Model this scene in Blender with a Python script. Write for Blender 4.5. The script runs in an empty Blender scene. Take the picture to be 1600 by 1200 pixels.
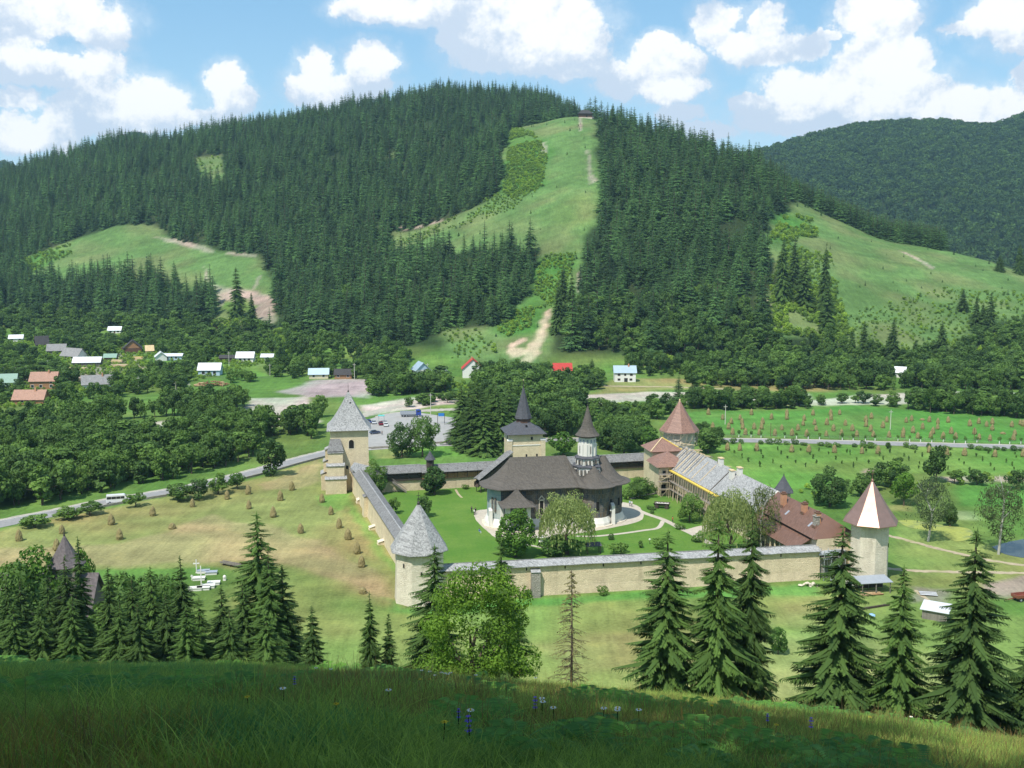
import bpy, math, random
import numpy as np
from mathutils import Vector, Matrix

R = math.radians
SC = bpy.context.scene
COL = SC.collection

# ------------------------------------------------------------------ camera
CAM_Z = 78.0
PITCH = R(8.0)
FPX = 1700.0                      # focal length in pixels of the 1600 px wide photograph
cam_data = bpy.data.cameras.new('camera')
cam_data.sensor_width = 36.0
cam_data.lens = 36.0 * FPX / 1600.0
cam_data.clip_start = 0.2
cam_data.clip_end = 20000.0
cam = bpy.data.objects.new('camera', cam_data)
cam.location = (0, 0, CAM_Z)
cam.rotation_euler = (R(90) - PITCH, 0, 0)
COL.objects.link(cam)
SC.camera = cam

# ------------------------------------------------------------------ light
SUN_EL, SUN_AZ = R(58.0), R(212.0)            # azimuth from +y (north) clockwise: behind the camera, to the left
SUN_DIR = Vector((math.sin(SUN_AZ) * math.cos(SUN_EL), math.cos(SUN_AZ) * math.cos(SUN_EL), math.sin(SUN_EL)))
sun_data = bpy.data.lights.new('sun', 'SUN')
sun_data.energy = 4.6
sun_data.angle = R(0.5)
sun_data.color = (1.0, 0.955, 0.88)
sun = bpy.data.objects.new('sun', sun_data)
sun.rotation_euler = (-SUN_DIR).to_track_quat('-Z', 'Y').to_euler()
COL.objects.link(sun)

world = bpy.data.worlds.new('World')
SC.world = world
world.use_nodes = True
SKY_STRENGTH = 0.10
EXPOSURE = 0.25
VS = SC.view_settings
VS.view_transform = 'Standard'
VS.look = 'None'
VS.exposure = EXPOSURE
VS.gamma = 1.0
VS.use_curve_mapping = False
SC.render.engine = 'CYCLES'
CY = SC.cycles
CY.use_denoising = True
CY.max_bounces = 5
CY.diffuse_bounces = 3
CY.glossy_bounces = 2
CY.transmission_bounces = 3
CY.transparent_max_bounces = 6
CY.volume_bounces = 0
CY.caustics_reflective = False
CY.caustics_refractive = False
CY.sample_clamp_indirect = 6.0


class NT:
    """small helper to write shader node trees"""
    def __init__(s, tree):
        s.t = tree
        s.n = tree.nodes
        s.l = tree.links

    def new(s, typ, **kw):
        n = s.n.new(typ)
        for k, v in kw.items():
            setattr(n, k, v)
        return n

    def put(s, sock, v):
        if isinstance(v, bpy.types.NodeSocket):
            s.l.new(v, sock)
        elif v is not None:
            if sock.type in ('RGBA',) and hasattr(v, '__len__') and len(v) == 3:
                v = (*v, 1.0)
            sock.default_value = v

    def math(s, op, a, b=None, c=None, clamp=False):
        n = s.new('ShaderNodeMath', operation=op, use_clamp=clamp)
        s.put(n.inputs[0], a)
        if b is not None: s.put(n.inputs[1], b)
        if c is not None: s.put(n.inputs[2], c)
        return n.outputs[0]

    def vec(s, op, a, b=None, c=None, out=0):
        n = s.new('ShaderNodeVectorMath', operation=op)
        s.put(n.inputs[0], a)
        if b is not None: s.put(n.inputs[1], b)
        if c is not None: s.put(n.inputs[2], c)
        return n.outputs[out]

    def mix(s, f, a, b, blend='MIX'):
        n = s.new('ShaderNodeMix', data_type='RGBA', blend_type=blend)
        s.put(n.inputs[0], f); s.put(n.inputs[6], a); s.put(n.inputs[7], b)
        return n.outputs[2]

    def smooth(s, x, lo, hi, a=0.0, b=1.0):
        n = s.new('ShaderNodeMapRange', interpolation_type='SMOOTHSTEP')
        s.put(n.inputs[0], x); s.put(n.inputs[1], lo); s.put(n.inputs[2], hi); s.put(n.inputs[3], a); s.put(n.inputs[4], b)
        return n.outputs[0]

    def lin(s, x, lo, hi, a=0.0, b=1.0):
        n = s.new('ShaderNodeMapRange')
        s.put(n.inputs[0], x); s.put(n.inputs[1], lo); s.put(n.inputs[2], hi); s.put(n.inputs[3], a); s.put(n.inputs[4], b)
        return n.outputs[0]

    def noise(s, vec, scale, detail=4.0, rough=0.55, dist=0.0, out=0):
        n = s.new('ShaderNodeTexNoise')
        if vec is not None: s.put(n.inputs['Vector'], vec)
        s.put(n.inputs['Scale'], scale); s.put(n.inputs['Detail'], detail); s.put(n.inputs['Roughness'], rough); s.put(n.inputs['Distortion'], dist)
        return n.outputs[out]

    def bump(s, h, strength=0.4, dist=0.1):
        n = s.new('ShaderNodeBump')
        s.put(n.inputs['Strength'], strength); s.put(n.inputs['Distance'], dist); s.put(n.inputs['Height'], h)
        return n.outputs[0]


def cam_dir(px, py):
    X, U = (px - 800.0) / FPX, (600.0 - py) / FPX
    cp, sp = math.cos(PITCH), math.sin(PITCH)
    return Vector((X, cp + U * sp, -sp + U * cp))


def az_el(px, py):
    d = cam_dir(px, py).normalized()
    return math.atan2(d.x, d.y), math.asin(d.z)


# ------------------------------------------------------------------ sky: clear-air sky plus cumulus, laid out by compass direction
CLOUDS = [  # x, y, half-width, half-height of each puff (where it stands in the photograph)
    (80, 15, 95, 34), (160, 45, 42, 34), (25, 45, 45, 40), (95, 112, 95, 26), (35, 100, 40, 24), (160, 100, 30, 20), (25, 152, 36, 15),
    (215, 160, 75, 36), (250, 178, 46, 32), (120, 165, 45, 22), (105, 195, 45, 20), (22, 208, 36, 34), (70, 222, 40, 14), (170, 185, 60, 30),
    (352, 122, 30, 24), (368, 155, 36, 26), (330, 182, 50, 16), (495, 100, 26, 26), (505, 140, 55, 30), (578, 95, 40, 26), (560, 132, 60, 22), (465, 140, 20, 20),
    (575, 12, 52, 22), (650, 18, 60, 26), (740, 25, 60, 40), (830, 30, 105, 58), (900, 70, 62, 42), (860, 95, 105, 26), (770, 85, 72, 30), (720, 60, 40, 30),
    (1028, 72, 28, 22), (1040, 105, 58, 34), (1048, 140, 55, 24), (985, 130, 58, 22), (1065, 178, 40, 16), (960, 110, 30, 16),
    (1120, 40, 34, 36), (1155, 70, 40, 26), (1196, 38, 28, 28), (1190, 80, 56, 26), (1245, 72, 46, 22), (1290, 50, 22, 10),
    (1345, 15, 40, 30), (1385, 35, 46, 42), (1395, 70, 30, 18), (1565, 28, 46, 34), (1600, 50, 50, 30), (1500, 50, 28, 12), (1600, 118, 16, 22),
    (1235, 140, 44, 32), (1210, 180, 70, 24), (1300, 150, 60, 36), (1350, 95, 40, 32), (1370, 130, 72, 50), (1430, 90, 26, 26), (1420, 150, 80, 40),
    (1500, 168, 70, 28), (1570, 172, 60, 30), (1290, 190, 110, 24), (1160, 160, 26, 14), (1090, 205, 60, 14),
]


CLOUD_TOPS = [
    (110, 10, 110, 40), (90, 92, 80, 22), (235, 150, 80, 44), (40, 195, 50, 36), (355, 130, 44, 40), (500, 115, 46, 40), (580, 95, 44, 26), (610, 5, 90, 26),
    (860, 25, 110, 66), (1030, 85, 60, 40), (1050, 140, 50, 20), (1160, 50, 70, 40), (1370, 25, 66, 46), (1565, 20, 66, 40), (1250, 135, 80, 38), (1380, 115, 100, 58), (1540, 160, 110, 30),
]


def build_sky():
    nt = NT(world.node_tree)
    bg = nt.n['Background']
    sky = nt.new('ShaderNodeTexSky', sky_type='NISHITA')
    sky.sun_disc = False
    sky.sun_elevation = SUN_EL
    sky.sun_rotation = SUN_AZ
    sky.altitude = 600.0
    sky.air_density = 1.0
    sky.dust_density = 0.6
    sky.ozone_density = 1.4
    d = nt.new('ShaderNodeTexCoord').outputs['Generated']
    sp = nt.new('ShaderNodeSeparateXYZ')
    nt.put(sp.inputs[0], d)
    az = nt.math('ARCTAN2', sp.outputs[0], sp.outputs[1])
    el = nt.math('ARCSINE', sp.outputs[2])
    cb = nt.new('ShaderNodeCombineXYZ')
    nt.put(cb.inputs[0], az); nt.put(cb.inputs[1], el)
    # wobble the outlines
    w1 = nt.noise(cb.outputs[0], 30.0, 4.0, 0.72, out=1)
    p = nt.vec('MULTIPLY_ADD', nt.vec('SUBTRACT', w1, (.5, .5, .5)), (0.034, 0.027, 0), cb.outputs[0])
    def pile(puffs, k, swell=1.10, lift=0.0):
        best = None
        for (x, y, rx, ry) in puffs:
            a, e = az_el(x, y)
            e += lift * ry / FPX
            ix, iy = FPX / (rx * swell), FPX / (ry * swell)
            q = nt.vec('MULTIPLY_ADD', p, (ix, iy, 0), (-a * ix, -e * iy, 0))
            dd = nt.vec('DOT_PRODUCT', q, q, out=1)
            best = dd if best is None else nt.math('SMOOTH_MIN', best, dd, k)
        return nt.math('SUBTRACT', 1.0, best)
    field = pile(CLOUDS, 0.35)
    # the sunlit tops; below them one looks at the flat grey bases
    lfield = pile(CLOUD_TOPS, 0.5)
    # the rest of the sky carries the same sort of clouds
    g = nt.noise(nt.vec('MULTIPLY', d, (1, 1, 2.2)), 3.2, 2.0, 0.5)
    rest = nt.lin(g, 0.50, 0.62, -0.8, 0.6)
    inside = nt.math('MULTIPLY', nt.smooth(nt.math('ABSOLUTE', az), 0.50, 0.62, 1.0, 0.0), nt.smooth(el, 0.22, 0.30, 1.0, 0.0))
    rest = nt.math('SUBTRACT', rest, nt.math('MULTIPLY', inside, 3.0))
    field = nt.math('MAXIMUM', field, rest)
    lfield = nt.math('MAXIMUM', lfield, nt.math('SUBTRACT', rest, 0.2))
    f1 = nt.noise(cb.outputs[0], 34.0, 6.0, 0.64)
    off = nt.vec('ADD', cb.outputs[0], (-0.006, 0.011, 0))
    f2 = nt.noise(off, 34.0, 4.0, 0.64)
    dens = nt.math('ADD', field, nt.math('MULTIPLY', nt.math('SUBTRACT', f1, 0.5), 1.5))
    alpha = nt.smooth(dens, -0.10, 0.44)
    wisp = nt.math('MULTIPLY', nt.smooth(nt.math('ADD', field, nt.math('MULTIPLY', nt.math('SUBTRACT', f1, 0.5), 2.0)), -1.2, 0.5), 0.35)
    alpha = nt.math('MAXIMUM', alpha, wisp)
    relief = nt.math('MULTIPLY', nt.math('SUBTRACT', f1, f2), 2.4)
    body = nt.math('ADD', nt.math('ADD', lfield, relief), nt.math('MULTIPLY', nt.math('SUBTRACT', f1, 0.5), 0.9))
    shade = nt.smooth(body, -0.35, 0.85)
    col = nt.mix(shade, (5.6, 6.6, 7.9), (9.4, 9.5, 9.6))
    horizon_haze = nt.smooth(el, -0.02, 0.22, 0.42, 0.0)
    skyc = nt.mix(0.45, sky.outputs[0], (2.7, 6.3, 9.6))
    skyc = nt.mix(horizon_haze, skyc, (5.6, 8.3, 9.8))
    out = nt.mix(alpha, skyc, col)
    nt.put(bg.inputs['Color'], out)
    bg.inputs['Strength'].default_value = SKY_STRENGTH
    world.cycles.sampling_method = 'MANUAL'
    world.cycles.sample_map_resolution = 512


build_sky()

# ------------------------------------------------------------------ noise and terrain
_rng = np.random.RandomState(11)
_LAT = _rng.rand(256, 256).astype(np.float64)


def vnoise(x, y, s):
    x = np.asarray(x, float) / s; y = np.asarray(y, float) / s
    xi = np.floor(x).astype(int); yi = np.floor(y).astype(int)
    fx = x - xi; fy = y - yi
    fx = fx * fx * (3 - 2 * fx); fy = fy * fy * (3 - 2 * fy)
    a = _LAT[xi & 255, yi & 255]; b = _LAT[(xi + 1) & 255, yi & 255]
    c = _LAT[xi & 255, (yi + 1) & 255]; d = _LAT[(xi + 1) & 255, (yi + 1) & 255]
    return (a * (1 - fx) + b * fx) * (1 - fy) + (c * (1 - fx) + d * fx) * fy - 0.5


def fbm(x, y, s, o=3):
    t = 0; amp = 1.0
    for k in range(o):
        t = t + amp * vnoise(np.asarray(x) + 17.3 * k, np.asarray(y) - 9.1 * k, s / 2 ** k); amp *= 0.5
    return t


def smoothstep(t):
    t = np.clip(t, 0, 1); return t * t * (3 - 2 * t)


_PXG = np.arange(-1600, 3301, 10.0)


def table(pairs, width=70):
    px, v = zip(*pairs)
    d = np.interp(_PXG, px, v)
    k = int(width / 10); ker = np.hanning(2 * k + 3); ker /= ker.sum()
    d = np.convolve(np.pad(d, k + 1, mode='edge'), ker, mode='valid')
    return lambda q: np.interp(q, _PXG, d)


T_FOOT = table([(-200, 800), (0, 780), (200, 760), (420, 690), (560, 640), (800, 610), (1000, 600), (1200, 600), (1400, 620), (1700, 640)])
T_RFOOT = table([(-200, 820), (0, 800), (200, 780), (420, 720), (560, 690), (800, 800), (1000, 900), (1700, 900)])
T_RZ = table([(-500, 120), (-200, 128), (-60, 138), (0, 146), (100, 172), (200, 194), (270, 194), (340, 206), (420, 215), (500, 224), (580, 234), (640, 243), (705, 252),
              (760, 246), (830, 251), (885, 236), (935, 205), (990, 150), (1060, 90), (1150, 40), (1300, 10), (1700, 0)], 40)
T_RY = table([(-200, 1500), (300, 1470), (700, 1440), (1000, 1440), (1700, 1440)])
T_FZ = table([(300, 20), (500, 90), (600, 120), (700, 152), (760, 178), (800, 190), (860, 197), (912, 199), (940, 191), (1000, 176), (1060, 158), (1120, 144), (1180, 130), (1240, 106),
              (1290, 93), (1380, 72), (1470, 63), (1600, 45), (1800, 20), (2100, 5)], 40)
T_FY = table([(300, 1250), (600, 1220), (700, 1200), (800, 1200), (860, 1180), (912, 1150), (1000, 1100), (1060, 1060), (1120, 1030), (1180, 1000), (1240, 960), (1290, 940), (1380, 910), (1470, 900),
              (1600, 850), (1800, 820)])
T_MZ = table([(700, 60), (900, 120), (1000, 170), (1100, 215), (1190, 246), (1250, 272), (1320, 296), (1400, 308), (1480, 312), (1520, 296), (1545, 300), (1600, 328), (1700, 350), (2000, 330), (2600, 260)], 30)


def PXofxy(x, y):
    return 800.0 + FPX * np.asarray(x) / np.maximum(0.99 * np.asarray(y) + 5.0, 30.0)


def smax(a, b, k):
    h = np.clip(0.5 + 0.5 * (a - b) / np.maximum(k, 1e-6), 0, 1)
    return b * (1 - h) + a * h + k * h * (1 - h)


def H(x, y):
    x = np.asarray(x, float); y = np.asarray(y, float)
    px = PXofxy(x, y)
    # near slope under the camera, with its brow some 28 m ahead
    yy = np.maximum(y, 12.0)
    drop = 0.4225 * y + 0.0770 * x + 0.0847 * np.clip(x * x / yy, 0, 40)
    m = np.where(y < 28, 0.0021 * np.minimum(y - 28, 0) ** 2, 6.2 * (1 - np.exp(-((y - 28) / 62.0) ** 2)))
    m = np.where(y < -30, 0.0021 * 58 ** 2 + (-30 - y) * 0.1, m)
    near = CAM_Z - drop - m
    near = near - 0.42 * np.clip((y - 6) / 14, 0, 1) * np.clip((90 - y) / 40, 0, 1) + 0.16 * fbm(x, y, 5.0, 3) * np.clip((y - 2) / 8, 0, 1) * np.clip((60 - y) / 20, 0.0, 1)
    near = near * np.clip((300 - y) / 60, 0, 1)
    # the far hills
    ease = lambda t: 0.45 * smoothstep(t) + 0.55 * np.clip(t, 0, 1)
    yf, yr = T_RFOOT(px), T_RY(px)
    t = (y - yf) / (yr - yf)
    Rr = T_RZ(px) * np.where(t <= 1, ease(t), np.clip(1 - ((y - yr) / 420.0) ** 2, 0, 1))
    yf, yc = T_FOOT(px), T_FY(px)
    t = (y - yf) / (yc - yf)
    F = T_FZ(px) * np.where(t <= 1, ease(t), np.clip(1 - ((y - yc) / 330.0) ** 2, 0, 1))
    M = T_MZ(px) * ease((y - 1500.0) / (2450.0 - 1500.0)) * np.where(y > 2450, np.clip(1 - ((y - 2450) / 1300.0) ** 2, 0, 1), 1)
    L = 0.0
    for (p0, w, zz) in ((12, 34, 250), (222, 40, 318)):
        L = np.maximum(L, zz * np.exp(-((px - p0) / (w * 2.2)) ** 2) * np.exp(-((y - 2900) / 500.0) ** 2))
    hill = smax(Rr, F, 0.35 * np.minimum(np.minimum(Rr, F), 40) + 0.01)
    hill = np.maximum(hill, np.maximum(M, L))
    hill = hill + np.clip(hill / 40.0, 0, 1) * (7.0 * fbm(x, y, 110.0, 2) + 1.6 * fbm(x, y, 26.0, 2)) * np.where(y < 1400, np.clip((T_FY(px) + 260 - y) / 260, 0.15, 1), 1)
    return np.maximum(0.0, smax(near, hill, np.where(near > 0.01, 4.0, 0.01)))


def ray_hit(pts):
    """first meeting of the camera rays through the photo's pixels PTS with the bare terrain"""
    pts = np.asarray(pts, float)
    X = (pts[:, 0] - 800) / FPX; U = (600 - pts[:, 1]) / FPX
    cp, sp = math.cos(PITCH), math.sin(PITCH)
    D = np.stack([X, cp + U * sp, -sp + U * cp], 1)
    ts = np.concatenate([np.arange(4, 60, 0.5), np.arange(60, 700, 2.0), np.arange(700, 3400, 5.0)])
    x = D[:, 0:1] * ts; y = D[:, 1:2] * ts; z = CAM_Z + D[:, 2:3] * ts
    below = z <= H(x, y) + 1e-3
    i = np.where(below.any(1), below.argmax(1), len(ts) - 1)
    lo = ts[np.maximum(i - 1, 0)]; hi = ts[i]
    for _ in range(22):
        mid = 0.5 * (lo + hi)
        b = CAM_Z + D[:, 2] * mid <= H(D[:, 0] * mid, D[:, 1] * mid)
        hi = np.where(b, mid, hi); lo = np.where(b, lo, mid)
    return np.stack([D[:, 0] * hi, D[:, 1] * hi, CAM_Z + D[:, 2] * hi], 1)


def flat(px, py, z=0.0):
    """the point of the level plane Z seen through a pixel"""
    d = cam_dir(px, py)
    t = (z - CAM_Z) / d.z
    return Vector((d.x * t, d.y * t, z))


def at_depth(px, py, y):
    d = cam_dir(px, py)
    t = y / d.y
    return Vector((d.x * t, y, CAM_Z + d.z * t))


def proj(x, y, z):
    cp, sp = math.cos(PITCH), math.sin(PITCH)
    x = np.asarray(x, float); y = np.asarray(y, float); z = np.asarray(z, float) - CAM_Z
    dep = y * cp - z * sp
    up = y * sp + z * cp
    dd = np.maximum(dep, 0.1)
    return 800 + FPX * x / dd, 600 - FPX * up / dd, dep


def hz(x, y):
    return float(H(np.array([x]), np.array([y]))[0])


# ------------------------------------------------------------------ object helpers
def tag(o, label=None, cat=None, group=None, kind=None):
    if label: o['label'] = label
    if cat: o['category'] = cat
    if group: o['group'] = group
    if kind: o['kind'] = kind
    return o


def mesh_np(name, V, F, mats=(), smooth=False, colors=None, midx=None):
    """V (n,3), F (m,k) numpy arrays or a list of faces"""
    me = bpy.data.meshes.new(name)
    if isinstance(F, np.ndarray):
        V = np.asarray(V, np.float32)
        k = F.shape[1]
        me.vertices.add(len(V)); me.vertices.foreach_set('co', V.ravel())
        me.loops.add(F.size); me.loops.foreach_set('vertex_index', F.astype(np.int32).ravel())
        me.polygons.add(len(F))
        me.polygons.foreach_set('loop_start', np.arange(0, F.size, k, dtype=np.int32))
        me.polygons.foreach_set('loop_total', np.full(len(F), k, np.int32))
        me.update(calc_edges=True)
    else:
        me.from_pydata([tuple(v) for v in V], [], [tuple(f) for f in F])
    for m in mats: me.materials.append(m)
    if midx is not None: me.polygons.foreach_set('material_index', np.asarray(midx, np.int32))
    if smooth: me.polygons.foreach_set('use_smooth', np.ones(len(me.polygons), bool))
    if colors is not None:
        a = me.color_attributes.new('tint', 'FLOAT_COLOR', 'POINT')
        c = np.ones((len(V), 4), np.float32); c[:, :3] = colors
        a.data.foreach_set('color', c.ravel())
    me.validate()
    me.update()
    return me


def link(name, me, parent=None, loc=None, rotz=0.0):
    o = bpy.data.objects.new(name, me)
    COL.objects.link(o)
    if parent is not None: o.parent = parent
    if loc is not None: o.location = loc
    if rotz: o.rotation_euler = (0, 0, rotz)
    return o


def thing(name, label, cat, loc=(0, 0, 0), rotz=0.0, group=None):
    o = link(name, None, None, loc, rotz)
    o.empty_display_size = 0.5
    return tag(o, label, cat, group)


def copy_tree(o, parent=None):
    c = o.copy()
    COL.objects.link(c)
    if parent is not None: c.parent = parent
    for ch in list(o.children): copy_tree(ch, c)
    return c


class MB:
    """collects boxes, tubes, prisms; build() links them as one mesh object"""
    def __init__(s):
        s.v = []; s.f = []; s.m = []

    def face(s, pts, m=0):
        b = len(s.v); s.v += [tuple(p) for p in pts]; s.f.append(tuple(range(b, b + len(pts)))); s.m.append(m)

    def box(s, x0, x1, y0, y1, z0, z1, m=0):
        b = len(s.v)
        s.v += [(x0, y0, z0), (x1, y0, z0), (x1, y1, z0), (x0, y1, z0), (x0, y0, z1), (x1, y0, z1), (x1, y1, z1), (x0, y1, z1)]
        for q in ((0, 3, 2, 1), (4, 5, 6, 7), (0, 1, 5, 4), (1, 2, 6, 5), (2, 3, 7, 6), (3, 0, 4, 7)):
            s.f.append(tuple(b + i for i in q)); s.m.append(m)
        return s

    def rings(s, rings, cap0=True, cap1=True, m=0):
        """loft closed rings of equal length"""
        b = len(s.v); n = len(rings[0])
        for r in rings: s.v += [tuple(p) for p in r]
        for k in range(len(rings) - 1):
            for i in range(n):
                j = (i + 1) % n
                s.f.append((b + k * n + i, b + k * n + j, b + (k + 1) * n + j, b + (k + 1) * n + i)); s.m.append(m)
        if cap0: s.f.append(tuple(b + i for i in reversed(range(n)))); s.m.append(m)
        if cap1: s.f.append(tuple(b + (len(rings) - 1) * n + i for i in range(n))); s.m.append(m)
        return s

    def lathe(s, prof, n=16, cx=0, cy=0, ph=0.0, m=0, cap0=True, cap1=True):
        rr = [[(cx + r * math.cos(ph + 2 * math.pi * i / n), cy + r * math.sin(ph + 2 * math.pi * i / n), z) for i in range(n)] for r, z in prof]
        return s.rings(rr, cap0, cap1, m)

    def tube(s, a, b, r0, r1=None, n=6, m=0):
        a = Vector(a); b = Vector(b); r1 = r0 if r1 is None else r1
        d = (b - a).normalized()
        u = d.orthogonal().normalized(); w = d.cross(u)
        ra = [a + (u * math.cos(2 * math.pi * i / n) + w * math.sin(2 * math.pi * i / n)) * r0 for i in range(n)]
        rb = [b + (u * math.cos(2 * math.pi * i / n) + w * math.sin(2 * math.pi * i / n)) * r1 for i in range(n)]
        return s.rings([ra, rb], True, True, m)

    def bar(s, a, b, w, h, m=0):
        """a square bar from A to B, width w, height h"""
        a = Vector(a); b = Vector(b); d = (b - a).normalized()
        up = Vector((0, 0, 1)) if abs(d.z) < 0.95 else Vector((1, 0, 0))
        u = d.cross(up).normalized(); v = u.cross(d).normalized()
        q = lambda p: [p + u * (w * i / 2) + v * (h * j / 2) for i, j in ((-1, -1), (1, -1), (1, 1), (-1, 1))]
        return s.rings([q(a), q(b)], True, True, m)

    def prism(s, outline, z0, z1, m=0):
        return s.rings([[(x, y, z0) for x, y in outline], [(x, y, z1) for x, y in outline]], True, True, m)

    def slab(s, pts, t, m=0):
        """a flat polygon given thickness t along its own normal (downwards)"""
        p = [Vector(q) for q in pts]
        n = (p[1] - p[0]).cross(p[2] - p[0]).normalized()
        if n.z < 0: p.reverse(); n = -n
        return s.rings([[q - n * t for q in p], p], True, True, m)

    def build(s, name, mats, parent=None, loc=None, rotz=0.0, smooth=False):
        if not isinstance(mats, (list, tuple)): mats = [mats]
        me = bpy.data.meshes.new(name)
        me.from_pydata(s.v, [], s.f)
        for m in mats: me.materials.append(m)
        if len(mats) > 1: me.polygons.foreach_set('material_index', np.asarray(s.m, np.int32))
        if smooth: me.polygons.foreach_set('use_smooth', np.ones(len(me.polygons), bool))
        me.update()
        return link(name, me, parent, loc, rotz)


# ------------------------------------------------------------------ materials
MATS = {}


def mat(name, fn):
    if name in MATS: return MATS[name]
    m = bpy.data.materials.new(name)
    m.use_nodes = True
    nt = NT(m.node_tree)
    fn(nt, nt.n['Principled BSDF'])
    MATS[name] = m
    return m


def plain(name, col, rough=0.85, var=0.25, scale=1.5, bump=0.0, metallic=0.0, spec=0.3, stain=None):
    """a colour broken up by two scales of noise"""
    def fn(nt, b):
        co = nt.new('ShaderNodeTexCoord').outputs['Object']
        n1 = nt.noise(co, scale, 5.0, 0.65)
        n2 = nt.noise(co, scale * 0.17, 3.0, 0.6)
        f = nt.math('ADD', nt.math('MULTIPLY', n1, 0.6), nt.math('MULTIPLY', n2, 0.4))
        v = nt.lin(f, 0.3, 0.7, 1 - var, 1 + var)
        c = nt.vec('SCALE', col)
        c.node.inputs[0].default_value = col
        nt.put(c.node.inputs['Scale'], v)
        if stain:
            c = nt.mix(nt.smooth(n2, 0.5, 0.68), c, stain)
        nt.put(b.inputs['Base Color'], c)
        b.inputs['Roughness'].default_value = rough
        b.inputs['Metallic'].default_value = metallic
        b.inputs['Specular IOR Level'].default_value = spec
        if bump:
            nt.put(b.inputs['Normal'], nt.bump(n1, bump, 0.15))
    return mat(name, fn)


def stone(name, col, col2, scale=1.6, bump=0.8):
    """lime-washed rubble masonry: courses of irregular stones with pale joints"""
    def fn(nt, b):
        co = nt.new('ShaderNodeTexCoord').outputs['Object']
        cs = nt.vec('MULTIPLY', co, (1, 1, 1.7))
        vo = nt.new('ShaderNodeTexVoronoi', feature='F1')
        nt.put(vo.inputs['Vector'], cs); vo.inputs['Scale'].default_value = scale
        ve = nt.new('ShaderNodeTexVoronoi', feature='DISTANCE_TO_EDGE')
        nt.put(ve.inputs['Vector'], cs); ve.inputs['Scale'].default_value = scale
        sep = nt.new('ShaderNodeSeparateColor'); nt.put(sep.inputs[0], vo.outputs['Color'])
        n1 = nt.noise(co, 0.35, 5.0, 0.65)
        n2 = nt.noise(co, 5.0, 4.0, 0.6)
        c = nt.mix(nt.math('MULTIPLY', sep.outputs[0], 0.75), col, col2)
        c = nt.mix(nt.smooth(n1, 0.35, 0.75, 0.0, 0.8), c, tuple(min(1, x * 1.18) for x in col))
        c = nt.mix(nt.smooth(n2, 0.3, 0.75, 0.35, 0.0), c, tuple(x * 0.5 for x in col2))
        n4 = nt.noise(nt.vec('MULTIPLY', co, (0.5, 0.5, 0.12)), 1.0, 5.0, 0.7)
        c = nt.mix(nt.smooth(n4, 0.48, 0.72, 0.0, 0.55), c, tuple(x * 0.62 for x in col2))
        joint = nt.smooth(ve.outputs[0], 0.0, 0.12, 1.0, 0.0)
        c = nt.mix(nt.math('MULTIPLY', joint, 0.35), c, tuple(x * 0.75 for x in col))
        nt.put(b.inputs['Base Color'], c)
        b.inputs['Roughness'].default_value = 0.95
        b.inputs['Specular IOR Level'].default_value = 0.15
        h = nt.math('ADD', nt.math('MULTIPLY', nt.smooth(ve.outputs[0], 0.0, 0.25), 0.7), nt.math('MULTIPLY', n2, 0.5))
        nt.put(b.inputs['Normal'], nt.bump(h, bump, 0.14))
    return mat(name, fn)


def shingle(name, col, var=0.35, course=0.28, worn=None, rough=0.85):
    """split-wood shingles: narrow pieces laid in courses down the slope"""
    def fn(nt, b):
        co = nt.new('ShaderNodeTexCoord').outputs['Object']
        sp = nt.new('ShaderNodeSeparateXYZ'); nt.put(sp.inputs[0], co)
        run = nt.math('ADD', nt.math('MULTIPLY', sp.outputs[0], 0.8), nt.math('MULTIPLY', sp.outputs[1], 0.6))
        row = nt.math('FLOOR', nt.math('DIVIDE', sp.outputs[2], course))
        cb = nt.new('ShaderNodeCombineXYZ')
        nt.put(cb.inputs[0], nt.math('FLOOR', nt.math('MULTIPLY', run, 5.0))); nt.put(cb.inputs[1], row)
        wn = nt.new('ShaderNodeTexWhiteNoise', noise_dimensions='2D'); nt.put(wn.inputs['Vector'], cb.outputs[0])
        n1 = nt.noise(co, 0.5, 5.0, 0.7)
        n3 = nt.noise(co, 3.0, 4.0, 0.7)
        f = nt.math('ADD', nt.math('MULTIPLY', wn.outputs[0], 0.35), nt.math('ADD', nt.math('MULTIPLY', n1, 0.35), nt.math('MULTIPLY', n3, 0.5)))
        v = nt.lin(f, 0.3, 0.9, 1 - var, 1 + var)
        c = nt.vec('SCALE', col); c.node.inputs[0].default_value = col; nt.put(c.node.inputs['Scale'], v)
        if worn: c = nt.mix(nt.smooth(n3, 0.5, 0.66, 0, 0.75), c, worn)
        nt.put(b.inputs['Base Color'], c)
        b.inputs['Roughness'].default_value = rough
        b.inputs['Specular IOR Level'].default_value = 0.25
        saw = nt.math('FRACT', nt.math('DIVIDE', sp.outputs[2], course))
        h = nt.math('ADD', nt.math('MULTIPLY', saw, -0.6), nt.math('MULTIPLY', wn.outputs[0], 0.5))
        nt.put(b.inputs['Normal'], nt.bump(h, 0.5, 0.06))
    return mat(name, fn)


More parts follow.
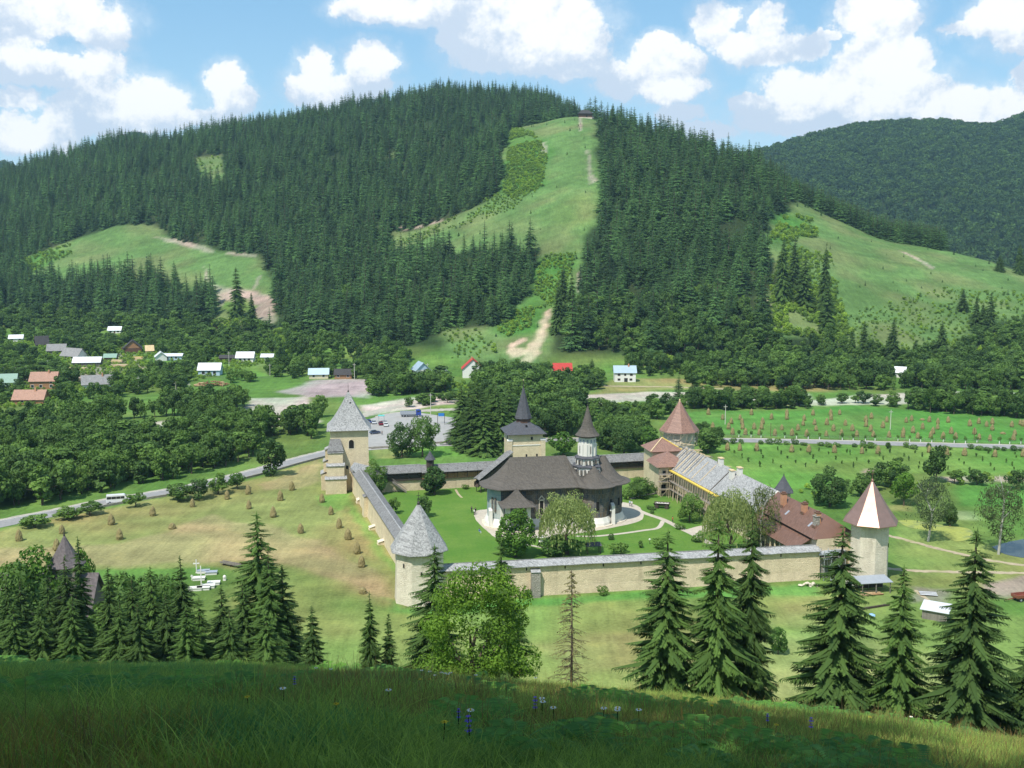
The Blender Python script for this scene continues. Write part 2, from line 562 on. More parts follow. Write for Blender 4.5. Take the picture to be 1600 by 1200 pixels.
def planks(name, col, col2, pitch=0.25, axis=0, rough=0.8):
    """boards of slightly different colour side by side along one axis (0 x, 1 y, 2 z, 3 x+y)"""
    def fn(nt, b):
        co = nt.new('ShaderNodeTexCoord').outputs['Object']
        sp = nt.new('ShaderNodeSeparateXYZ'); nt.put(sp.inputs[0], co)
        a = sp.outputs[axis] if axis < 3 else nt.math('ADD', sp.outputs[0], sp.outputs[1])
        wn = nt.new('ShaderNodeTexWhiteNoise', noise_dimensions='1D')
        nt.put(wn.inputs['W'], nt.math('FLOOR', nt.math('DIVIDE', a, pitch)))
        n1 = nt.noise(co, 2.0, 5.0, 0.7)
        c = nt.mix(wn.outputs[0], col, col2)
        c = nt.mix(nt.smooth(n1, 0.35, 0.75, 0.4, 0.0), c, tuple(x * 0.45 for x in col2))
        gap = nt.smooth(nt.math('ABSOLUTE', nt.math('SUBTRACT', nt.math('FRACT', nt.math('DIVIDE', a, pitch)), 0.5)), 0.40, 0.5, 0, 1)
        nt.put(b.inputs['Base Color'], nt.mix(nt.math('MULTIPLY', gap, 0.6), c, tuple(x * 0.3 for x in col2)))
        b.inputs['Roughness'].default_value = rough
        nt.put(b.inputs['Normal'], nt.bump(nt.math('MULTIPLY', gap, -1.0), 0.5, 0.03))
    return mat(name, fn)


def foliage(name, col, var=0.35, trans=0.25, rough=0.75, hue=(1.25, 1.1, 0.6)):
    """leaves: a per-clump tint on the mesh, a different shade for each tree, some light through the leaf"""
    def fn(nt, b):
        at = nt.new('ShaderNodeAttribute', attribute_name='tint')
        oi = nt.new('ShaderNodeObjectInfo')
        base = nt.mix(oi.outputs['Random'], tuple(c * (1 - var) for c in col), tuple(c * h * (1 + var * 0.6) for c, h in zip(col, hue)))
        c = nt.mix(1.0, base, at.outputs['Color'], 'MULTIPLY')
        nt.put(b.inputs['Base Color'], c)
        b.inputs['Roughness'].default_value = rough
        b.inputs['Specular IOR Level'].default_value = 0.2
        if trans:
            tr = nt.new('ShaderNodeBsdfTranslucent')
            nt.put(tr.inputs['Color'], nt.mix(1.0, c, (1.25, 1.25, 0.7), 'MULTIPLY'))
            mx = nt.new('ShaderNodeMixShader'); mx.inputs[0].default_value = trans
            nt.l.new(b.outputs[0], mx.inputs[1]); nt.l.new(tr.outputs[0], mx.inputs[2])
            nt.l.new(mx.outputs[0], nt.n['Material Output'].inputs['Surface'])
    return mat(name, fn)


BARK = plain('bark', (0.11, 0.085, 0.06), 0.95, 0.4, 4.0, 0.5)
BIRCH_BARK = plain('birch_bark', (0.5, 0.48, 0.43), 0.8, 0.4, 2.0)

# ------------------------------------------------------------------ which ground lies where (outlines read off the photograph, dropped onto the terrain)
G_FIELD = (0.225, 0.228, 0.082); G_HAY = (0.300, 0.246, 0.118); G_FRONT = (0.175, 0.232, 0.066); G_LAWN = (0.115, 0.230, 0.044)
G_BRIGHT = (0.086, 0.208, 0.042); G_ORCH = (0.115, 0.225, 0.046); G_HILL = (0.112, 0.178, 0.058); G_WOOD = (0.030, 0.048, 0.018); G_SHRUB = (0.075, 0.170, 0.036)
G_GRAVEL = (0.43, 0.405, 0.325); G_YARD = (0.30, 0.29, 0.25); G_DIRT = (0.275, 0.248, 0.18); G_SCREE = (0.44, 0.375, 0.25); G_ROUGH = (0.105, 0.185, 0.042); G_STRAW = (0.225, 0.245, 0.085)

P_SKI = [(798, 190), (830, 183), (860, 176), (912, 171), (932, 170), (930, 215), (938, 262), (937, 300), (930, 345), (918, 385), (908, 420), (900, 450), (893, 480), (868, 500), (862, 530),
         (845, 570), (770, 574), (690, 548), (690, 515), (790, 512), (808, 480), (835, 450), (842, 405), (830, 395), (760, 392), (700, 398), (640, 402), (612, 388), (612, 362), (690, 346),
         (755, 320), (783, 300), (790, 270), (780, 250), (795, 220)]
P_LEFT = [(35, 405), (100, 380), (150, 362), (190, 352), (245, 352), (270, 375), (330, 390), (405, 402), (428, 440), (428, 508), (345, 508), (335, 460), (270, 446), (150, 436), (60, 445)]
P_GLADE = [(303, 247), (348, 243), (352, 275), (330, 292), (308, 270)]
P_GLADE2 = [(606, 238), (616, 238), (616, 250), (606, 250)]
P_RIGHT = [(1242, 313), (1300, 340), (1380, 373), (1470, 386), (1600, 424), (1720, 450), (1720, 520), (1600, 500), (1540, 505), (1500, 545), (1420, 548), (1330, 545), (1300, 525), (1200, 525),
           (1190, 470), (1215, 440), (1190, 385), (1200, 358), (1226, 338)]

PAINT = [  # colour, softness in metres, outline in photograph pixels
    (G_HILL, 5, P_SKI), (G_HILL, 5, P_LEFT), (G_HILL, 4, P_GLADE), (G_HILL, 4, P_GLADE2), (G_HILL, 5, P_RIGHT),
    (G_SHRUB, 8, [(800, 195), (838, 215), (860, 245), (850, 290), (800, 310), (785, 300), (790, 270)]),
    (G_SHRUB, 8, [(842, 400), (900, 400), (880, 480), (850, 520), (800, 530), (770, 515), (805, 485), (836, 450)]),
    (G_SHRUB, 7, [(1228, 335), (1265, 340), (1275, 365), (1225, 380), (1195, 380)]),
    ((0.135, 0.195, 0.062), 6, [(905, 300), (930, 300), (925, 350), (880, 360), (850, 330)]),
    (G_SHRUB, 6, [(35, 405), (100, 385), (110, 395), (50, 425)]),
    (G_DIRT, 3, [(332, 446), (405, 455), (430, 466), (428, 506), (412, 505), (398, 486), (345, 478)]),
    (G_ROUGH, 2, [(352, 470), (385, 468), (400, 478), (390, 490), (350, 486)]),
    (G_DIRT, 2, [(240, 370), (280, 372), (335, 392), (330, 396), (275, 380)]), (G_DIRT, 2, [(355, 392), (400, 398), (400, 402), (355, 397)]),
    (G_DIRT, 1.2, [(318, 415), (330, 440), (340, 448), (334, 450), (322, 436)]), (G_DIRT, 1.0, [(404, 430), (408, 432), (400, 452), (395, 452)]),
    (G_SCREE, 2, [(864, 482), (857, 505), (851, 525), (846, 545), (824, 574), (808, 574), (816, 556), (800, 560), (796, 548), (810, 542), (824, 545), (838, 520), (850, 490)]),
    (G_SCREE, 1.5, [(820, 528), (800, 536), (791, 552), (797, 556), (805, 542), (822, 532)]),
    (G_DIRT, 1.2, [(904, 183), (909, 183), (909, 205), (905, 205)]), (G_DIRT, 1.4, [(917, 235), (921, 235), (925, 270), (935, 282), (922, 288), (919, 270)]),
    (G_DIRT, 1.0, [(843, 225), (852, 222), (856, 240), (848, 243)]), (G_DIRT, 1.0, [(903, 425), (907, 428), (905, 455), (901, 455)]),
    (G_DIRT, 1.2, [(1406, 391), (1415, 394), (1462, 418), (1456, 421)]), (G_DIRT, 1.5, [(1196, 465), (1202, 470), (1222, 510), (1214, 512)]),
    (G_DIRT, 1.5, [(612, 352), (690, 342), (690, 346), (612, 358)]), (G_DIRT, 1.4, [(1480, 592), (1560, 586), (1620, 578), (1620, 582), (1560, 591), (1482, 596)]),
    # valley
    (G_ROUGH, 6, [(560, 600), (700, 560), (860, 580), (860, 640), (760, 640), (560, 640)]),
    (G_HILL, 4, [(280, 560), (400, 566), (420, 590), (345, 592), (330, 585)]), (G_LAWN, 3, [(330, 568), (400, 570), (415, 588), (350, 592)]),
    (G_FIELD, 4, [(960, 590), (1060, 592), (1300, 602), (1300, 612), (1060, 608), (930, 616)]),
    (G_DIRT, 3, [(-20, 576), (60, 580), (140, 560), (180, 552), (222, 556), (232, 592), (180, 590), (120, 598), (40, 602), (-20, 602)]),
    (G_YARD, 3, [(500, 593), (600, 592), (690, 597), (705, 604), (600, 612), (570, 622), (480, 620), (430, 613)]),
    (G_GRAVEL, 3, [(560, 634), (640, 622), (705, 620), (705, 632), (640, 640), (600, 646), (560, 650)]),
    (G_GRAVEL, 2, [(185, 668), (265, 656), (295, 668), (200, 688)]), (G_GRAVEL, 2, [(395, 622), (480, 620), (500, 660), (400, 670), (360, 662)]),
    (G_GRAVEL, 2.5, [(870, 618), (935, 617), (1000, 612), (1140, 614), (1260, 615), (1272, 626), (1340, 618), (1470, 611), (1640, 616), (1640, 628), (1470, 630), (1290, 634), (1140, 630), (1000, 627), (880, 636)]),
    (G_BRIGHT, 1.5, [(1040, 655), (1085, 643), (1180, 642), (1270, 641), (1330, 633), (1420, 640), (1640, 655), (1660, 694), (1300, 685), (1125, 680), (1060, 680)]),
    (G_ORCH, 1.5, [(1110, 692), (1300, 696), (1660, 706), (1660, 740), (1500, 738), (1380, 742), (1270, 765), (1180, 760), (1120, 720)]),
    (G_ROUGH, 3, [(1240, 770), (1400, 745), (1660, 742), (1660, 830), (1500, 825), (1400, 810), (1300, 790)]),
    (G_BRIGHT, 2, [(1490, 757), (1660, 755), (1660, 790), (1500, 792)]), (G_STRAW, 2, [(1385, 788), (1430, 790), (1425, 800), (1390, 800)]),
    (G_DIRT, 1.5, [(1350, 733), (1372, 731), (1380, 745), (1362, 748)]), (G_DIRT, 2, [(1470, 746), (1600, 744), (1600, 752), (1480, 754)]),
    ((0.20, 0.30, 0.12), 2, [(1490, 800), (1525, 800), (1530, 812), (1495, 812)]),
    (G_FRONT, 3, [(1385, 838), (1400, 812), (1520, 845), (1680, 870), (1680, 960), (1540, 1000), (1390, 930)]),
    (G_ROUGH, 3, [(1540, 935), (1660, 930), (1660, 965), (1560, 965)]),
    # the field left of the walls
    (G_FIELD, 1.5, [(-60, 838), (0, 828), (100, 808), (200, 788), (300, 768), (400, 748), (450, 732), (505, 714), (560, 700), (610, 760), (622, 850), (640, 960), (560, 940), (420, 905), (350, 886), (-80, 890)]),
    (G_HAY, 2, [(-20, 856), (60, 858), (180, 850), (260, 830), (330, 803), (375, 818), (420, 818), (470, 838), (500, 842), (530, 868), (560, 880), (600, 905), (618, 940), (575, 935), (520, 905), (440, 882), (330, 880), (100, 884), (-20, 886)]),
    (G_HAY, 1.5, [(398, 757), (440, 746), (502, 716), (502, 752), (460, 764), (420, 766)]),
    ((0.155, 0.27, 0.062), 1.5, [(498, 776), (545, 770), (566, 800), (600, 850), (617, 900), (600, 880), (560, 820), (540, 790), (520, 800)]),
    # in front of the walls
    (G_FRONT, 4, [(350, 890), (440, 886), (520, 912), (600, 950), (700, 942), (830, 930), (1200, 910), (1290, 908), (1400, 925), (1560, 960), (1700, 980), (1700, 1160), (1300, 1130), (1000, 1085), (400, 1085)]),
    (G_STRAW, 3, [(1215, 945), (1280, 940), (1290, 975), (1240, 985), (1190, 975)]), (G_STRAW, 3, [(820, 1005), (1000, 990), (1020, 1040), (900, 1050)]),
    ((0.11, 0.24, 0.055), 1.5, [(600, 935), (625, 952), (690, 950), (830, 934), (1000, 926), (1200, 914), (1280, 912), (1280, 928), (1000, 938), (830, 946), (680, 965), (610, 955)]),
    ((0.24, 0.30, 0.10), 3, [(1060, 1000), (1240, 990), (1400, 1010), (1560, 1040), (1560, 1060), (1240, 1085), (1060, 1080)]),
    (G_DIRT, 1.5, [(1540, 912), (1600, 902), (1680, 900), (1680, 925), (1600, 928), (1540, 935)]),
    (G_DIRT, 1.5, [(1430, 918), (1480, 922), (1480, 945), (1430, 940)]),
    (G_LAWN, 2, [(620, 690), (720, 690), (740, 702), (720, 714), (640, 712)]), (G_STRAW, 2, [(580, 700), (640, 698), (640, 716), (590, 718)]),
]


def poly_world(pix):
    # put extra points on long sides so that the outline follows the slope
    q = []
    for i in range(len(pix)):
        a = pix[i]; b = pix[(i + 1) % len(pix)]
        n = max(1, int(max(abs(a[0] - b[0]), abs(a[1] - b[1])) / 60))
        q += [(a[0] + (b[0] - a[0]) * k / n, a[1] + (b[1] - a[1]) * k / n) for k in range(n)]
    P = ray_hit(q)
    # a ray that just skims over the near crest belongs to the crest
    px = np.array([a[0] for a in q]); yc = T_FY(px)
    over = (px > 780) & (px < 1700) & (P[:, 1] > yc + 5) & (np.array([a[1] for a in q]) > 160)
    P[over, 1] = yc[over] + 2; P[over, 0] = (px[over] - 800) / FPX * (0.99 * P[over, 1] + 5)
    return P[:, :2]


def poly_dist(P, x, y):
    """signed distance to polygon P (positive inside)"""
    d = np.full(len(x), 1e9); ins = np.zeros(len(x), bool)
    for i in range(len(P)):
        ax, ay = P[i - 1]; bx, by = P[i]
        ex, ey = bx - ax, by - ay
        t = np.clip(((x - ax) * ex + (y - ay) * ey) / (ex * ex + ey * ey + 1e-9), 0, 1)
        d = np.minimum(d, np.hypot(x - ax - t * ex, y - ay - t * ey))
        c = ((ay > y) != (by > y)) & (x < ex * (y - ay) / (ey + (1e-12 if ey == 0 else 0)) + ax)
        ins ^= c
    return np.where(ins, d, -d)


def paint(x, y, C, lst):
    for col, soft, P in lst:
        lo = P.min(0) - 3 * soft; hi = P.max(0) + 3 * soft
        k = np.where((x > lo[0]) & (x < hi[0]) & (y > lo[1]) & (y < hi[1]))[0]
        if len(k) == 0: continue
        wx = x[k] + soft * 1.6 * fbm(x[k], y[k], soft * 4, 2); wy = y[k] + soft * 1.6 * fbm(x[k] + 91, y[k] + 37, soft * 4, 2)
        w = smoothstep(poly_dist(P, wx, wy) / soft * 0.5 + 0.5)[:, None]
        C[k] = C[k] * (1 - w) + np.array(col) * w


MEADOWS = [poly_world(p) for p in (P_SKI, P_LEFT, P_GLADE, P_RIGHT, P_GLADE2)]


def in_meadow(x, y, margin=0.0):
    r = np.zeros(len(x), bool)
    for P in MEADOWS: r |= poly_dist(P, x, y) > -margin
    return r


def build_ground():
    ys = np.concatenate([np.arange(-90, 0, 6), np.arange(0, 32, 0.5), np.arange(32, 160, 4), np.arange(160, 345, 0.8), np.arange(345, 620, 2.0), np.arange(620, 1260, 3.4),
                         np.arange(1260, 1520, 8), np.arange(1520, 3500, 22), [3500]])
    ps = np.concatenate([np.linspace(-1.5, -0.56, 24)[:-1], np.arange(-0.56, 0.5601, 0.0024), np.linspace(0.56, 1.5, 24)[1:]])
    PS, YS = np.meshgrid(ps, ys)
    X = (PS * (YS + 90 + 0.2 * np.clip(0 - YS, 0, 100))).ravel(); Y = YS.ravel()
    X = np.where(Y < -60, PS.ravel() * 30 * 1.2, X)
    Z = H(X, Y)
    n_r, n_c = len(ys), len(ps)
    i = np.arange((n_r - 1) * (n_c - 1)); r = i // (n_c - 1); c = i % (n_c - 1)
    a = r * n_c + c
    F = np.stack([a, a + 1, a + n_c + 1, a + n_c], 1)
    C = np.empty((len(X), 3)); C[:] = G_ROUGH
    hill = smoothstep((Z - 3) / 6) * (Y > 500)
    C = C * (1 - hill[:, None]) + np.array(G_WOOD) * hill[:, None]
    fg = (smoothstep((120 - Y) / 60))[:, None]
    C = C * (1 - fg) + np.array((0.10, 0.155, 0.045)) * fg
    PW = [(c_, s_, poly_world(p_)) for c_, s_, p_ in PAINT]
    paint(X, Y, C, PW)
    # mowing and wear: long low-contrast streaks and patches
    v = 1 + 0.30 * fbm(X, Y, 22, 3) + 0.22 * fbm(X * 0.35 + Y * 0.9, Y * 3.0 - X * 0.8, 16, 2)
    C *= np.clip(v, 0.6, 1.4)[:, None]
    dry = np.clip(fbm(X + 300, Y, 30, 3) * 1.2, -0.25, 0.45)[:, None]
    C[:, :1] *= 1 + 0.5 * dry[:, :1]; C[:, 2:] *= 1 + 0.3 * dry
    def fn(nt, b):
        at = nt.new('ShaderNodeAttribute', attribute_name='tint')
        co = nt.new('ShaderNodeTexCoord').outputs['Object']
        n1 = nt.noise(co, 1.3, 6.0, 0.7); n2 = nt.noise(co, 0.16, 5.0, 0.65)
        n3 = nt.noise(nt.vec('MULTIPLY', co, (0.55, 0.06, 0.3)), 1.0, 4.0, 0.65, 0.6)
        f = nt.math('ADD', nt.math('MULTIPLY', n1, 0.45), nt.math('ADD', nt.math('MULTIPLY', n2, 0.35), nt.math('MULTIPLY', n3, 0.3)))
        c = nt.vec('SCALE', at.outputs['Color']); nt.put(c.node.inputs['Scale'], nt.lin(f, 0.35, 0.75, 0.50, 1.50))
        c2 = nt.mix(nt.smooth(n2, 0.52, 0.72, 0, 0.35), c, nt.mix(1.0, c, (1.18, 1.08, 0.92), 'MULTIPLY'))
        nt.put(b.inputs['Base Color'], c2)
        b.inputs['Roughness'].default_value = 1.0
        b.inputs['Specular IOR Level'].default_value = 0.05
        nt.put(b.inputs['Normal'], nt.bump(n1, 0.6, 0.25))
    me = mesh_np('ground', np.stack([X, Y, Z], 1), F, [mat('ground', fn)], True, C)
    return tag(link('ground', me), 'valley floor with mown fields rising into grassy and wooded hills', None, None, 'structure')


build_ground()


# ------------------------------------------------------------------ sheets on the level valley floor
def sheet(name, label, outline, z, material, kind='structure'):
    mb = MB(); mb.face([(p[0], p[1], z) for p in outline])
    o = mb.build(name, material)
    return tag(o, label, None, None, kind)


def ribbon_pts(pix, n=10):
    P = [flat(*p).to_2d() for p in pix]
    out = []
    for i in range(len(P) - 1):
        p0 = P[max(i - 1, 0)]; p1 = P[i]; p2 = P[i + 1]; p3 = P[min(i + 2, len(P) - 1)]
        for k in range(n):
            t = k / n
            out.append(0.5 * ((2 * p1) + (p2 - p0) * t + (2 * p0 - 5 * p1 + 4 * p2 - p3) * t * t + (3 * p1 - p0 - 3 * p2 + p3) * t ** 3))
    out.append(P[-1])
    return out


def ribbon(name, label, pts, width, z, material, offset=0.0, kind='structure', jitter=0.0, seed=3):
    rnd = random.Random(seed)
    V = []; F = []
    for i, p in enumerate(pts):
        t = (pts[min(i + 1, len(pts) - 1)] - pts[max(i - 1, 0)]).normalized()
        n = Vector((-t.y, t.x))
        a = p + n * (offset + width / 2 + rnd.uniform(-jitter, jitter)); b = p + n * (offset - width / 2 + rnd.uniform(-jitter, jitter))
        V += [(a.x, a.y, z), (b.x, b.y, z)]
        if i: F.append((2 * i - 2, 2 * i - 1, 2 * i + 1, 2 * i))
    me = mesh_np(name, V, F, [material])
    return tag(link(name, me), label, None, None, kind)


ASPHALT = plain('asphalt', (0.27, 0.265, 0.26), 0.9, 0.22, 0.5, 0.1, stain=(0.20, 0.195, 0.19))
CONCRETE = plain('pale_concrete', (0.33, 0.32, 0.30), 0.9, 0.18, 0.4, 0.05)
GRAVEL = plain('gravel', (0.38, 0.355, 0.29), 1.0, 0.3, 1.2, 0.4)
EARTH = plain('bare_earth', (0.40, 0.33, 0.22), 1.0, 0.3, 0.8, 0.3, stain=(0.28, 0.27, 0.12))
PAVING = plain('stone_paving', (0.46, 0.41, 0.33), 0.95, 0.22, 1.0, 0.15)

ROAD = ribbon_pts([(-140, 850), (0, 819), (100, 799), (180, 783), (270, 768), (330, 755), (400, 738), (450, 724), (500, 711), (545, 701), (600, 696), (700, 692), (800, 689), (960, 687), (1130, 688), (1300, 691), (1450, 695), (1620, 699.5), (1760, 704)])
ribbon('road', 'grey valley road curving past the walled monastery', ROAD, 7.2, 0.05, ASPHALT)
ribbon('verge', 'pale gravel verge along the valley road', ROAD, 1.6, 0.03, GRAVEL, 4.2, jitter=0.35)
WHITE_LINE = plain('road_paint', (0.62, 0.61, 0.58), 0.8, 0.25, 1.0)
ribbon('road_marking', 'worn white edge line on the valley road', ROAD, 0.22, 0.065, WHITE_LINE, 3.2)
sheet('car_park', 'pale concrete car park by the gate of the monastery', [flat(*p) for p in ((574, 656), (600, 648), (640, 643), (690, 650), (735, 657), (770, 680), (795, 690), (795, 697), (700, 697), (640, 699), (574, 704))], 0.08, CONCRETE)
ribbon('track', 'pale gravel track leading from the car park to the river bed', ribbon_pts([(590, 655), (610, 648), (640, 644), (680, 641), (720, 640), (760, 646)]), 6, 0.055, GRAVEL, jitter=0.8)
ribbon('track', 'pale gravel track beside the gravel river bed', ribbon_pts([(560, 652), (600, 640), (640, 633), (700, 626), (760, 625)]), 5, 0.045, GRAVEL, jitter=0.8)
ribbon('track', 'dirt track along the foot of the far wooded slope', ribbon_pts([(940, 603), (1000, 604), (1060, 605), (1130, 608)]), 3.0, 0.04, EARTH, jitter=0.5)
ribbon('path', 'sandy path curving across the meadow past the copper roofed corner tower', ribbon_pts([(1384, 836), (1420, 845), (1460, 856), (1510, 868), (1560, 878), (1640, 888)]), 1.7, 0.04, EARTH, jitter=0.3)
ribbon('path', 'straight sandy track below the copper roofed corner tower', ribbon_pts([(1384, 888), (1430, 892), (1500, 894), (1560, 895), (1640, 896)]), 1.7, 0.035, EARTH, jitter=0.3)
ribbon('path', 'thin worn path in the meadow leading down from the sandy track', ribbon_pts([(1430, 922), (1450, 938), (1475, 955)]), 0.9, 0.045, EARTH, jitter=0.2)
# water
def water_fn(nt, b):
    b.inputs['Base Color'].default_value = (0.05, 0.065, 0.06, 1)
    b.inputs['Roughness'].default_value = 0.22
    nt.put(b.inputs['Normal'], nt.bump(nt.noise(nt.new('ShaderNodeTexCoord').outputs['Object'], 1.4, 3.0), 0.12, 0.05))
WATER = mat('pond_water', water_fn)
ALGAE = plain('algae', (0.30, 0.33, 0.075), 0.9, 0.35, 0.9, 0.1, stain=(0.17, 0.21, 0.08))
def blob(pix, n=40, wob=0.08, seed=1):
    P = ribbon_pts(list(pix) + [pix[0]], 6)[:-1]
    rnd = random.Random(seed)
    return [(p.x + rnd.uniform(-wob, wob), p.y + rnd.uniform(-wob, wob)) for p in P]
sheet('pond', 'small blue pond under the tall birch beyond the corner tower', blob([(1550, 855), (1572, 848), (1610, 842), (1660, 846), (1660, 862), (1610, 872), (1570, 866)]), 0.06, WATER)
sheet('pond', 'pond covered with yellow green scum behind the two birches', blob([(1402, 814), (1425, 813), (1470, 820), (1512, 826), (1520, 838), (1495, 846), (1462, 832), (1420, 824)]), 0.055, ALGAE)


# ------------------------------------------------------------------ the air
def build_haze():
    def fn(nt, b):
        nt.n.remove(b)
        v = nt.new('ShaderNodeVolumePrincipled')
        v.inputs['Color'].default_value = (0.50, 0.80, 1.0, 1)
        v.inputs['Density'].default_value = HAZE_DENSITY
        v.inputs['Anisotropy'].default_value = 0.2
        nt.l.new(v.outputs[0], nt.n['Material Output'].inputs['Volume'])
    mb = MB(); mb.box(-6500, 6500, -95, 3560, -1.0, 430)
    tag(mb.build('haze', mat('haze', fn)), 'thin blue summer haze filling the valley air', None, None, 'stuff')


HAZE_DENSITY = 0.000075

# ------------------------------------------------------------------ trees: meshes shared by all trees of a sort, one unit high
SPRUCE = foliage('spruce_needles', (0.062, 0.132, 0.045), 0.52, 0.14, 0.8, (1.1, 1.08, 0.85))
SPRUCE_LIGHT = foliage('spruce_needles_light', (0.085, 0.165, 0.04), 0.2, 0.2)
LEAF = foliage('green_leaves', (0.100, 0.192, 0.050), 0.34, 0.3, 0.7, (1.15, 1.05, 0.8))
LEAF_DARK = foliage('dark_leaves', (0.050, 0.110, 0.032), 0.25, 0.25)
LEAF_BRIGHT = foliage('bright_leaves', (0.085, 0.190, 0.034), 0.22, 0.3)
MAPLE_LEAF = foliage('maple_leaves', (0.085, 0.180, 0.034), 0.1, 0.3)
WILLOW_LEAF = foliage('willow_leaves', (0.30, 0.37, 0.125), 0.12, 0.35, 0.7, (1.0, 1.0, 1.0))
SPRUCE_NEAR = foliage('near_spruce_needles', (0.066, 0.124, 0.030), 0.22, 0.15, 0.8, (1.05, 1.05, 0.9))
BIRCH_LEAF = foliage('birch_leaves', (0.095, 0.14, 0.06), 0.15, 0.3)
SCRUB_LEAF = foliage('scrub_leaves', (0.185, 0.320, 0.075), 0.32, 0.35)
FAR_LEAF = foliage('far_canopy', (0.048, 0.105, 0.042), 0.45, 0.15)
HAY = plain('hay', (0.245, 0.205, 0.092), 1.0, 0.35, 3.0, 0.6)


def tri_tube(pts, rads, n=6):
    """tapered tube along points; returns V, F(tri)"""
    V = []; F = []
    for i, p in enumerate(pts):
        p = Vector(p)
        d = (Vector(pts[min(i + 1, len(pts) - 1)]) - Vector(pts[max(i - 1, 0)])).normalized()
        u = d.orthogonal().normalized(); w = d.cross(u)
        for k in range(n):
            a = 2 * math.pi * k / n
            V.append(p + (u * math.cos(a) + w * math.sin(a)) * rads[i])
    for i in range(len(pts) - 1):
        for k in range(n):
            a = i * n + k; b = i * n + (k + 1) % n
            F += [(a, b, b + n), (a, b + n, a + n)]
    return V, F


def merge(parts):
    V = []; F = []
    for v, f in parts:
        b = len(V); V += list(v); F += [tuple(i + b for i in t) for t in f]
    return np.array([tuple(v) for v in V]), np.array(F, int)


def spruce_geo(seed, levels=24, nb=6, twigs=0, r=0.155, z0=0.05, droop=0.42, ragged=0.25, fat=1.0, hang=(0.25, 0.95), tiers=0.3, twl=(0.46, 0.30)):
    rs = random.Random(seed)
    V = []; F = []; T = []
    lean = rs.uniform(-.01, .01)
    for i in range(levels):
        h = z0 + (0.985 - z0) * max(0.0, (i + rs.uniform(-tiers, tiers)) / (levels - 1)) ** 0.93
        h = min(max(h, z0), 0.985)
        Rm = r * (1 - h) ** (0.72 if not twigs else 0.66) * (1.0 if h > 0.14 else 0.80 + h * 1.4) + 0.004
        n = max(4, int(nb * (0.75 + 0.4 * (1 - h)) + rs.random()))
        ph = rs.uniform(0, 6.28)
        lvl = rs.uniform(0.85, 1.12)
        for k in range(n):
            a = ph + 6.283 * k / n + rs.uniform(-.25, .25)
            L = Rm * rs.uniform(1 - ragged * 1.3, 1 + ragged) * lvl
            tint = rs.uniform(0.72, 1.3)
            ca, sa = math.cos(a), math.sin(a)
            dz = -L * rs.uniform(droop * 0.6, droop * 1.4) * (0.45 + 0.75 * (1 - h))
            zz = h + rs.uniform(-.006, .006) * (1 if tiers < .5 else 2.2)
            x0 = lean * h
            def P(s, side=0.0, down=0.0):
                return (x0 + ca * L * s - sa * side, sa * L * s + ca * side, zz + dz * (s ** 0.8) + 0.10 * L * s * s * s - down)
            if not twigs:
                w = L * rs.uniform(0.24, 0.36)
                b = len(V)
                V += [P(0.02), P(0.6, w, 0.10 * L), P(1.0), P(0.6, -w, 0.10 * L), P(0.45, 0, 0.28 * L), P(0.9, 0.25 * w, 0.22 * L)]
                F += [(b, b + 1, b + 2), (b, b + 2, b + 3), (b, b + 4, b + 5), (b, b + 5, b + 2)]
                T += [tint] * 6
            else:
                w = L * 0.07
                b = len(V)
                V += [P(0.0), P(0.5, w), P(1.02), P(0.5, -w)]
                F += [(b, b + 1, b + 2), (b, b + 2, b + 3)]
                T += [tint * 0.9] * 4
                m = max(3, int(twigs * (0.4 + 0.6 * L / (r + 1e-6)) + 0.5))
                for q in range(m):
                    s = 0.14 + 0.84 * (q + rs.random() * 0.8) / m
                    for sg in (-1, 1):
                        tl = L * (twl[0] - twl[1] * s) * rs.uniform(0.7, 1.25)
                        fw = rs.uniform(0.4, 0.8)
                        o = Vector(P(s))
                        dirv = Vector((ca * fw - sa * sg, sa * fw + ca * sg, -rs.uniform(*hang))).normalized()
                        e = o + dirv * tl
                        sd = dirv.cross(Vector((ca, sa, rs.uniform(.1, .8)))).normalized() * tl * rs.uniform(0.17, 0.27) * fat
                        mid = o + dirv * tl * 0.45
                        b = len(V)
                        V += [o, mid + sd, e, mid - sd]
                        F += [(b, b + 1, b + 2), (b, b + 2, b + 3)]
                        t2 = tint * rs.uniform(0.8, 1.22)
                        T += [t2 * 0.9, t2, t2 * 1.12, t2]
    b = len(V)
    V += [(lean - .006, 0, 0.955), (lean + .006, 0.004, 0.955), (lean, -0.006, 0.955), (lean, 0, 1.0)]
    F += [(b, b + 1, b + 3), (b + 1, b + 2, b + 3), (b + 2, b, b + 3)]; T += [1.1] * 4
    return np.array([tuple(v) for v in V]), np.array(F, int), np.array(T)


def tint_cols(T, warm=0.5):
    T = np.asarray(T)[:, None]
    return np.concatenate([T ** (1 + 0.3 * warm), T, T ** (1 - 0.2 * warm)], 1)


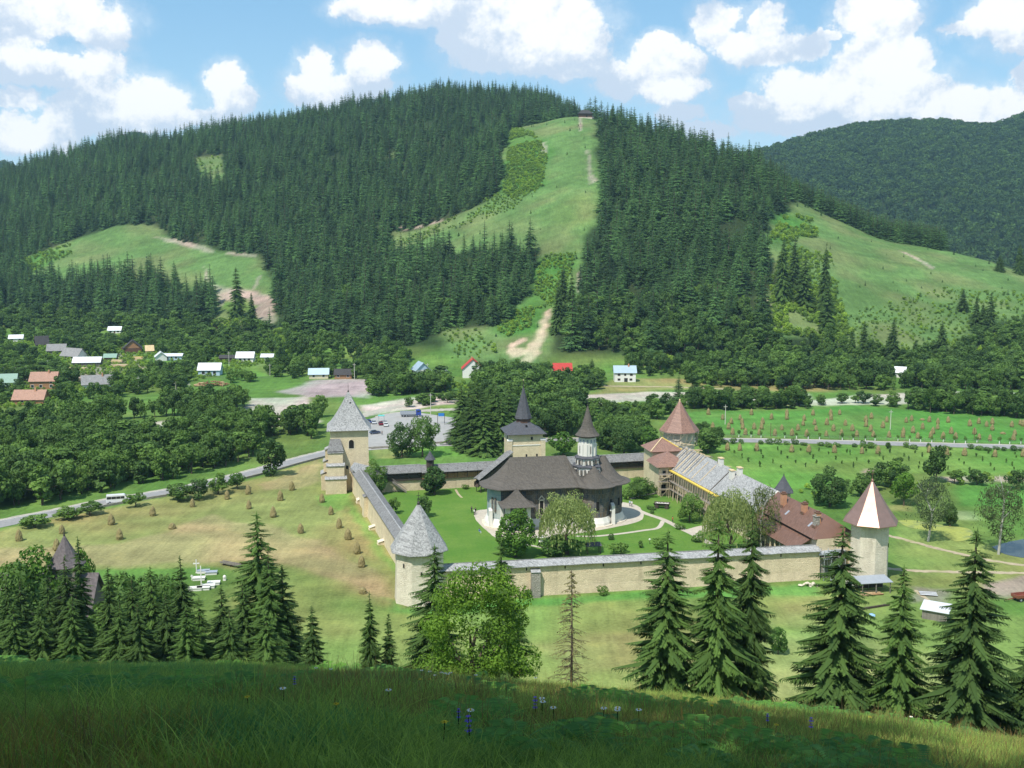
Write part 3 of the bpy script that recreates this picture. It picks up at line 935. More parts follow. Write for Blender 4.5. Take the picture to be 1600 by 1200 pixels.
def broad_geo(seed, nlobe=14, nleaf=900, leaf=0.05, rx=0.36, rz=0.40, cz=0.60, lobe=(0.13, 0.21), hang=0.0, conic=0.0, shell=0.78, reach=0.85, core=0.72):
    rs = np.random.RandomState(seed)
    C = []; Rr = []
    while len(C) < nlobe:
        d = rs.normal(size=3); d /= np.linalg.norm(d)
        f = rs.uniform(0.35, reach)
        c = np.array([d[0] * rx * f, d[1] * rx * f, cz + d[2] * rz * f])
        k = (c[2] - (cz - rz)) / (2 * rz)
        c[:2] *= 1 - conic * k
        C.append(c); Rr.append(rs.uniform(*lobe) * (1 - 0.5 * conic * k))
    C.append(np.array([0, 0, cz])); Rr.append(min(rx, rz) * core)
    C = np.array(C); Rr = np.array(Rr)
    LT = rs.uniform(0.86, 1.16, len(C))
    pr = Rr ** 2; pr[-1] *= 0.35; pr /= pr.sum()
    n = int(nleaf * 2.2)
    li = rs.choice(len(C), n, p=pr)
    d = rs.normal(size=(n, 3)); d /= np.linalg.norm(d, axis=1)[:, None]
    P = C[li] + d * (Rr[li] * rs.uniform(shell, 1.08, n))[:, None] * np.array([1, 1, 0.9])
    deep = np.zeros(n, bool)
    for c, r in zip(C, Rr): deep |= (np.linalg.norm(P - c, axis=1) < 0.72 * r)
    keep = np.where(~deep)[0][:nleaf]
    P = P[keep]; d = d[keep]; li = li[keep]; n = len(keep)
    N = d * 0.75 + rs.normal(size=(n, 3)) * 0.42 + np.array([0, 0, 0.30]); N /= np.linalg.norm(N, axis=1)[:, None]
    A = np.cross(N, rs.normal(size=(n, 3))); 
    if hang: A = A * (1 - hang) + np.array([0, 0, -1.0]) * hang; A -= N * (A * N).sum(1)[:, None]
    A /= np.linalg.norm(A, axis=1)[:, None] + 1e-9
    B = np.cross(N, A)
    s = (leaf * rs.uniform(0.55, 1.45, n))[:, None]
    asp = 0.62 - 0.3 * hang
    V = np.stack([P - A * s, P + B * s * asp + N * s * 0.12, P + A * s, P - B * s * asp + N * s * 0.12], 1).reshape(-1, 3)
    i = np.arange(n) * 4
    F = np.concatenate([np.stack([i, i + 1, i + 2], 1), np.stack([i, i + 2, i + 3], 1)], 0)
    T = np.repeat(LT[li] * rs.uniform(0.78, 1.22, n), 4)
    return V, F, T


def strands_geo(seed, n=420, links=7, top=0.95, rx=0.36, size=0.022, zmin=0.06):
    """hanging willow rods set with leaves"""
    rs = random.Random(seed)
    V = []; F = []; T = []
    for _ in range(n):
        a = rs.uniform(0, 6.283); q = math.sqrt(rs.random())
        rr = rx * (0.25 + 0.8 * q)
        z = 0.50 + 0.48 * math.sqrt(max(0, 1 - min(1, rr / (rx * 1.08)) ** 2)) * rs.uniform(0.75, 1.0)
        L = rs.uniform(0.18, 0.55) * (0.5 + 0.6 * q)
        t0 = rs.uniform(0.75, 1.2); x, y = rr * math.cos(a), rr * math.sin(a)
        for k in range(links):
            zz = z - L * k / links
            if zz < zmin: break
            o = Vector((x + rs.uniform(-.012, .012) + 0.06 * math.cos(a) * (k / links) ** .5, y + rs.uniform(-.012, .012) + 0.06 * math.sin(a) * (k / links) ** .5, zz))
            dn = Vector((rs.uniform(-.35, .35), rs.uniform(-.35, .35), -1)).normalized()
            u = dn.cross(Vector((rs.uniform(-1, 1), rs.uniform(-1, 1), .1))).normalized()
            s = size * rs.uniform(0.7, 1.4)
            b = len(V)
            V += [o - dn * s * 1.6, o + u * s * 0.5, o + dn * s * 1.6, o - u * s * 0.5]
            F += [(b, b + 1, b + 2), (b, b + 2, b + 3)]
            T += [t0 * rs.uniform(0.85, 1.15)] * 4
    return np.array([tuple(v) for v in V]), np.array(F, int), np.array(T)


def trunk_geo(seed, h=0.55, r=0.022, limbs=5, spread=0.22, n=6, bend=0.02):
    rs = random.Random(seed)
    pts = [(rs.uniform(-bend, bend) * k, rs.uniform(-bend, bend) * k, h * k / 4 - (0.03 if k == 0 else 0)) for k in range(5)]
    parts = [tri_tube(pts, [r * 1.25, r, r * 0.85, r * 0.6, r * 0.3], n)]
    for k in range(limbs):
        s = rs.uniform(0.45, 0.9); i = int(s * 4); o = Vector(pts[i])
        a = 6.283 * k / max(limbs, 1) + rs.uniform(-.4, .4)
        e = o + Vector((math.cos(a) * spread * rs.uniform(.7, 1.2), math.sin(a) * spread * rs.uniform(.7, 1.2), rs.uniform(0.10, 0.26)))
        m = (o + e) / 2 + Vector((0, 0, 0.02))
        parts.append(tri_tube([o, m, e], [r * 0.5, r * 0.33, r * 0.12], 5))
    return merge(parts)


PROTO = {}     # kind -> list of (crown mesh, trunk mesh, natural width)


def proto(kind, crowns, trunks, leafmat, barkmat=BARK, warm=0.5):
    out = []
    for k, (V, F, T) in enumerate(crowns):
        me = mesh_np('crown', V, F, [leafmat], False, tint_cols(T, warm))
        tv, tf = trunks[k % len(trunks)]
        tm = mesh_np('trunk', tv, tf, [barkmat], True)
        w = 2 * np.percentile(np.hypot(V[:, 0], V[:, 1]), 96)
        out.append((me, tm, float(w)))
    PROTO[kind] = out


proto('spruce_far', [spruce_geo(s, 26 + 2 * (s % 4), 7, 4, (0.125, 0.15, 0.17, 0.19)[s % 4], 0.02, (0.46, 0.36, 0.55)[s % 3], (0.28, 0.45, 0.35)[s % 3], 1.0, (0.3, 1.1), 0.7) for s in range(8)], [merge([tri_tube([(0, 0, -.03), (0, 0, .5), (0, 0, .97)], [.012, .008, .002], 5)])], SPRUCE)
proto('spruce_mid', [spruce_geo(40 + s, 26, 8, 5, 0.165, 0.04) for s in range(4)], [merge([tri_tube([(0, 0, -.03), (0, 0, .5), (0, 0, .97)], [.013, .009, .002], 6)])], SPRUCE)
proto('spruce_near', [spruce_geo(60 + s, 50, 11, 30, (0.17, 0.185, 0.20)[s % 3], 0.02, 0.6, 0.42, 0.85, (0.5, 2.0), 1.1, (0.27, 0.16)) for s in range(5)], [merge([tri_tube([(0, 0, -.05), (0, 0, .5), (0, 0, .97)], [.015, .010, .002], 8)])], SPRUCE_NEAR)
proto('spruce_light', [spruce_geo(90 + s, 46, 11, 26, 0.20, 0.02, 0.4, 0.35, 0.85, (0.3, 1.4), 0.9, (0.28, 0.17)) for s in range(2)], [merge([tri_tube([(0, 0, -.05), (0, 0, .5), (0, 0, .97)], [.015, .010, .002], 8)])], SPRUCE_LIGHT)
_tr = [trunk_geo(s) for s in range(4)]
proto('broad', [broad_geo(100 + s, 16 + 3 * s, 1500, 0.036, 0.36, 0.36 + 0.03 * (s % 3), 0.60, (0.07, 0.17), 0, 0.25 * (s % 3), 0.6, 1.08, 0.55) for s in range(6)], _tr, LEAF)
proto('broad_dark', [broad_geo(130 + s, 22, 1700, 0.034, 0.36, 0.40, 0.57, (0.08, 0.17), 0, 0.2, 0.65, 1.05, 0.58) for s in range(3)], _tr, LEAF_DARK)
proto('broad_bright', [broad_geo(140 + s, 14, 1300, 0.040, 0.36, 0.40, 0.56) for s in range(3)], _tr, LEAF_BRIGHT)
proto('slim', [broad_geo(150 + s, 12, 700, 0.042, 0.19, 0.44, 0.54, (0.08, 0.13), 0.1, 0.3) for s in range(4)], _tr, LEAF)
proto('cone', [broad_geo(156 + s, 22, 2600, 0.026, 0.30, 0.47, 0.50, (0.09, 0.14), 0, 0.85) for s in range(2)], [trunk_geo(9, 0.3, 0.02, 0, 0.2)], LEAF_DARK)
proto('bush', [broad_geo(160 + s, 9, 420, 0.075, 0.50, 0.42, 0.50, (0.2, 0.3)) for s in range(4)], [trunk_geo(9, 0.3, 0.02, 3, 0.2)], LEAF)
proto('scrub', [broad_geo(170 + s, 7, 260, 0.088, 0.42, 0.42, 0.50, (0.2, 0.3)) for s in range(4)], [trunk_geo(9, 0.3, 0.02, 0, 0.2)], SCRUB_LEAF)
proto('far', [broad_geo(180 + s, 9, 220, 0.085, 0.44, 0.36, 0.62, (0.18, 0.26)) for s in range(5)], [trunk_geo(9, 0.4, 0.03, 0, 0.2)], FAR_LEAF)
proto('lime', [broad_geo(190, 24, 5200, 0.021, 0.34, 0.46, 0.52, (0.12, 0.19), 0, 0.35), broad_geo(191, 26, 5200, 0.021, 0.40, 0.44, 0.54, (0.12, 0.19))], _tr, LEAF_BRIGHT)
proto('maple', [broad_geo(193, 60, 22000, 0.0080, 0.42, 0.46, 0.52, (0.06, 0.12), 0, 0.45, 0.55, 1.02, 0.6)], _tr, MAPLE_LEAF)
proto('round', [broad_geo(195 + s, 34, 4600, 0.022, 0.42, 0.44, 0.54, (0.08, 0.17), 0, 0.15, 0.65, 1.0, 0.62) for s in range(2)], _tr, LEAF)
proto('willow', [tuple(np.concatenate(z) if i != 1 else np.concatenate([z[0], z[1] + len(a[0])]) for i, z in enumerate(zip(a, b)))
                 for a, b in ((broad_geo(200 + s, 26, 3000, 0.015, 0.38, 0.26, 0.72, (0.07, 0.14), 0.5, 0, 0.6, 1.1, 0.5), strands_geo(210 + s, 620, 9, 0.95, 0.38, 0.015)) for s in range(2))], [trunk_geo(3, 0.62, 0.03, 6, 0.25)], WILLOW_LEAF)
proto('birch', [tuple(np.concatenate(z) if i != 1 else np.concatenate([z[0], z[1] + len(a[0])]) for i, z in enumerate(zip(a, b)))
                for a, b in ((broad_geo(220 + s, 34, 5200, 0.0115, 0.25, 0.42, 0.56, (0.07, 0.11), 0.3, 0.45, 0.45), strands_geo(230 + s, 160, 5, 0.95, 0.24, 0.009, 0.25)) for s in range(3))], [trunk_geo(5, 0.85, 0.014, 7, 0.14)], BIRCH_LEAF, BIRCH_BARK)


def put_tree(name, label, cat, kind, v, loc, h, w, rot=0.0, group=None):
    ps = PROTO[kind]; cm, tm, w0 = ps[v % len(ps)]
    o = thing(name, label, cat, loc, rot, group)
    o.scale = (w / w0, w / w0, h)
    link('crown', cm, o); link('trunk', tm, o)
    return o


# ------------------------------------------------------------------ masses of trees as one object of instanced trees
def scatter(name, label, kinds, X, Y, Z, Hh, W, idx, rot, kind_prop='stuff'):
    col = bpy.data.collections.new(name + '_trees')
    w0s = []
    for kind in kinds:
        for cm, tm, w0 in PROTO[kind]:
            bm_v = []
            me = bpy.data.meshes.new('tree_%03d' % len(w0s))
            nv = len(cm.vertices); nt_ = len(tm.vertices)
            V = np.empty((nv + nt_) * 3, np.float32)
            cm.vertices.foreach_get('co', V[:nv * 3]); tm.vertices.foreach_get('co', V[nv * 3:])
            f1 = np.empty(len(cm.loops), np.int32); cm.loops.foreach_get('vertex_index', f1)
            f2 = np.empty(len(tm.loops), np.int32); tm.loops.foreach_get('vertex_index', f2)
            F = np.concatenate([f1, f2 + nv]).reshape(-1, 3)
            tc = np.ones((nv + nt_) * 4, np.float32); cm.color_attributes['tint'].data.foreach_get('color', tc[:nv * 4])
            me = mesh_np('tree_%03d' % len(w0s), V.reshape(-1, 3), F, [cm.materials[0], tm.materials[0]], False, tc.reshape(-1, 4)[:, :3],
                         np.concatenate([np.zeros(len(f1) // 3, int), np.ones(len(f2) // 3, int)]))
            o = bpy.data.objects.new('tree_%03d' % len(w0s), me)
            col.objects.link(o); w0s.append(w0)
    w0s = np.array(w0s)
    idx = np.asarray(idx) % len(w0s)
    me = bpy.data.meshes.new(name)
    n = len(X)
    me.vertices.add(n)
    me.vertices.foreach_set('co', np.stack([X, Y, Z], 1).astype(np.float32).ravel())
    for an, typ, val in (('tree', 'INT', idx.astype(np.int32)), ('turn', 'FLOAT', np.asarray(rot, np.float32))):
        a = me.attributes.new(an, typ, 'POINT'); a.data.foreach_set('value', val)
    a = me.attributes.new('size', 'FLOAT_VECTOR', 'POINT')
    s = np.stack([W / w0s[idx], W / w0s[idx], Hh], 1).astype(np.float32); a.data.foreach_set('vector', s.ravel())
    g = bpy.data.node_groups.new(name + '_nodes', 'GeometryNodeTree')
    g.interface.new_socket('Geometry', in_out='INPUT', socket_type='NodeSocketGeometry')
    g.interface.new_socket('Geometry', in_out='OUTPUT', socket_type='NodeSocketGeometry')
    N = g.nodes; Lk = g.links
    gi = N.new('NodeGroupInput'); go = N.new('NodeGroupOutput')
    ci = N.new('GeometryNodeCollectionInfo'); ci.inputs['Collection'].default_value = col
    ci.inputs['Separate Children'].default_value = True; ci.inputs['Reset Children'].default_value = True
    ip = N.new('GeometryNodeInstanceOnPoints'); ip.inputs['Pick Instance'].default_value = True
    def na(nm, t):
        q = N.new('GeometryNodeInputNamedAttribute'); q.data_type = t; q.inputs['Name'].default_value = nm
        return q.outputs['Attribute']
    cx = N.new('ShaderNodeCombineXYZ')
    Lk.new(na('turn', 'FLOAT'), cx.inputs[2])
    Lk.new(gi.outputs[0], ip.inputs['Points']); Lk.new(ci.outputs[0], ip.inputs['Instance'])
    Lk.new(na('tree', 'INT'), ip.inputs['Instance Index'])
    Lk.new(cx.outputs[0], ip.inputs['Rotation']); Lk.new(na('size', 'FLOAT_VECTOR'), ip.inputs['Scale'])
    Lk.new(ip.outputs[0], go.inputs[0])
    o = link(name, me)
    md = o.modifiers.new('instances', 'NODES'); md.node_group = g
    return tag(o, label, None, None, kind_prop)


# ------------------------------------------------------------------ where the woods stand
RS = np.random.RandomState(7)


def jitter_grid(x0, x1, y0, y1, s):
    gx, gy = np.meshgrid(np.arange(x0, x1, s), np.arange(y0, y1, s * 0.87))
    gx = gx + (np.arange(gx.shape[0]) % 2)[:, None] * s * 0.5
    gx = gx + RS.uniform(-.36, .36, gx.shape) * s; gy = gy + RS.uniform(-.36, .36, gy.shape) * s
    return gx.ravel(), gy.ravel()


def fill(pix, s):
    P = poly_world(pix)
    x, y = jitter_grid(P[:, 0].min(), P[:, 0].max(), P[:, 1].min(), P[:, 1].max(), s)
    k = poly_dist(P, x, y) > 0
    return x[k], y[k]


# terrain skyline table: how high the bare ground in front of each spot stands against the view
_hy = np.concatenate([np.arange(160, 1600, 8.0), np.arange(1600, 3400, 30.0)])
_hp = np.arange(-300, 1901, 10.0)
_u = (_hp - 800) / FPX
_HX = _u[None, :] * (0.99 * _hy[:, None] + 5); _HY = np.repeat(_hy[:, None], len(_hp), 1)
_TAN = np.maximum.accumulate((H(_HX.ravel(), _HY.ravel()).reshape(_HX.shape) - CAM_Z) / _HY, 0)


def clears(x, y, ztop):
    px = PXofxy(x, y)
    i = np.clip(np.searchsorted(_hy, y - 14) - 1, 0, len(_hy) - 1); j = np.clip(((px + 300) / 10).astype(int), 0, len(_hp) - 1)
    return (ztop - CAM_Z) / y > _TAN[i, j]


def hill_spruces():
    x, y = jitter_grid(-760, 720, 590, 1500, 8.2)
    bx, by = jitter_grid(220, 400, 880, 1060, 4.6); bp = PXofxy(bx, by); bk = (bp > 1236) & (bp < 1474)
    keep = (PXofxy(x, y) < 1236); x = np.concatenate([x[keep], bx[bk]]); y = np.concatenate([y[keep], by[bk]])
    px = PXofxy(x, y); z = H(x, y)
    ok = (px > -70) & (px < 1500) & ~(in_meadow(x, y, 1.5) & ~((px > 1236) & (y > T_FY(px) + 1)))
    # lower limit of the spruce forest in the photograph
    _, py, _d = proj(x, y, z)
    low = np.interp(px, [-70, 0, 50, 330, 345, 430, 500, 620, 690, 800, 850, 880, 940, 1000, 1100, 1190, 1240, 1500], [492, 492, 482, 505, 505, 512, 524, 545, 520, 515, 500, 540, 560, 568, 568, 540, 402, 402])
    ycrest = T_FY(px)
    ok &= (py < low + 4 * RS.uniform(-1, 1, len(x))) & (z > 4)
    right = px > 1236
    ok &= ~right | ((y > ycrest + 1) & (y < ycrest + 60) & (px < 1474))
    ok &= ((vnoise(x, y, 24) > -0.36) | (y > 1300)) & (RS.rand(len(x)) > 0.06)
    mixed = (px > 855) & (px < 1195) & (py > 462) & (vnoise(x + 40, y, 20) > -0.06)
    ok &= ~mixed
    x, y, z, px = x[ok], y[ok], z[ok], px[ok]
    n = len(x)
    h = (12.5 + 17.0 * RS.rand(n) ** 1.25) * (1 + 0.38 * fbm(x, y, 34, 2)) * np.interp(y, [600, 900, 1400], [1.1, 1.0, 0.80])
    band = px > 1225
    h[band] = RS.uniform(17, 22.5, band.sum())
    w = h * RS.uniform(0.33, 0.50, n)
    k = clears(x, y, z + h + 4)
    return x[k], y[k], z[k], h[k], w[k], px[k]


SX, SY, SZ, SH, SW, SPX = hill_spruces()
# woods of broad-leaved trees: spacing, height range, width factor, outline of where they stand, zone
WOODS = [
    ('mixed', 8.0, (9, 15), 0.7, [(878, 538), (1000, 562), (1190, 545), (1190, 492), (1100, 468), (1000, 474), (905, 470)]),
    ('mixed', 15.0, (9, 14), 0.7, [(440, 500), (600, 530), (690, 505), (800, 495), (800, 470), (600, 470), (440, 470)]),
    ('wood', 5.3, (8, 12.5), 0.66, [(-60, 812), (0, 802), (100, 783), (180, 765), (280, 747), (345, 732), (400, 714), (455, 700), (498, 690), (503, 650), (475, 636), (430, 636), (380, 634), (300, 644), (220, 652), (140, 660), (60, 668), (-60, 676)]),
    ('belt', 4.8, (5, 10), 0.85, [(1065, 640), (1130, 641), (1268, 640), (1262, 626), (1130, 626), (1065, 632)]),
    ('belt', 5.5, (6, 11), 0.8, [(1405, 640), (1470, 648), (1640, 656), (1640, 636), (1480, 632), (1420, 636)]),
    ('belt', 6.5, (4, 6), 1.0, [(1270, 634), (1330, 632), (1400, 637), (1400, 632), (1330, 629), (1270, 631)]),
    ('bank', 6.5, (5, 13), 0.8, [(1070, 606), (1160, 606), (1260, 611), (1440, 609), (1640, 612), (1640, 584), (1480, 586), (1260, 588), (1070, 590)]),
    ('foot', 8.0, (4, 13), 0.75, [(985, 588), (1200, 588), (1480, 586), (1640, 572), (1640, 505), (1560, 512), (1500, 550), (1420, 552), (1330, 548), (1300, 535), (1200, 535), (1100, 565), (985, 566)]),
    ('gate', 5.6, (9, 14), 0.7, [(800, 684), (905, 684), (905, 640), (880, 618), (800, 604), (735, 604), (760, 640)]),
    ('gate', 5.6, (8, 11), 0.75, [(725, 604), (870, 606), (940, 612), (940, 598), (900, 590), (740, 584)]),
    ('clump', 5.2, (8, 10.5), 0.8, [(580, 620), (640, 618), (696, 613), (696, 604), (640, 607), (580, 610)]),
    ('clump', 6.0, (3, 5), 1.1, [(632, 640), (700, 630), (715, 622), (700, 620), (640, 630)]),
    ('slope', 8.0, (6, 10), 0.8, [(430, 565), (560, 575), (700, 585), (700, 600), (560, 594), (430, 592)]),
    ('slope', 9.0, (6, 11), 0.7, [(430, 520), (520, 530), (640, 548), (640, 575), (520, 565), (430, 560)]),
    ('village', 8.2, (5, 9), 0.9, [(-40, 492), (60, 488), (330, 510), (430, 520), (430, 592), (300, 612), (130, 628), (-40, 640)]),
    ('village', 9.0, (7, 12), 0.8, [(-60, 485), (330, 505), (330, 522), (150, 520), (60, 512), (-60, 520)]),
    ('beyond', 7.0, (6, 10), 0.8, [(1360, 770), (1420, 775), (1425, 745), (1380, 742)]),
    ('court', 6.0, (6, 9), 0.85, [(930, 706), (1010, 706), (1010, 672), (935, 672)]),
    ('court', 7.0, (5, 8), 0.85, [(880, 660), (1010, 664), (1050, 655), (1050, 640), (890, 645)]),
    ('wall', 7.0, (4, 6), 1.0, [(1070, 705), (1122, 705), (1120, 680), (1085, 672)]),
]
HOUSE_FEET = [(23, 534, 16), (62, 542, 14), (86, 553, 18), (112, 562, 22), (134, 573, 24), (178, 521, 16), (203, 552, 24), (232, 552, 8), (249, 564, 14), (268, 563, 18), (171, 564, 12), (66, 608, 24), (43, 632, 26), (148, 608, 26), (2, 606, 20),
              (326, 587, 24), (382, 566, 22), (356, 565, 16), (417, 563, 12), (536, 592, 12), (497, 592, 12), (657, 588, 18), (691, 590, 13), (738, 591, 24), (879, 588, 20), (977, 597, 24), (1408, 590, 10), (328, 606, 28), (185, 570, 30)]
KEEP_CLEAR = [poly_world(p) for p in (
    [(185, 660), (265, 652), (300, 668), (290, 690), (200, 692)], [(395, 628), (480, 625), (500, 662), (400, 672), (360, 664)], [(404, 690), (445, 680), (480, 684), (470, 706), (415, 712)],
    [(100, 566), (222, 556), (232, 592), (110, 596)], [(330, 566), (405, 566), (418, 592), (345, 592)])] + [poly_world([(x - w, y - 7), (x + w, y - 7), (x + w, y + 13), (x - w, y + 13)]) for x, y, w in HOUSE_FEET]


def woods():
    out = []
    for zone, s, hr, wf, pix in WOODS:
        x, y = fill(pix, s)
        bad = np.zeros(len(x), bool)
        for P in KEEP_CLEAR: bad |= poly_dist(P, x, y) > -1.5
        x, y = x[~bad], y[~bad]; n = len(x)
        h = RS.uniform(hr[0], hr[1], n) * (1 + 0.3 * fbm(x, y, 25, 2)); w = h * wf * RS.uniform(0.8, 1.2, n)
        out += list(zip(x, y, H(x, y), h, w, [zone] * n))
    return out


WT = woods()


def largest(cands, n_keep):
    """how many cells of a 1000 x 750 view each tree shows (nearer trees hide farther ones): indices of those that show largest. cands: x, y, z, h, w, conical"""
    x, y, z, h, w, con = cands
    px, pt, dep = proj(x, y, z + h); _, pb, _ = proj(x, y, z)
    f = 1000 / 1600.0
    half = w * 0.5 * FPX / dep * f; px = px * f; pt = pt * f; pb = pb * f
    buf = np.full((750, 1000), -1, np.int32)
    for i in np.argsort(-y):
        xm, t, b, hw = px[i], pt[i], pb[i], half[i]
        if xm < 0 or xm >= 1000 or b < 0 or t > 749: continue
        for t0, t1, k in (((0.0, 0.35, 0.3), (0.35, 0.7, 0.65), (0.7, 1.0, 0.95)) if con[i] else ((0.0, 0.8, 0.85),)):
            r0 = int(max(0, t + (b - t) * t0)); r1 = int(min(749, t + (b - t) * t1)) + 1
            c0 = int(max(0, xm - hw * k)); c1 = int(min(999, xm + hw * k)) + 1
            if r1 > r0 and c1 > c0: buf[r0:r1, c0:c1] = i
    cnt = np.bincount(buf[buf >= 0], minlength=len(x))
    return cnt


WX, WY, WZ, WH, WW = (np.array([t[k] for t in WT]) for k in range(5))
ns = len(SX)
CNT = largest((np.concatenate([SX, WX]), np.concatenate([SY, WY]), np.concatenate([SZ, WZ]), np.concatenate([SH, WH]), np.concatenate([SW, WW]), np.concatenate([np.ones(ns, bool), np.zeros(len(WX), bool)])), 0)
N_SPRUCE, N_BROAD = 245, 255          # with those placed one by one below: about 300 of each
s_pick = np.argsort(-CNT[:ns])[:N_SPRUCE]
b_pick = np.argsort(-CNT[ns:])[:N_BROAD]

SPR_ZONES = {
    'left': 'forest left of the grassy strip', 'wedge': 'forest wedge under the strip', 'steep': 'steep forest right of the strip',
    'stand': 'stand above the village', 'band': 'plantation along the pasture crest',
}


def spruce_zone(px, py):
    if px > 1225: return 'band'
    if px > 845: return 'steep'
    if px < 345 and py > 428: return 'stand'
    if px > 605 and py > 385: return 'wedge'
    return 'left'


_, SPY, _ = proj(SX, SY, SZ)
_edge = in_meadow(SX[s_pick], SY[s_pick], 14.0)
for i, ed in zip(s_pick, _edge):
    zn = spruce_zone(SPX[i], SPY[i])
    pos = 'at the open grassy edge' if ed else ('in the bottom rows' if SPY[i] > 470 else ('near the skyline' if SPY[i] < 240 else 'inside'))
    put_tree('spruce_tree', ('spruce %s of the %s' if pos != 'inside' else 'spruce %s the %s') % (pos, SPR_ZONES[zn]), 'spruce tree', 'spruce_far', int(RS.randint(8)), (SX[i], SY[i], SZ[i] - 0.3), SH[i], SW[i], RS.uniform(0, 6.28), 'spruces %s of the %s' % (pos, SPR_ZONES[zn]))
rest = np.ones(ns, bool); rest[s_pick] = False
scatter('spruce_forest', 'dense dark spruce forest covering the hill behind the monastery', ['spruce_far'], SX[rest], SY[rest], SZ[rest] - 0.3, SH[rest], SW[rest], RS.randint(0, 8, rest.sum()), RS.uniform(0, 6.28, rest.sum()))

BR_ZONES = {
    'mixed': ('lighter leafy tree mixed among the spruces low on the hill', 'leafy trees mixed among the hill spruces'),
    'wood': ('leafy tree in the thick wood on the far side of the curving road', 'trees of the thick roadside wood'),
    'belt': ('rounded leafy tree between the gravel river bed and the haystack field', 'trees of the belt behind the haystack field'),
    'bank': ('leafy tree on the far bank of the pale gravel river bed', 'trees on the far bank of the river bed'),
    'foot': ('leafy tree at the foot of the wide green pasture on the hill', 'trees at the foot of the pasture'),
    'gate': ('tall leafy tree in the group behind the square gate tower', 'trees behind the gate tower'),
    'clump': ('rounded leafy tree in the clump between the car park and the houses', 'trees beyond the car park'),
    'slope': ('leafy tree on the low slope beneath the spruces by the red roofed house', 'trees on the low slope'),
    'village': ('leafy garden tree standing among the village houses', 'trees among the village houses'),
    'beyond': ('leafy tree in the hedge line beyond the copper roofed corner tower', 'trees in the hedge line'),
    'court': ('rounded leafy tree just outside the back wall of the monastery', 'trees outside the back wall'),
    'wall': ('small leafy tree beside the scaffolded corner tower', 'trees beside the scaffolded tower'),
}
KIND_OF = {'wood': ('broad', 'broad', 'slim', 'broad'), 'gate': ('broad', 'slim', 'broad_dark')}
_, BPY, _ = proj(WX, WY, WZ); BPX = PXofxy(WX, WY)
for i in b_pick:
    zn = WT[i][5]
    kinds = KIND_OF.get(zn, ('broad', 'broad', 'broad_dark'))
    kd = kinds[RS.randint(len(kinds))]
    lab, grp = BR_ZONES[zn]
    if zn == 'wood':
        front = BPY[i] > np.interp(BPX[i], [0, 100, 180, 280, 345, 400, 455, 500], [802, 783, 765, 747, 732, 714, 700, 690]) - 22
        lab = 'leafy tree %s the thick wood beyond the curving road' % ('in the front row of' if front else ('in the middle of' if BPY[i] > 680 else 'at the far side of'))
        grp = lab.replace('leafy tree', 'trees')
    put_tree('leafy_tree', lab, 'tree', kd, int(RS.randint(6)), (WX[i], WY[i], WZ[i] - 0.2), WH[i], WW[i] * (0.7 if kd == 'slim' else 1.0), RS.uniform(0, 6.28), grp)
rest = np.ones(len(WX), bool); rest[b_pick] = False
scatter('broadleaf_wood', 'mass of leafy trees and tall bushes on the valley floor and hill foot', ['broad', 'slim', 'broad_dark'], WX[rest], WY[rest], WZ[rest] - 0.2, WH[rest], WW[rest], RS.choice([0, 1, 2, 3, 4, 5, 0, 1, 2, 3, 6, 7, 8, 9, 10, 11], rest.sum()), RS.uniform(0, 6.28, rest.sum()))

# far mountain: one canopy
x, y = jitter_grid(250, 1400, 1480, 2500, 10.0)
px = PXofxy(x, y); z = H(x, y)
h = RS.uniform(11, 19, len(x)); k = (px > 1120) & (px < 1720) & clears(x, y, z + h + 6)
x2, y2 = jitter_grid(-1500, -600, 2600, 3000, 16.0); px2 = PXofxy(x2, y2); z2 = H(x2, y2); k2 = (px2 > -60) & (px2 < 300) & clears(x2, y2, z2 + 18)
X = np.concatenate([x[k], x2[k2]]); Y = np.concatenate([y[k], y2[k2]]); Z = np.concatenate([z[k], z2[k2]]); Hh = RS.uniform(11, 19, len(X))
con = RS.rand(len(X)) < np.where(Z < 130, 0.45, 0.12)
scatter('far_forest', 'mixed forest covering the distant blue green mountains', ['far', 'spruce_far'], X, Y, Z - 1.0, Hh, np.where(con, Hh * 0.35, Hh * RS.uniform(0.8, 1.1, len(X))), np.where(con, 5 + RS.randint(0, 8, len(X)), RS.randint(0, 5, len(X))), RS.uniform(0, 6.28, len(X)))

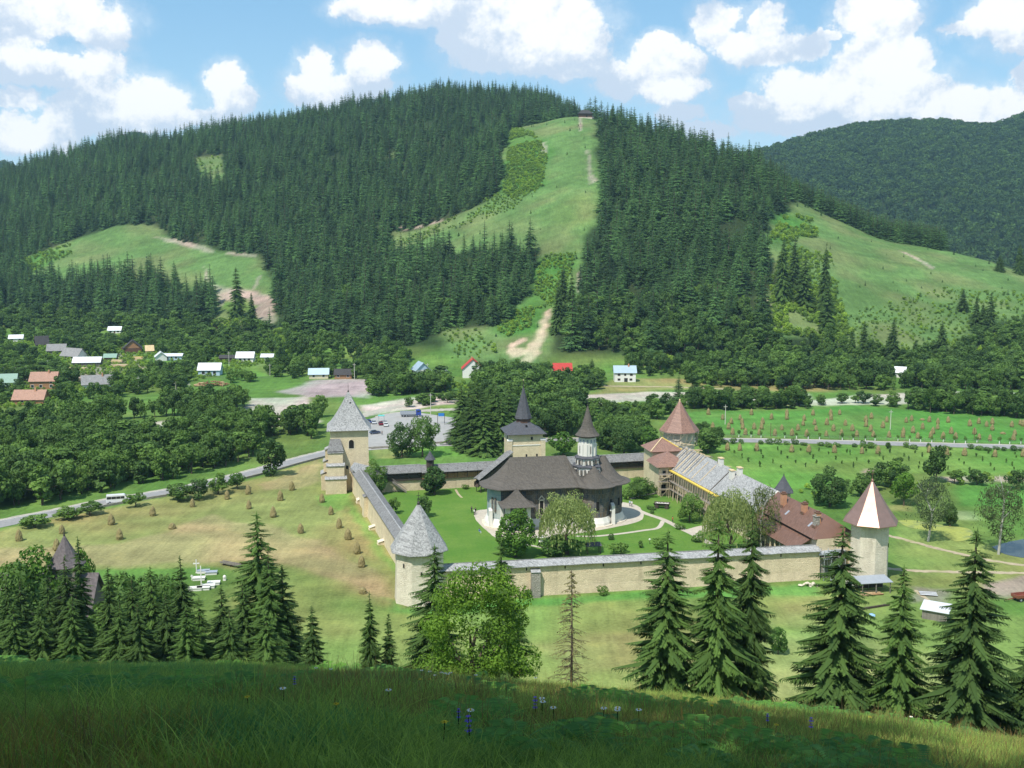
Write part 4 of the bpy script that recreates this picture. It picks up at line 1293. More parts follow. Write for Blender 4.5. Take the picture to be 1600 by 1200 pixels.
# young growth on the cleared slopes
SCRUB = [(2.5, (1.0, 3.2), [(800, 195), (838, 213), (856, 245), (848, 290), (800, 312), (784, 300), (790, 270)]), (3.6, (1.2, 2.6), [(783, 300), (850, 290), (800, 330), (690, 362), (640, 385), (620, 375), (690, 350)]),
         (2.6, (0.9, 2.8), [(842, 400), (900, 396), (882, 470), (850, 518), (800, 530), (770, 512), (805, 485), (836, 450)]), (5, (1, 2.5), [(690, 515), (760, 512), (790, 560), (700, 560)]),
         (3.4, (1.5, 4), [(1228, 335), (1268, 342), (1280, 370), (1225, 384), (1195, 382)]), (4.5, (2, 5), [(1200, 460), (1300, 450), (1340, 530), (1200, 530)]), (3.5, (1.5, 3.5), [(35, 405), (110, 380), (115, 396), (50, 428)]),
         (4.5, (1.5, 4), [(330, 498), (430, 505), (500, 545), (420, 560), (330, 525)]), (7, (1, 3), [(300, 248), (350, 245), (352, 275), (325, 290)]), (5, (1.2, 3.5), [(1460, 535), (1640, 500), (1640, 560), (1460, 560)]),
         (4.5, (.8, 2.6), [(1330, 490), (1480, 450), (1640, 460), (1640, 512), (1500, 550), (1330, 545)]), (3.6, (1.2, 3.6), [(1192, 470), (1225, 385), (1300, 400), (1330, 540), (1200, 530)]), (5.5, (1.2, 3.5), [(985, 586), (1200, 586), (1640, 572), (1640, 510), (1500, 550), (1200, 536), (1000, 566)]), (6, (1.0, 2.2), [(1240, 760), (1500, 740), (1600, 745), (1600, 756), (1380, 765), (1260, 790)]), (6, (1.5, 3), [(870, 640), (1050, 632), (1050, 645), (880, 655)]), (3.2, (1.0, 2.4), [(0, 520), (120, 515), (300, 540), (420, 545), (420, 566), (290, 600), (120, 625), (0, 640)]), (4.5, (1.0, 2.4), [(640, 596), (760, 600), (850, 612), (700, 620)])]
SCREE_W = poly_world([(866, 482), (858, 505), (853, 525), (848, 545), (830, 574), (790, 574), (786, 548), (800, 528), (822, 520), (838, 512), (848, 486)])
xs = []; ys = []; hs = []
for s, hr, pix in SCRUB:
    x, y = fill(pix, s); k = (vnoise(x, y, 14) > -0.2) & ~(poly_dist(SCREE_W, x, y) > -4)
    xs.append(x[k]); ys.append(y[k]); hs.append(RS.uniform(hr[0], hr[1], k.sum()))
x = np.concatenate(xs); y = np.concatenate(ys); h = np.concatenate(hs)
scatter('scrub', 'light green young growth on the cleared slopes', ['scrub'], x, y, H(x, y) - 0.1, h, h * RS.uniform(0.8, 1.3, len(x)), RS.randint(0, 4, len(x)), RS.uniform(0, 6.28, len(x)))

# ------------------------------------------------------------------ the walled monastery
STONE = stone('rubble_wall', (0.76, 0.63, 0.44), (0.60, 0.48, 0.32), 2.2, 0.6)
STONE_PALE = stone('limewashed_rubble', (0.76, 0.69, 0.56), (0.64, 0.56, 0.43), 2.0, 0.5)
STONE_SMOOTH = stone('plastered_stone', (0.72, 0.61, 0.42), (0.62, 0.51, 0.34), 1.4, 0.3)
STONE_GREY = stone('grey_rubble', (0.40, 0.37, 0.32), (0.25, 0.23, 0.20), 1.8, 0.9)
WHITEWASH = plain('whitewash', (0.70, 0.68, 0.62), 0.9, 0.12, 0.8, 0.1)
SHINGLE = shingle('grey_shingles', (0.175, 0.172, 0.168), 0.4, 0.3, (0.27, 0.27, 0.26))
SHINGLE_PALE = shingle('silvery_shingles', (0.285, 0.283, 0.278), 0.45, 0.3, (0.48, 0.48, 0.46))
SHINGLE_DARK = shingle('brown_grey_shingles', (0.105, 0.092, 0.078), 0.3, 0.28)
SLATE = shingle('dark_slate', (0.080, 0.082, 0.092), 0.25, 0.28)
COPPER = plain('new_copper', (0.215, 0.115, 0.080), 0.48, 0.16, 0.7, 0.0, 0.35, 0.5)
COPPER_SHEET = shingle('copper_sheets', (0.168, 0.095, 0.070), 0.25, 0.5, None, 0.5)
COPPER_BRIGHT = plain('bright_copper', (0.43, 0.265, 0.21), 0.52, 0.16, 0.7, 0.0, 0.85, 0.5)
COPPER_PINK = shingle('pinkish_copper', (0.245, 0.140, 0.105), 0.3, 0.4, (0.32, 0.195, 0.145), 0.5)
DARKWOOD = planks('dark_boards', (0.055, 0.040, 0.030), (0.085, 0.062, 0.045), 0.22, 0)
ORANGEWOOD = planks('orange_boards', (0.42, 0.24, 0.10), (0.33, 0.17, 0.07), 0.6, 0)
POLEWOOD = plain('scaffold_wood', (0.44, 0.36, 0.25), 0.9, 0.3, 2.0)
GREYWOOD = planks('weathered_boards', (0.30, 0.27, 0.23), (0.22, 0.195, 0.165), 0.2, 0)
YELLOWWOOD = plain('fresh_yellow_boards', (0.72, 0.52, 0.10), 0.8, 0.15, 2.0)
FRESHWOOD = plain('fresh_sawn_wood', (0.62, 0.47, 0.27), 0.85, 0.2, 2.0)
IRON = plain('dark_iron', (0.06, 0.055, 0.05), 0.6, 0.2, 3.0, 0, 0.5)
DARK = plain('dark_opening', (0.012, 0.011, 0.010), 0.9, 0.2, 3.0)
GLASS = plain('window_glass', (0.03, 0.035, 0.04), 0.15, 0.2, 1.0)
ZINC = plain('zinc_sheet', (0.40, 0.43, 0.47), 0.5, 0.12, 0.8, 0.0, 0.3)
BRICK = plain('chimney_brick', (0.50, 0.26, 0.15), 0.9, 0.2, 2.0)


def frame(p0, p1):
    """rotation about z that turns +x from p0 to p1"""
    return math.atan2(p1[1] - p0[1], p1[0] - p0[0])


A0 = flat(656, 936); B0 = flat(1357, 903)
fa = (flat(830, 931), flat(1200, 909.5))          # foot of the front wall, outer face
fl = (flat(551, 767), flat(615, 873))             # foot of the left wall, outer face
fb = (flat(620, 768), flat(1020, 745))            # foot of the back wall, courtyard face


def cross2(a, b, c, d):
    a, b, c, d = (Vector((q[0], q[1])) for q in (a, b, c, d))
    r = b - a; s = d - c
    t = ((c - a).x * s.y - (c - a).y * s.x) / (r.x * s.y - r.y * s.x)
    return a + r * t


CA = cross2(*fl, *fa)                               # outer corners
TW_A = Vector((A0.x, A0.y)); TW_B = Vector((B0.x, B0.y))
PHI = frame(*fa)                                    # bearing of the front wall
E2 = Vector((math.cos(PHI), math.sin(PHI))); N2 = Vector((-math.sin(PHI), math.cos(PHI)))
_c = flat(548, 766); TW_C = Vector((_c.x, _c.y)) + N2 * 5.6
_d = flat(1060, 768); TW_D = Vector((54.0, 346.0))


def curtain_wall(name, label, p0, p1, thick, h0, ridge, mats, over=0.85, loops=(), inner_over=0.6):
    """wall with its outer face from P0 to P1 (inward = left of the walk) under a ridged shingle roof"""
    L = (Vector(p1) - Vector(p0)).length
    o = thing(name, label, 'wall', (p0[0], p0[1], 0), frame(p0, p1))
    mb = MB()
    rings = []
    for x in np.linspace(0, L, max(2, int(L / 4))):
        rings.append([(x, -0.35, -0.3), (x, -0.12, 2.0), (x, 0, h0), (x, thick, h0), (x, thick, -0.3)])
    mb.rings(rings)
    mb.build('masonry', mats[0], o)
    for nm, ya, za, yb in (('roof', -over, h0 - 0.25, thick * 0.5), ('roof', thick + inner_over, h0 - 0.15, thick * 0.5)):
        m2 = MB(); rnd = random.Random(len(label)); n = int(L / 3)
        top = []; bot = []
        for i in range(n + 1):
            x = L * i / n; s = rnd.uniform(-.06, .06)
            sg = 1 if ya < yb else -1
            top.append([(x, ya, za + s), (x, yb, ridge + s), (x, yb, ridge + s - 0.16), (x, ya + 0.02 * sg, za + s - 0.16)])
        m2.rings(top)
        m2.build(nm, mats[1], o)
    m3 = MB(); m3.box(-0.02, L + 0.02, thick * 0.5 - 0.14, thick * 0.5 + 0.14, ridge - 0.08, ridge + 0.07)
    m3.build('ridge_cap', mats[2], o)
    for x in loops:
        m4 = MB(); m4.box(x - 0.13, x + 0.13, -0.055, 0.3, h0 - 1.3, h0 - 0.55); m4.build('loophole', DARK, o)
    return o


# front wall, between the two near corner towers
PB = TW_B - E2 * 5.5
PB = Vector((fa[0].x, fa[0].y)) + E2 * ((flat(1280, 905) - fa[0]).to_2d().dot(E2))
front_wall = curtain_wall('fortress_wall', 'long stone curtain wall facing the slope with pale shingle roof between two corner towers', CA + E2 * 3.0, PB, 3.0, 7.0, 7.65,
                          (STONE, SHINGLE_PALE, SHINGLE), 0.7, [20, 28.5, 37, 45.5, 54, 62, 70, 78])
# left wall (walks away from the near tower: inward is on the right, so start at the far end)
left_wall = curtain_wall('fortress_wall', 'stone curtain wall beside the haystack meadow with dark shingle roof running uphill', Vector((fl[0].x, fl[0].y)) + (Vector((fl[0].x, fl[0].y)) - CA).normalized() * 6, CA + (Vector((fl[0].x, fl[0].y)) - CA).normalized() * 3.5,
                         3.0, 6.9, 7.7, (STONE_SMOOTH, SHINGLE, SHINGLE_PALE), 0.7, [22, 33, 44, 55, 70, 84])


def buttress(parent, x, w, d, h, m=STONE_GREY, capm=SHINGLE_PALE):
    b = MB(); b.rings([[(x - w / 2, -d - 0.35, -0.3), (x + w / 2, -d - 0.35, -0.3), (x + w / 2, 0.2, -0.3), (x - w / 2, 0.2, -0.3)],
                       [(x - w / 2, -d, h), (x + w / 2, -d, h), (x + w / 2, 0.2, h), (x - w / 2, 0.2, h)]])
    q = b.build('buttress', m, parent)
    c = MB(); c.slab([(x - w / 2 - .12, -d - .2, h + .02), (x + w / 2 + .12, -d - .2, h + .02), (x + w / 2 + .12, 0.1, h + .55), (x - w / 2 - .12, 0.1, h + .55)], 0.12)
    c.build('buttress_cap', capm, q)
    return q


_bx = (flat(836, 931).to_2d() - (CA + E2 * 3.0)).dot(E2)
buttress(front_wall, _bx, 1.9, 1.2, 5.6)
_l0 = left_wall.location.to_2d(); _ld = (CA - _l0).normalized()
buttress(left_wall, (flat(571, 806).to_2d() - _l0).dot(_ld), 3.0, 1.0, 5.6, STONE_SMOOTH, SHINGLE)
buttress(left_wall, (flat(559, 786).to_2d() - _l0).dot(_ld), 2.4, 0.8, 1.0, STONE_SMOOTH, STONE_PALE)
buttress(left_wall, (flat(583, 827).to_2d() - _l0).dot(_ld), 1.8, 1.6, 0.7, STONE_SMOOTH, STONE_PALE)
buttress(left_wall, (flat(597, 850).to_2d() - _l0).dot(_ld), 1.8, 1.6, 0.7, STONE_SMOOTH, STONE_PALE)


def roof_panels(parent, n, r_eave, z_eave, z_top, mats, ph, power=1.0, steps=1, r_top=0.12, t=0.14, name='roof_panel', cx=0, cy=0, sq=None):
    """a many-sided roof, each face a panel of its own; POWER > 1 gives the flared, bell-cast line"""
    for k in range(n):
        a0 = ph + 2 * math.pi * k / n; a1 = ph + 2 * math.pi * (k + 1) / n
        V = []; F = []
        for dz in (0.0, -t):
            for i in range(steps + 1):
                s = i / steps
                r = r_eave + (r_top - r_eave) * s
                z = z_eave + (z_top - z_eave) * (s ** power) + dz
                V += [(cx + r * math.cos(a0), cy + r * math.sin(a0), z), (cx + r * math.cos(a1), cy + r * math.sin(a1), z)]
        h = 2 * (steps + 1)
        for i in range(steps):
            F.append((2 * i, 2 * i + 1, 2 * i + 3, 2 * i + 2)); F.append((h + 2 * i, h + 2 * i + 2, h + 2 * i + 3, h + 2 * i + 1))
        F.append((0, h, h + 1, 1))
        me = mesh_np(name, V, F, [mats[k % len(mats)]])
        link(name, me, parent)


def finial(parent, z, h=2.0, cross=True, m=IRON, r=0.28, cx=0, cy=0):
    b = MB(); b.lathe([(r * 1.2, z - 0.35), (r * 0.9, z), (r * 1.1, z + .25), (r * 0.5, z + 0.5), (0.05, z + 0.6), (0.04, z + h)], 10, cx, cy)
    if cross: b.box(cx - 0.42, cx + 0.42, cy - 0.045, cy + 0.045, z + h * 0.68, z + h * 0.68 + 0.09)
    b.build('finial', m, parent)


def slit(parent, x, y, z, w, h, rot, m=DARK, name='window', d=0.25):
    b = MB(); b.box(-w / 2, w / 2, -d / 2, d / 2, -h / 2, h / 2)
    o = b.build(name, m, parent); o.location = (x, y, z); o.rotation_euler = (0, 0, rot); return o


# ---- near left tower
def octagon_tower(name, label, c, r, r2, z_eave, roof_r, z_top, rot, mats, roofmats, power=1.0, slits=(), steps=1):
    o = thing(name, label, 'tower', (c.x, c.y, 0), rot)
    ph = math.pi / 8
    b = MB(); b.lathe([(r2, -0.4), (r2 * 0.985, 1.0), (r, z_eave * 0.6), (r, z_eave + 0.3)], 8, 0, 0, ph); b.build('masonry', mats[0], o)
    b = MB(); b.lathe([(r + 0.16, z_eave - 0.5), (r + 0.3, z_eave - 0.2), (roof_r - 0.1, z_eave - 0.02), (roof_r - 0.1, z_eave + .05)], 8, 0, 0, ph); b.build('eave', mats[1], o)
    roof_panels(o, 8, roof_r / math.cos(math.pi / 8), z_eave, z_top, roofmats, ph, power, steps)
    for a, z, w, h in slits:
        ca = a; q = r * math.cos(math.pi / 8) + 0.03
        slit(o, q * math.cos(ca), q * math.sin(ca), z, w, h, ca + math.pi / 2)
    return o


t_a = octagon_tower('corner_tower', 'white octagonal corner tower with grey shingle cone nearest the haystack meadow', TW_A + N2 * 0.3, 5.35, 5.65, 11.2, 5.95, 21.0, PHI, (STONE_PALE, SHINGLE), [SHINGLE_PALE],
                    1.0, [(-math.pi / 2 - 0.0, 7.0, 0.3, 0.8), (-math.pi / 2 - .79, 8.5, .3, .8), (-math.pi / 2 + .79, 8.5, .3, .8)])
finial(t_a, 20.8, 2.6, True, IRON, 0.33)
t_b = octagon_tower('corner_tower', 'octagonal stone corner tower capped with bright new copper sheets', TW_B + N2 * 0.3, 4.3, 4.5, 13.3, 5.75, 22.6, 0.384, (STONE_PALE, COPPER), [COPPER_BRIGHT],
                    1.12, [(-math.pi / 2 + .79, 8.0, .3, .9)], 3)
finial(t_b, 22.4, 2.4, True, COPPER, 0.3)
t_d = octagon_tower('corner_tower', 'octagonal tower with steep copper roof wrapped in wooden scaffolding', TW_D, 5.0, 5.2, 14.4, 6.0, 24.0, PHI + 0.2, (STONE_PALE, GREYWOOD), [COPPER_PINK], 1.15, (), 3)
finial(t_d, 23.9, 0.8, False, FRESHWOOD, 0.28)

# ---- far left square tower
t_c = thing('corner_tower', 'square stone tower with tall flared shingle roof beside the curving road', 'tower', (TW_C.x, TW_C.y, 0), PHI - 0.02)
S = 5.7
b = MB(); b.rings([[(-S - .2, -S - .2, -.4), (S + .2, -S - .2, -.4), (S + .2, S + .2, -.4), (-S - .2, S + .2, -.4)], [(-S, -S, 14), (S, -S, 14), (S, S, 14), (-S, S, 14)], [(-S, -S, 19.2), (S, -S, 19.2), (S, S, 19.2), (-S, S, 19.2)]]); b.build('masonry', STONE_SMOOTH, t_c)
b = MB(); b.box(-S - .35, S + .35, -S - .35, S + .35, 18.5, 18.8); b.build('eave', SHINGLE, t_c)
roof_panels(t_c, 4, (S + 1.0) * math.sqrt(2), 18.6, 29.6, [SHINGLE_PALE], math.pi / 4, 1.28, 6)
finial(t_c, 29.4, 2.6, True, IRON, 0.25)
b = MB(); b.lathe([(0.28, 0), (0.28, 0.2)], 10); q = b.build('vent', DARK, t_c); q.location = (0.55, -1.55, 26.2); q.rotation_euler = (R(60), 0, 0)


def arched(parent, x, y, z, w, h, d=0.2, m=DARK, fm=STONE_PALE, fw=0.22, nm='window'):
    """round-headed window with a frame standing proud of the wall face at y"""
    def outline(ww, hh):
        p = [(-ww / 2, 0), (ww / 2, 0), (ww / 2, hh - ww / 2)]
        p += [(ww / 2 * math.cos(t), hh - ww / 2 + ww / 2 * math.sin(t)) for t in np.linspace(0.3, math.pi - 0.3, 7)]
        return p + [(-ww / 2, hh - ww / 2)]
    b = MB(); o1 = outline(w + 2 * fw, h + fw)
    b.rings([[(x + px, y - d * 0.4, z - fw * 0.6 + pz) for px, pz in o1], [(x + px, y + 0.3, z - fw * 0.6 + pz) for px, pz in o1]])
    fr = b.build(nm, fm, parent)
    b = MB(); o1 = outline(w, h)
    b.rings([[(x + px, y - d * 0.4 - 0.012, z + pz) for px, pz in o1], [(x + px, y + 0.2, z + pz) for px, pz in o1]])
    b.build('pane', m, fr)
    return fr


arched(t_c, 0.6, -S, 13.0, 1.5, 2.6)
slit(t_c, -0.8, -S - .06, 7.2, 0.7, 1.0, 0)
# stepped buttress at its near corner
for k, (w, d, h0, h1) in enumerate(((6.2, 4.2, -0.4, 5.2), (5.2, 3.2, 5.2, 9.0), (4.4, 2.2, 9.0, 12.8))):
    x0 = -S - 1.6 + k * 0.45
    b = MB(); b.box(x0, x0 + w, -S - d, -S + 0.2, h0, h1 - .6); q = b.build('buttress', STONE_SMOOTH if k else STONE, t_c)
    b = MB(); b.slab([(x0 - .2, -S - d - .3, h1 - .62), (x0 + w + .2, -S - d - .3, h1 - .62), (x0 + w + .2, -S - d + 1.3, h1 + .1), (x0 - .2, -S - d + 1.3, h1 + .1)], 0.25); b.build('buttress_cap', SHINGLE_PALE, q)
x0 = -S - 0.6
b = MB(); b.slab([(x0 - .3, -S - 2.4, 12.6), (x0 + 4.6, -S - 2.4, 12.6), (x0 + 3.6, -S + .1, 16.2), (x0 + 0.6, -S + .1, 16.2)], 0.25); b.build('buttress_cap', SHINGLE, t_c)
for k, (w, d, h0, h1) in enumerate(((3.0, 4.6, -0.4, 5.6), (2.2, 4.0, 5.6, 9.4), (1.6, 3.4, 9.4, 13.0))):
    b = MB(); b.box(-S - w, -S + .2, -S + 1.2, -S + 1.2 + d, h0, h1 - .5); q = b.build('buttress', STONE_SMOOTH, t_c)
    b = MB(); b.slab([(-S - w - .2, -S + 1.0, h1 - .5), (-S - w + 1.3, -S + 1.0, h1 + .2), (-S - w + 1.3, -S + 1.4 + d, h1 + .2), (-S - w - .2, -S + 1.4 + d, h1 - .5)], 0.2); b.build('buttress_cap', SHINGLE_PALE, q)

# ---- back wall with its boarded walk (seen from the courtyard)
FB0, FB1 = Vector((fb[0].x, fb[0].y)), Vector((fb[1].x, fb[1].y))
fbd = (FB1 - FB0).normalized()
ba = FB0 - fbd * 4.5; bl = (FB1 - ba).length + 6
back_wall = thing('fortress_wall', 'back curtain wall with boarded gallery under a long grey shingle roof', 'wall', (ba.x, ba.y, 0), frame(ba, FB1))
b = MB(); b.rings([[(x, 0, -.3), (x, 0.05, 3.6), (x, 1.7, 3.6), (x, 1.7, 6.6), (x, 3.0, 6.6), (x, 3.2, -.3)] for x in np.linspace(0, bl, 24)]); b.build('masonry', STONE, back_wall)
gate_x = (flat(820, 757).to_2d() - ba).dot(fbd)
nb = 40
for x0, x1, m in ((1.0, 12.0, DARKWOOD), (12.2, gate_x - 9.5, ORANGEWOOD), (gate_x + 9, bl - 8, DARKWOOD)):
    npan = int((x1 - x0) / 3)
    for i in range(npan):
        a = x0 + (x1 - x0) * i / npan; c = x0 + (x1 - x0) * (i + 1) / npan
        b = MB(); b.box(a + .03, c - .03, -0.32, -0.22, 3.5, 4.9); b.build('parapet_board', m, back_wall)
for x in np.arange(1.5, bl, 3.1):
    if abs(x - gate_x) < 8: continue
    b = MB(); b.box(x - .11, x + .11, -0.34, -0.12, 3.3, 6.35); b.build('gallery_post', DARKWOOD, back_wall)
b = MB(); b.box(0, bl, -0.36, 1.72, 3.28, 3.48); b.build('gallery_floor', DARKWOOD, back_wall)
for x0, x1 in ((-2.5, 12.0), (12.05, gate_x - 7.2), (gate_x + 7.2, bl)):
    dz = 0.0 if x0 < 5 else (-0.25 if x0 < 20 else -0.1)
    for ya, za in ((-1.15, 5.85), (3.9, 5.95)):
        b = MB(); n = max(2, int((x1 - x0) / 4)); rnd = random.Random(5)
        b.rings([[(x, ya, za + dz), (x, 1.4, 7.7 + dz), (x, 1.4, 7.52 + dz), (x, ya, za - .17 + dz)] for x in np.linspace(x0, x1, n)])
        b.build('roof', SHINGLE, back_wall)
    b = MB(); b.box(x0, x1, 1.22, 1.58, 7.6 + dz, 7.8 + dz); b.build('ridge_cap', SHINGLE_PALE, back_wall)
# roofed corner of the walk beside the square tower
b = MB()
b.slab([(-6.0, -3.2, 5.4), (-2.4, -1.2, 5.75), (-2.4, 1.4, 7.75), (-8.0, 1.4, 9.4), (-9.5, -1.5, 8.4)], 0.2)
b.slab([(-2.4, 1.4, 7.72), (-2.4, 4.0, 5.9), (-8.0, 4.0, 6.8), (-8.0, 1.4, 9.38)], 0.2)
b.build('roof', SHINGLE_PALE, back_wall)
# wooden stair down to the lawn
b = MB()
for i in range(9): b.box(3.2 + i * 0.42, 3.75 + i * 0.42, -2.2, -0.5, 3.2 - i * 0.36, 3.3 - i * 0.36)
for yy in (-2.2, -0.55):
    b.bar((3.0, yy, 3.3), (7.2, yy, 0.0), 0.12, 0.3); b.bar((3.0, yy, 4.3), (7.2, yy, 1.0), 0.1, 0.1)
b.build('stair', GREYWOOD, back_wall)

# dark turret on the walk
tx = (flat(673, 765).to_2d() - ba).dot(fbd); tp = ba + fbd * tx + Vector((-fbd.y, fbd.x)) * 0.6
tur = thing('turret', 'small dark wooden turret with pointed cap rising from the back wall walk', 'turret', (tp.x, tp.y, 5.6), PHI)
b = MB(); b.lathe([(1.25, 0), (1.2, 3.9)], 8, 0, 0, .39); b.build('body', DARKWOOD, tur)
roof_panels(tur, 8, 1.75, 3.75, 6.3, [SLATE], .39, 1.2, 3, 0.05)
finial(tur, 6.2, 0.7, False, IRON, 0.12)
b = MB(); b.box(-1.6, 2.2, -1.0, -0.2, 0.0, 0.9); b.build('base_roof', SHINGLE_PALE, tur)

# ---- gate tower
gate_x += 0.7
gp = ba + fbd * gate_x + Vector((-fbd.y, fbd.x)) * 4.2
gate = thing('gate_tower', 'square cream gate tower with flat hipped slate roof and tall dark spire', 'tower', (gp.x, gp.y, 0), PHI)
G = 5.2
b = MB(); b.box(-G, G, -G, G, -.3, 16.6); b.build('masonry', STONE_SMOOTH, gate)
for sx in (-1, 1):
    b = MB(); b.box(sx * G - (0.0 if sx > 0 else -0.0) - 0.75, sx * G + 0.75, -G - 0.28, -G + .3, -.3, 14.0); q = b.build('pilaster', STONE_SMOOTH, gate)
    b = MB(); b.slab([(sx * G - .85, -G - .4, 14.0), (sx * G + .85, -G - .4, 14.0), (sx * G + .85, -G + .05, 14.6), (sx * G - .85, -G + .05, 14.6)], 0.1); b.build('pilaster_cap', WHITEWASH, q)
b = MB(); b.box(-G + .8, G - .8, -G - .12, -G + .1, 12.4, 12.7); b.build('string_course', WHITEWASH, gate)
for (x, z, w, h) in ((1.7, 14.6, 0.6, 0.85), (0.0, 9.3, 0.45, 0.8), (3.3, 9.3, 0.45, 0.8)): slit(gate, x, -G - .02, z, w, h, 0)
slit(gate, -G - .02, -1.2, 14.2, 0.6, 2.2, math.pi / 2)
b = MB(); b.box(-G - .2, G + .2, -G - .2, G + .2, 16.0, 16.25); b.build('eave', DARKWOOD, gate)
roof_panels(gate, 4, (G + 1.1) * math.sqrt(2), 16.1, 19.3, [SLATE], math.pi / 4, 1.12, 4, 2.2)
b = MB(); b.lathe([(2.3, 18.2), (2.3, 20.7)], 8, 0, 0, .39); b.build('lantern', planks('brown_boards', (0.16, 0.085, 0.05), (0.11, 0.055, 0.035), 0.3, 3), gate)
roof_panels(gate, 8, 2.75, 20.3, 30.2, [SLATE], .39, 1.10, 5, 0.12)
finial(gate, 30.0, 2.2, True, IRON, 0.2)
b = MB(); b.lathe([(0.0, 31.9), (0.12, 32.0), (0.16, 32.15), (0.0, 32.35)], 8, cap0=False, cap1=False); b.build('finial', FRESHWOOD, gate)
slit(gate, 0.3, -3.6, 18.3, 0.6, 0.45, 0)

# covered stair sliding down from the gate tower behind the church
st0 = gp + E2 * -5.2 + N2 * -6.2; st1 = flat(744, 770).to_2d()
stair = thing('covered_stair', 'sloping roofed wooden stair between the gate tower and the courtyard lawn', 'stair', (0, 0, 0))
d2 = (st1 - st0).normalized(); n2 = Vector((-d2.y, d2.x))
def sp(p, side, z): q = p + n2 * side; return (q.x, q.y, z)
b = MB(); b.slab([sp(st0, -1.5, 11.0), sp(st1, -1.5, 4.1), sp(st1, 0, 4.5), sp(st0, 0, 11.4)], 0.15); b.build('roof', SHINGLE, stair)
b = MB(); b.slab([sp(st0, 1.5, 11.0), sp(st0, 0, 11.4), sp(st1, 0, 4.5), sp(st1, 1.5, 4.1)], 0.15); b.build('roof', SHINGLE, stair)
b = MB(); b.face([sp(st0, -1.0, 8.6), sp(st1, -1.0, 1.8), sp(st1, -1.0, 3.2), sp(st0, -1.0, 9.9)]); b.face([sp(st0, 1.0, 8.6), sp(st0, 1.0, 10.0), sp(st1, 1.0, 3.2), sp(st1, 1.0, 1.8)]); b.slab([sp(st0, -1.0, 8.7), sp(st1, -1.0, 1.9), sp(st1, 1.0, 1.9), sp(st0, 1.0, 8.7)], .15); b.build('side_boards', DARKWOOD, stair)
for k in range(7):
    t = (k + .5) / 7; p = st0.lerp(st1, t)
    for sd in (-1.05, 1.05):
        b = MB(); b.box(-.09, .09, -.09, .09, 0, 10.9 - 6.9 * t); q = b.build('post', DARKWOOD, stair); r_ = p + n2 * sd; q.location = (r_.x, r_.y, 0)

# ---- kiosk tower beyond the cells
kp = at_depth(1224, 765, 287)
kio = thing('kiosk_tower', 'small six sided pavilion with dark pointed roof beyond the copper roof', 'pavilion', (kp.x, kp.y, 0), 0.3)
b = MB(); b.lathe([(2.25, -.2), (2.2, 8.6)], 6); b.build('wall', STONE_SMOOTH, kio)
roof_panels(kio, 6, 3.0, 8.4, 12.9, [SLATE], 0, 1.1, 3, 0.06)
finial(kio, 12.7, 0.9, False, IRON, 0.15)

# ---- cells along the right-hand wall: local x runs from the far tower to the copper capped one, y into the courtyard
RD = frame(TW_D, TW_B + E2 * 0.0); LR = (TW_B - TW_D).length
right_wall = curtain_wall('fortress_wall', 'outer curtain wall behind the cells joining scaffolded tower and copper capped tower', TW_B + N2 * 4, TW_D, 2.5, 6.5, 7.6, (STONE, SHINGLE, SHINGLE), 0.6)


def cells_section(o, x0, x1, y_out, y_ridge, y_in, z_out, z_ridge, z_in, roofmats, wallm, hip=0.0, wallback=0.9):
    b = MB()
    b.rings([[(x0, y_out + .5, -.2), (x0, y_in - wallback, -.2), (x0, y_in - wallback, z_in - .05), (x0, y_ridge, z_ridge - .3), (x0, y_out + .5, z_out)],
             [(x1, y_out + .5, -.2), (x1, y_in - wallback, -.2), (x1, y_in - wallback, z_in - .05), (x1 - hip, y_ridge, z_ridge - .3), (x1, y_out + .5, z_out)]])
    b.build('wall', wallm, o)
    b = MB(); b.slab([(x0, y_in, z_in), (x1, y_in, z_in), (x1 - hip, y_ridge, z_ridge), (x0, y_ridge, z_ridge)], 0.18); b.build('roof', roofmats[0], o)
    b = MB(); b.slab([(x0, y_out, z_out), (x0, y_ridge, z_ridge), (x1 - hip, y_ridge, z_ridge), (x1, y_out, z_out)], 0.18); b.build('roof', roofmats[0], o)
    if hip:
        b = MB(); b.slab([(x1, y_out, z_out), (x1 - hip, y_ridge, z_ridge), (x1, y_in, z_in)], 0.18); b.build('roof', roofmats[1], o)


old = thing('monastery_cells', 'long building under repair with grey shingle roof and fresh yellow eave boards', 'building', (TW_D.x, TW_D.y, 0), RD)
cells_section(old, 22, 80, 1.2, 7.2, 13.6, 8.6, 13.6, 7.9, (SHINGLE_PALE, SHINGLE), STONE_SMOOTH)
# the strip of new yellow boards along the eave, board by board
for i in range(19):
    x0 = 24 + i * 1.9
    b = MB(); b.box(x0, x0 + 1.84, 13.3, 14.35, 7.62, 7.72); b.box(x0, x0 + 1.84, 14.25, 14.4, 7.45, 7.78); b.build('eave_board', YELLOWWOOD, old)
# battens and a seam on the grey roof
def onroof(x, s, up=0.12): return (x, 13.6 + (7.2 - 13.6) * s, 7.9 + (13.6 - 7.9) * s + up)
for x in (29, 34.5, 41, 46):
    b = MB(); b.bar(onroof(x, 0.05), onroof(x, 0.85), 0.18, 0.1); b.build('roof_batten', FRESHWOOD, old)
b = MB(); b.bar(onroof(54.5, 0.0), onroof(54.5, 1.0), 0.3, 0.14); b.build('roof_seam', SHINGLE_DARK, old)
for x, s, z in ((47.5, 0.97, 1.6), (59.5, 0.96, 1.5), (58.0, 0.72, 1.9)):
    p = onroof(x, s); b = MB(); b.box(p[0] - .8, p[0] + .8, p[1] - .5, p[1] + .5, p[2] - 1, p[2] + z); q = b.build('chimney', WHITEWASH, old)
    b = MB(); b.box(p[0] - .95, p[0] + .95, p[1] - .65, p[1] + .65, p[2] + z, p[2] + z + .2); b.build('cap', FRESHWOOD, q)
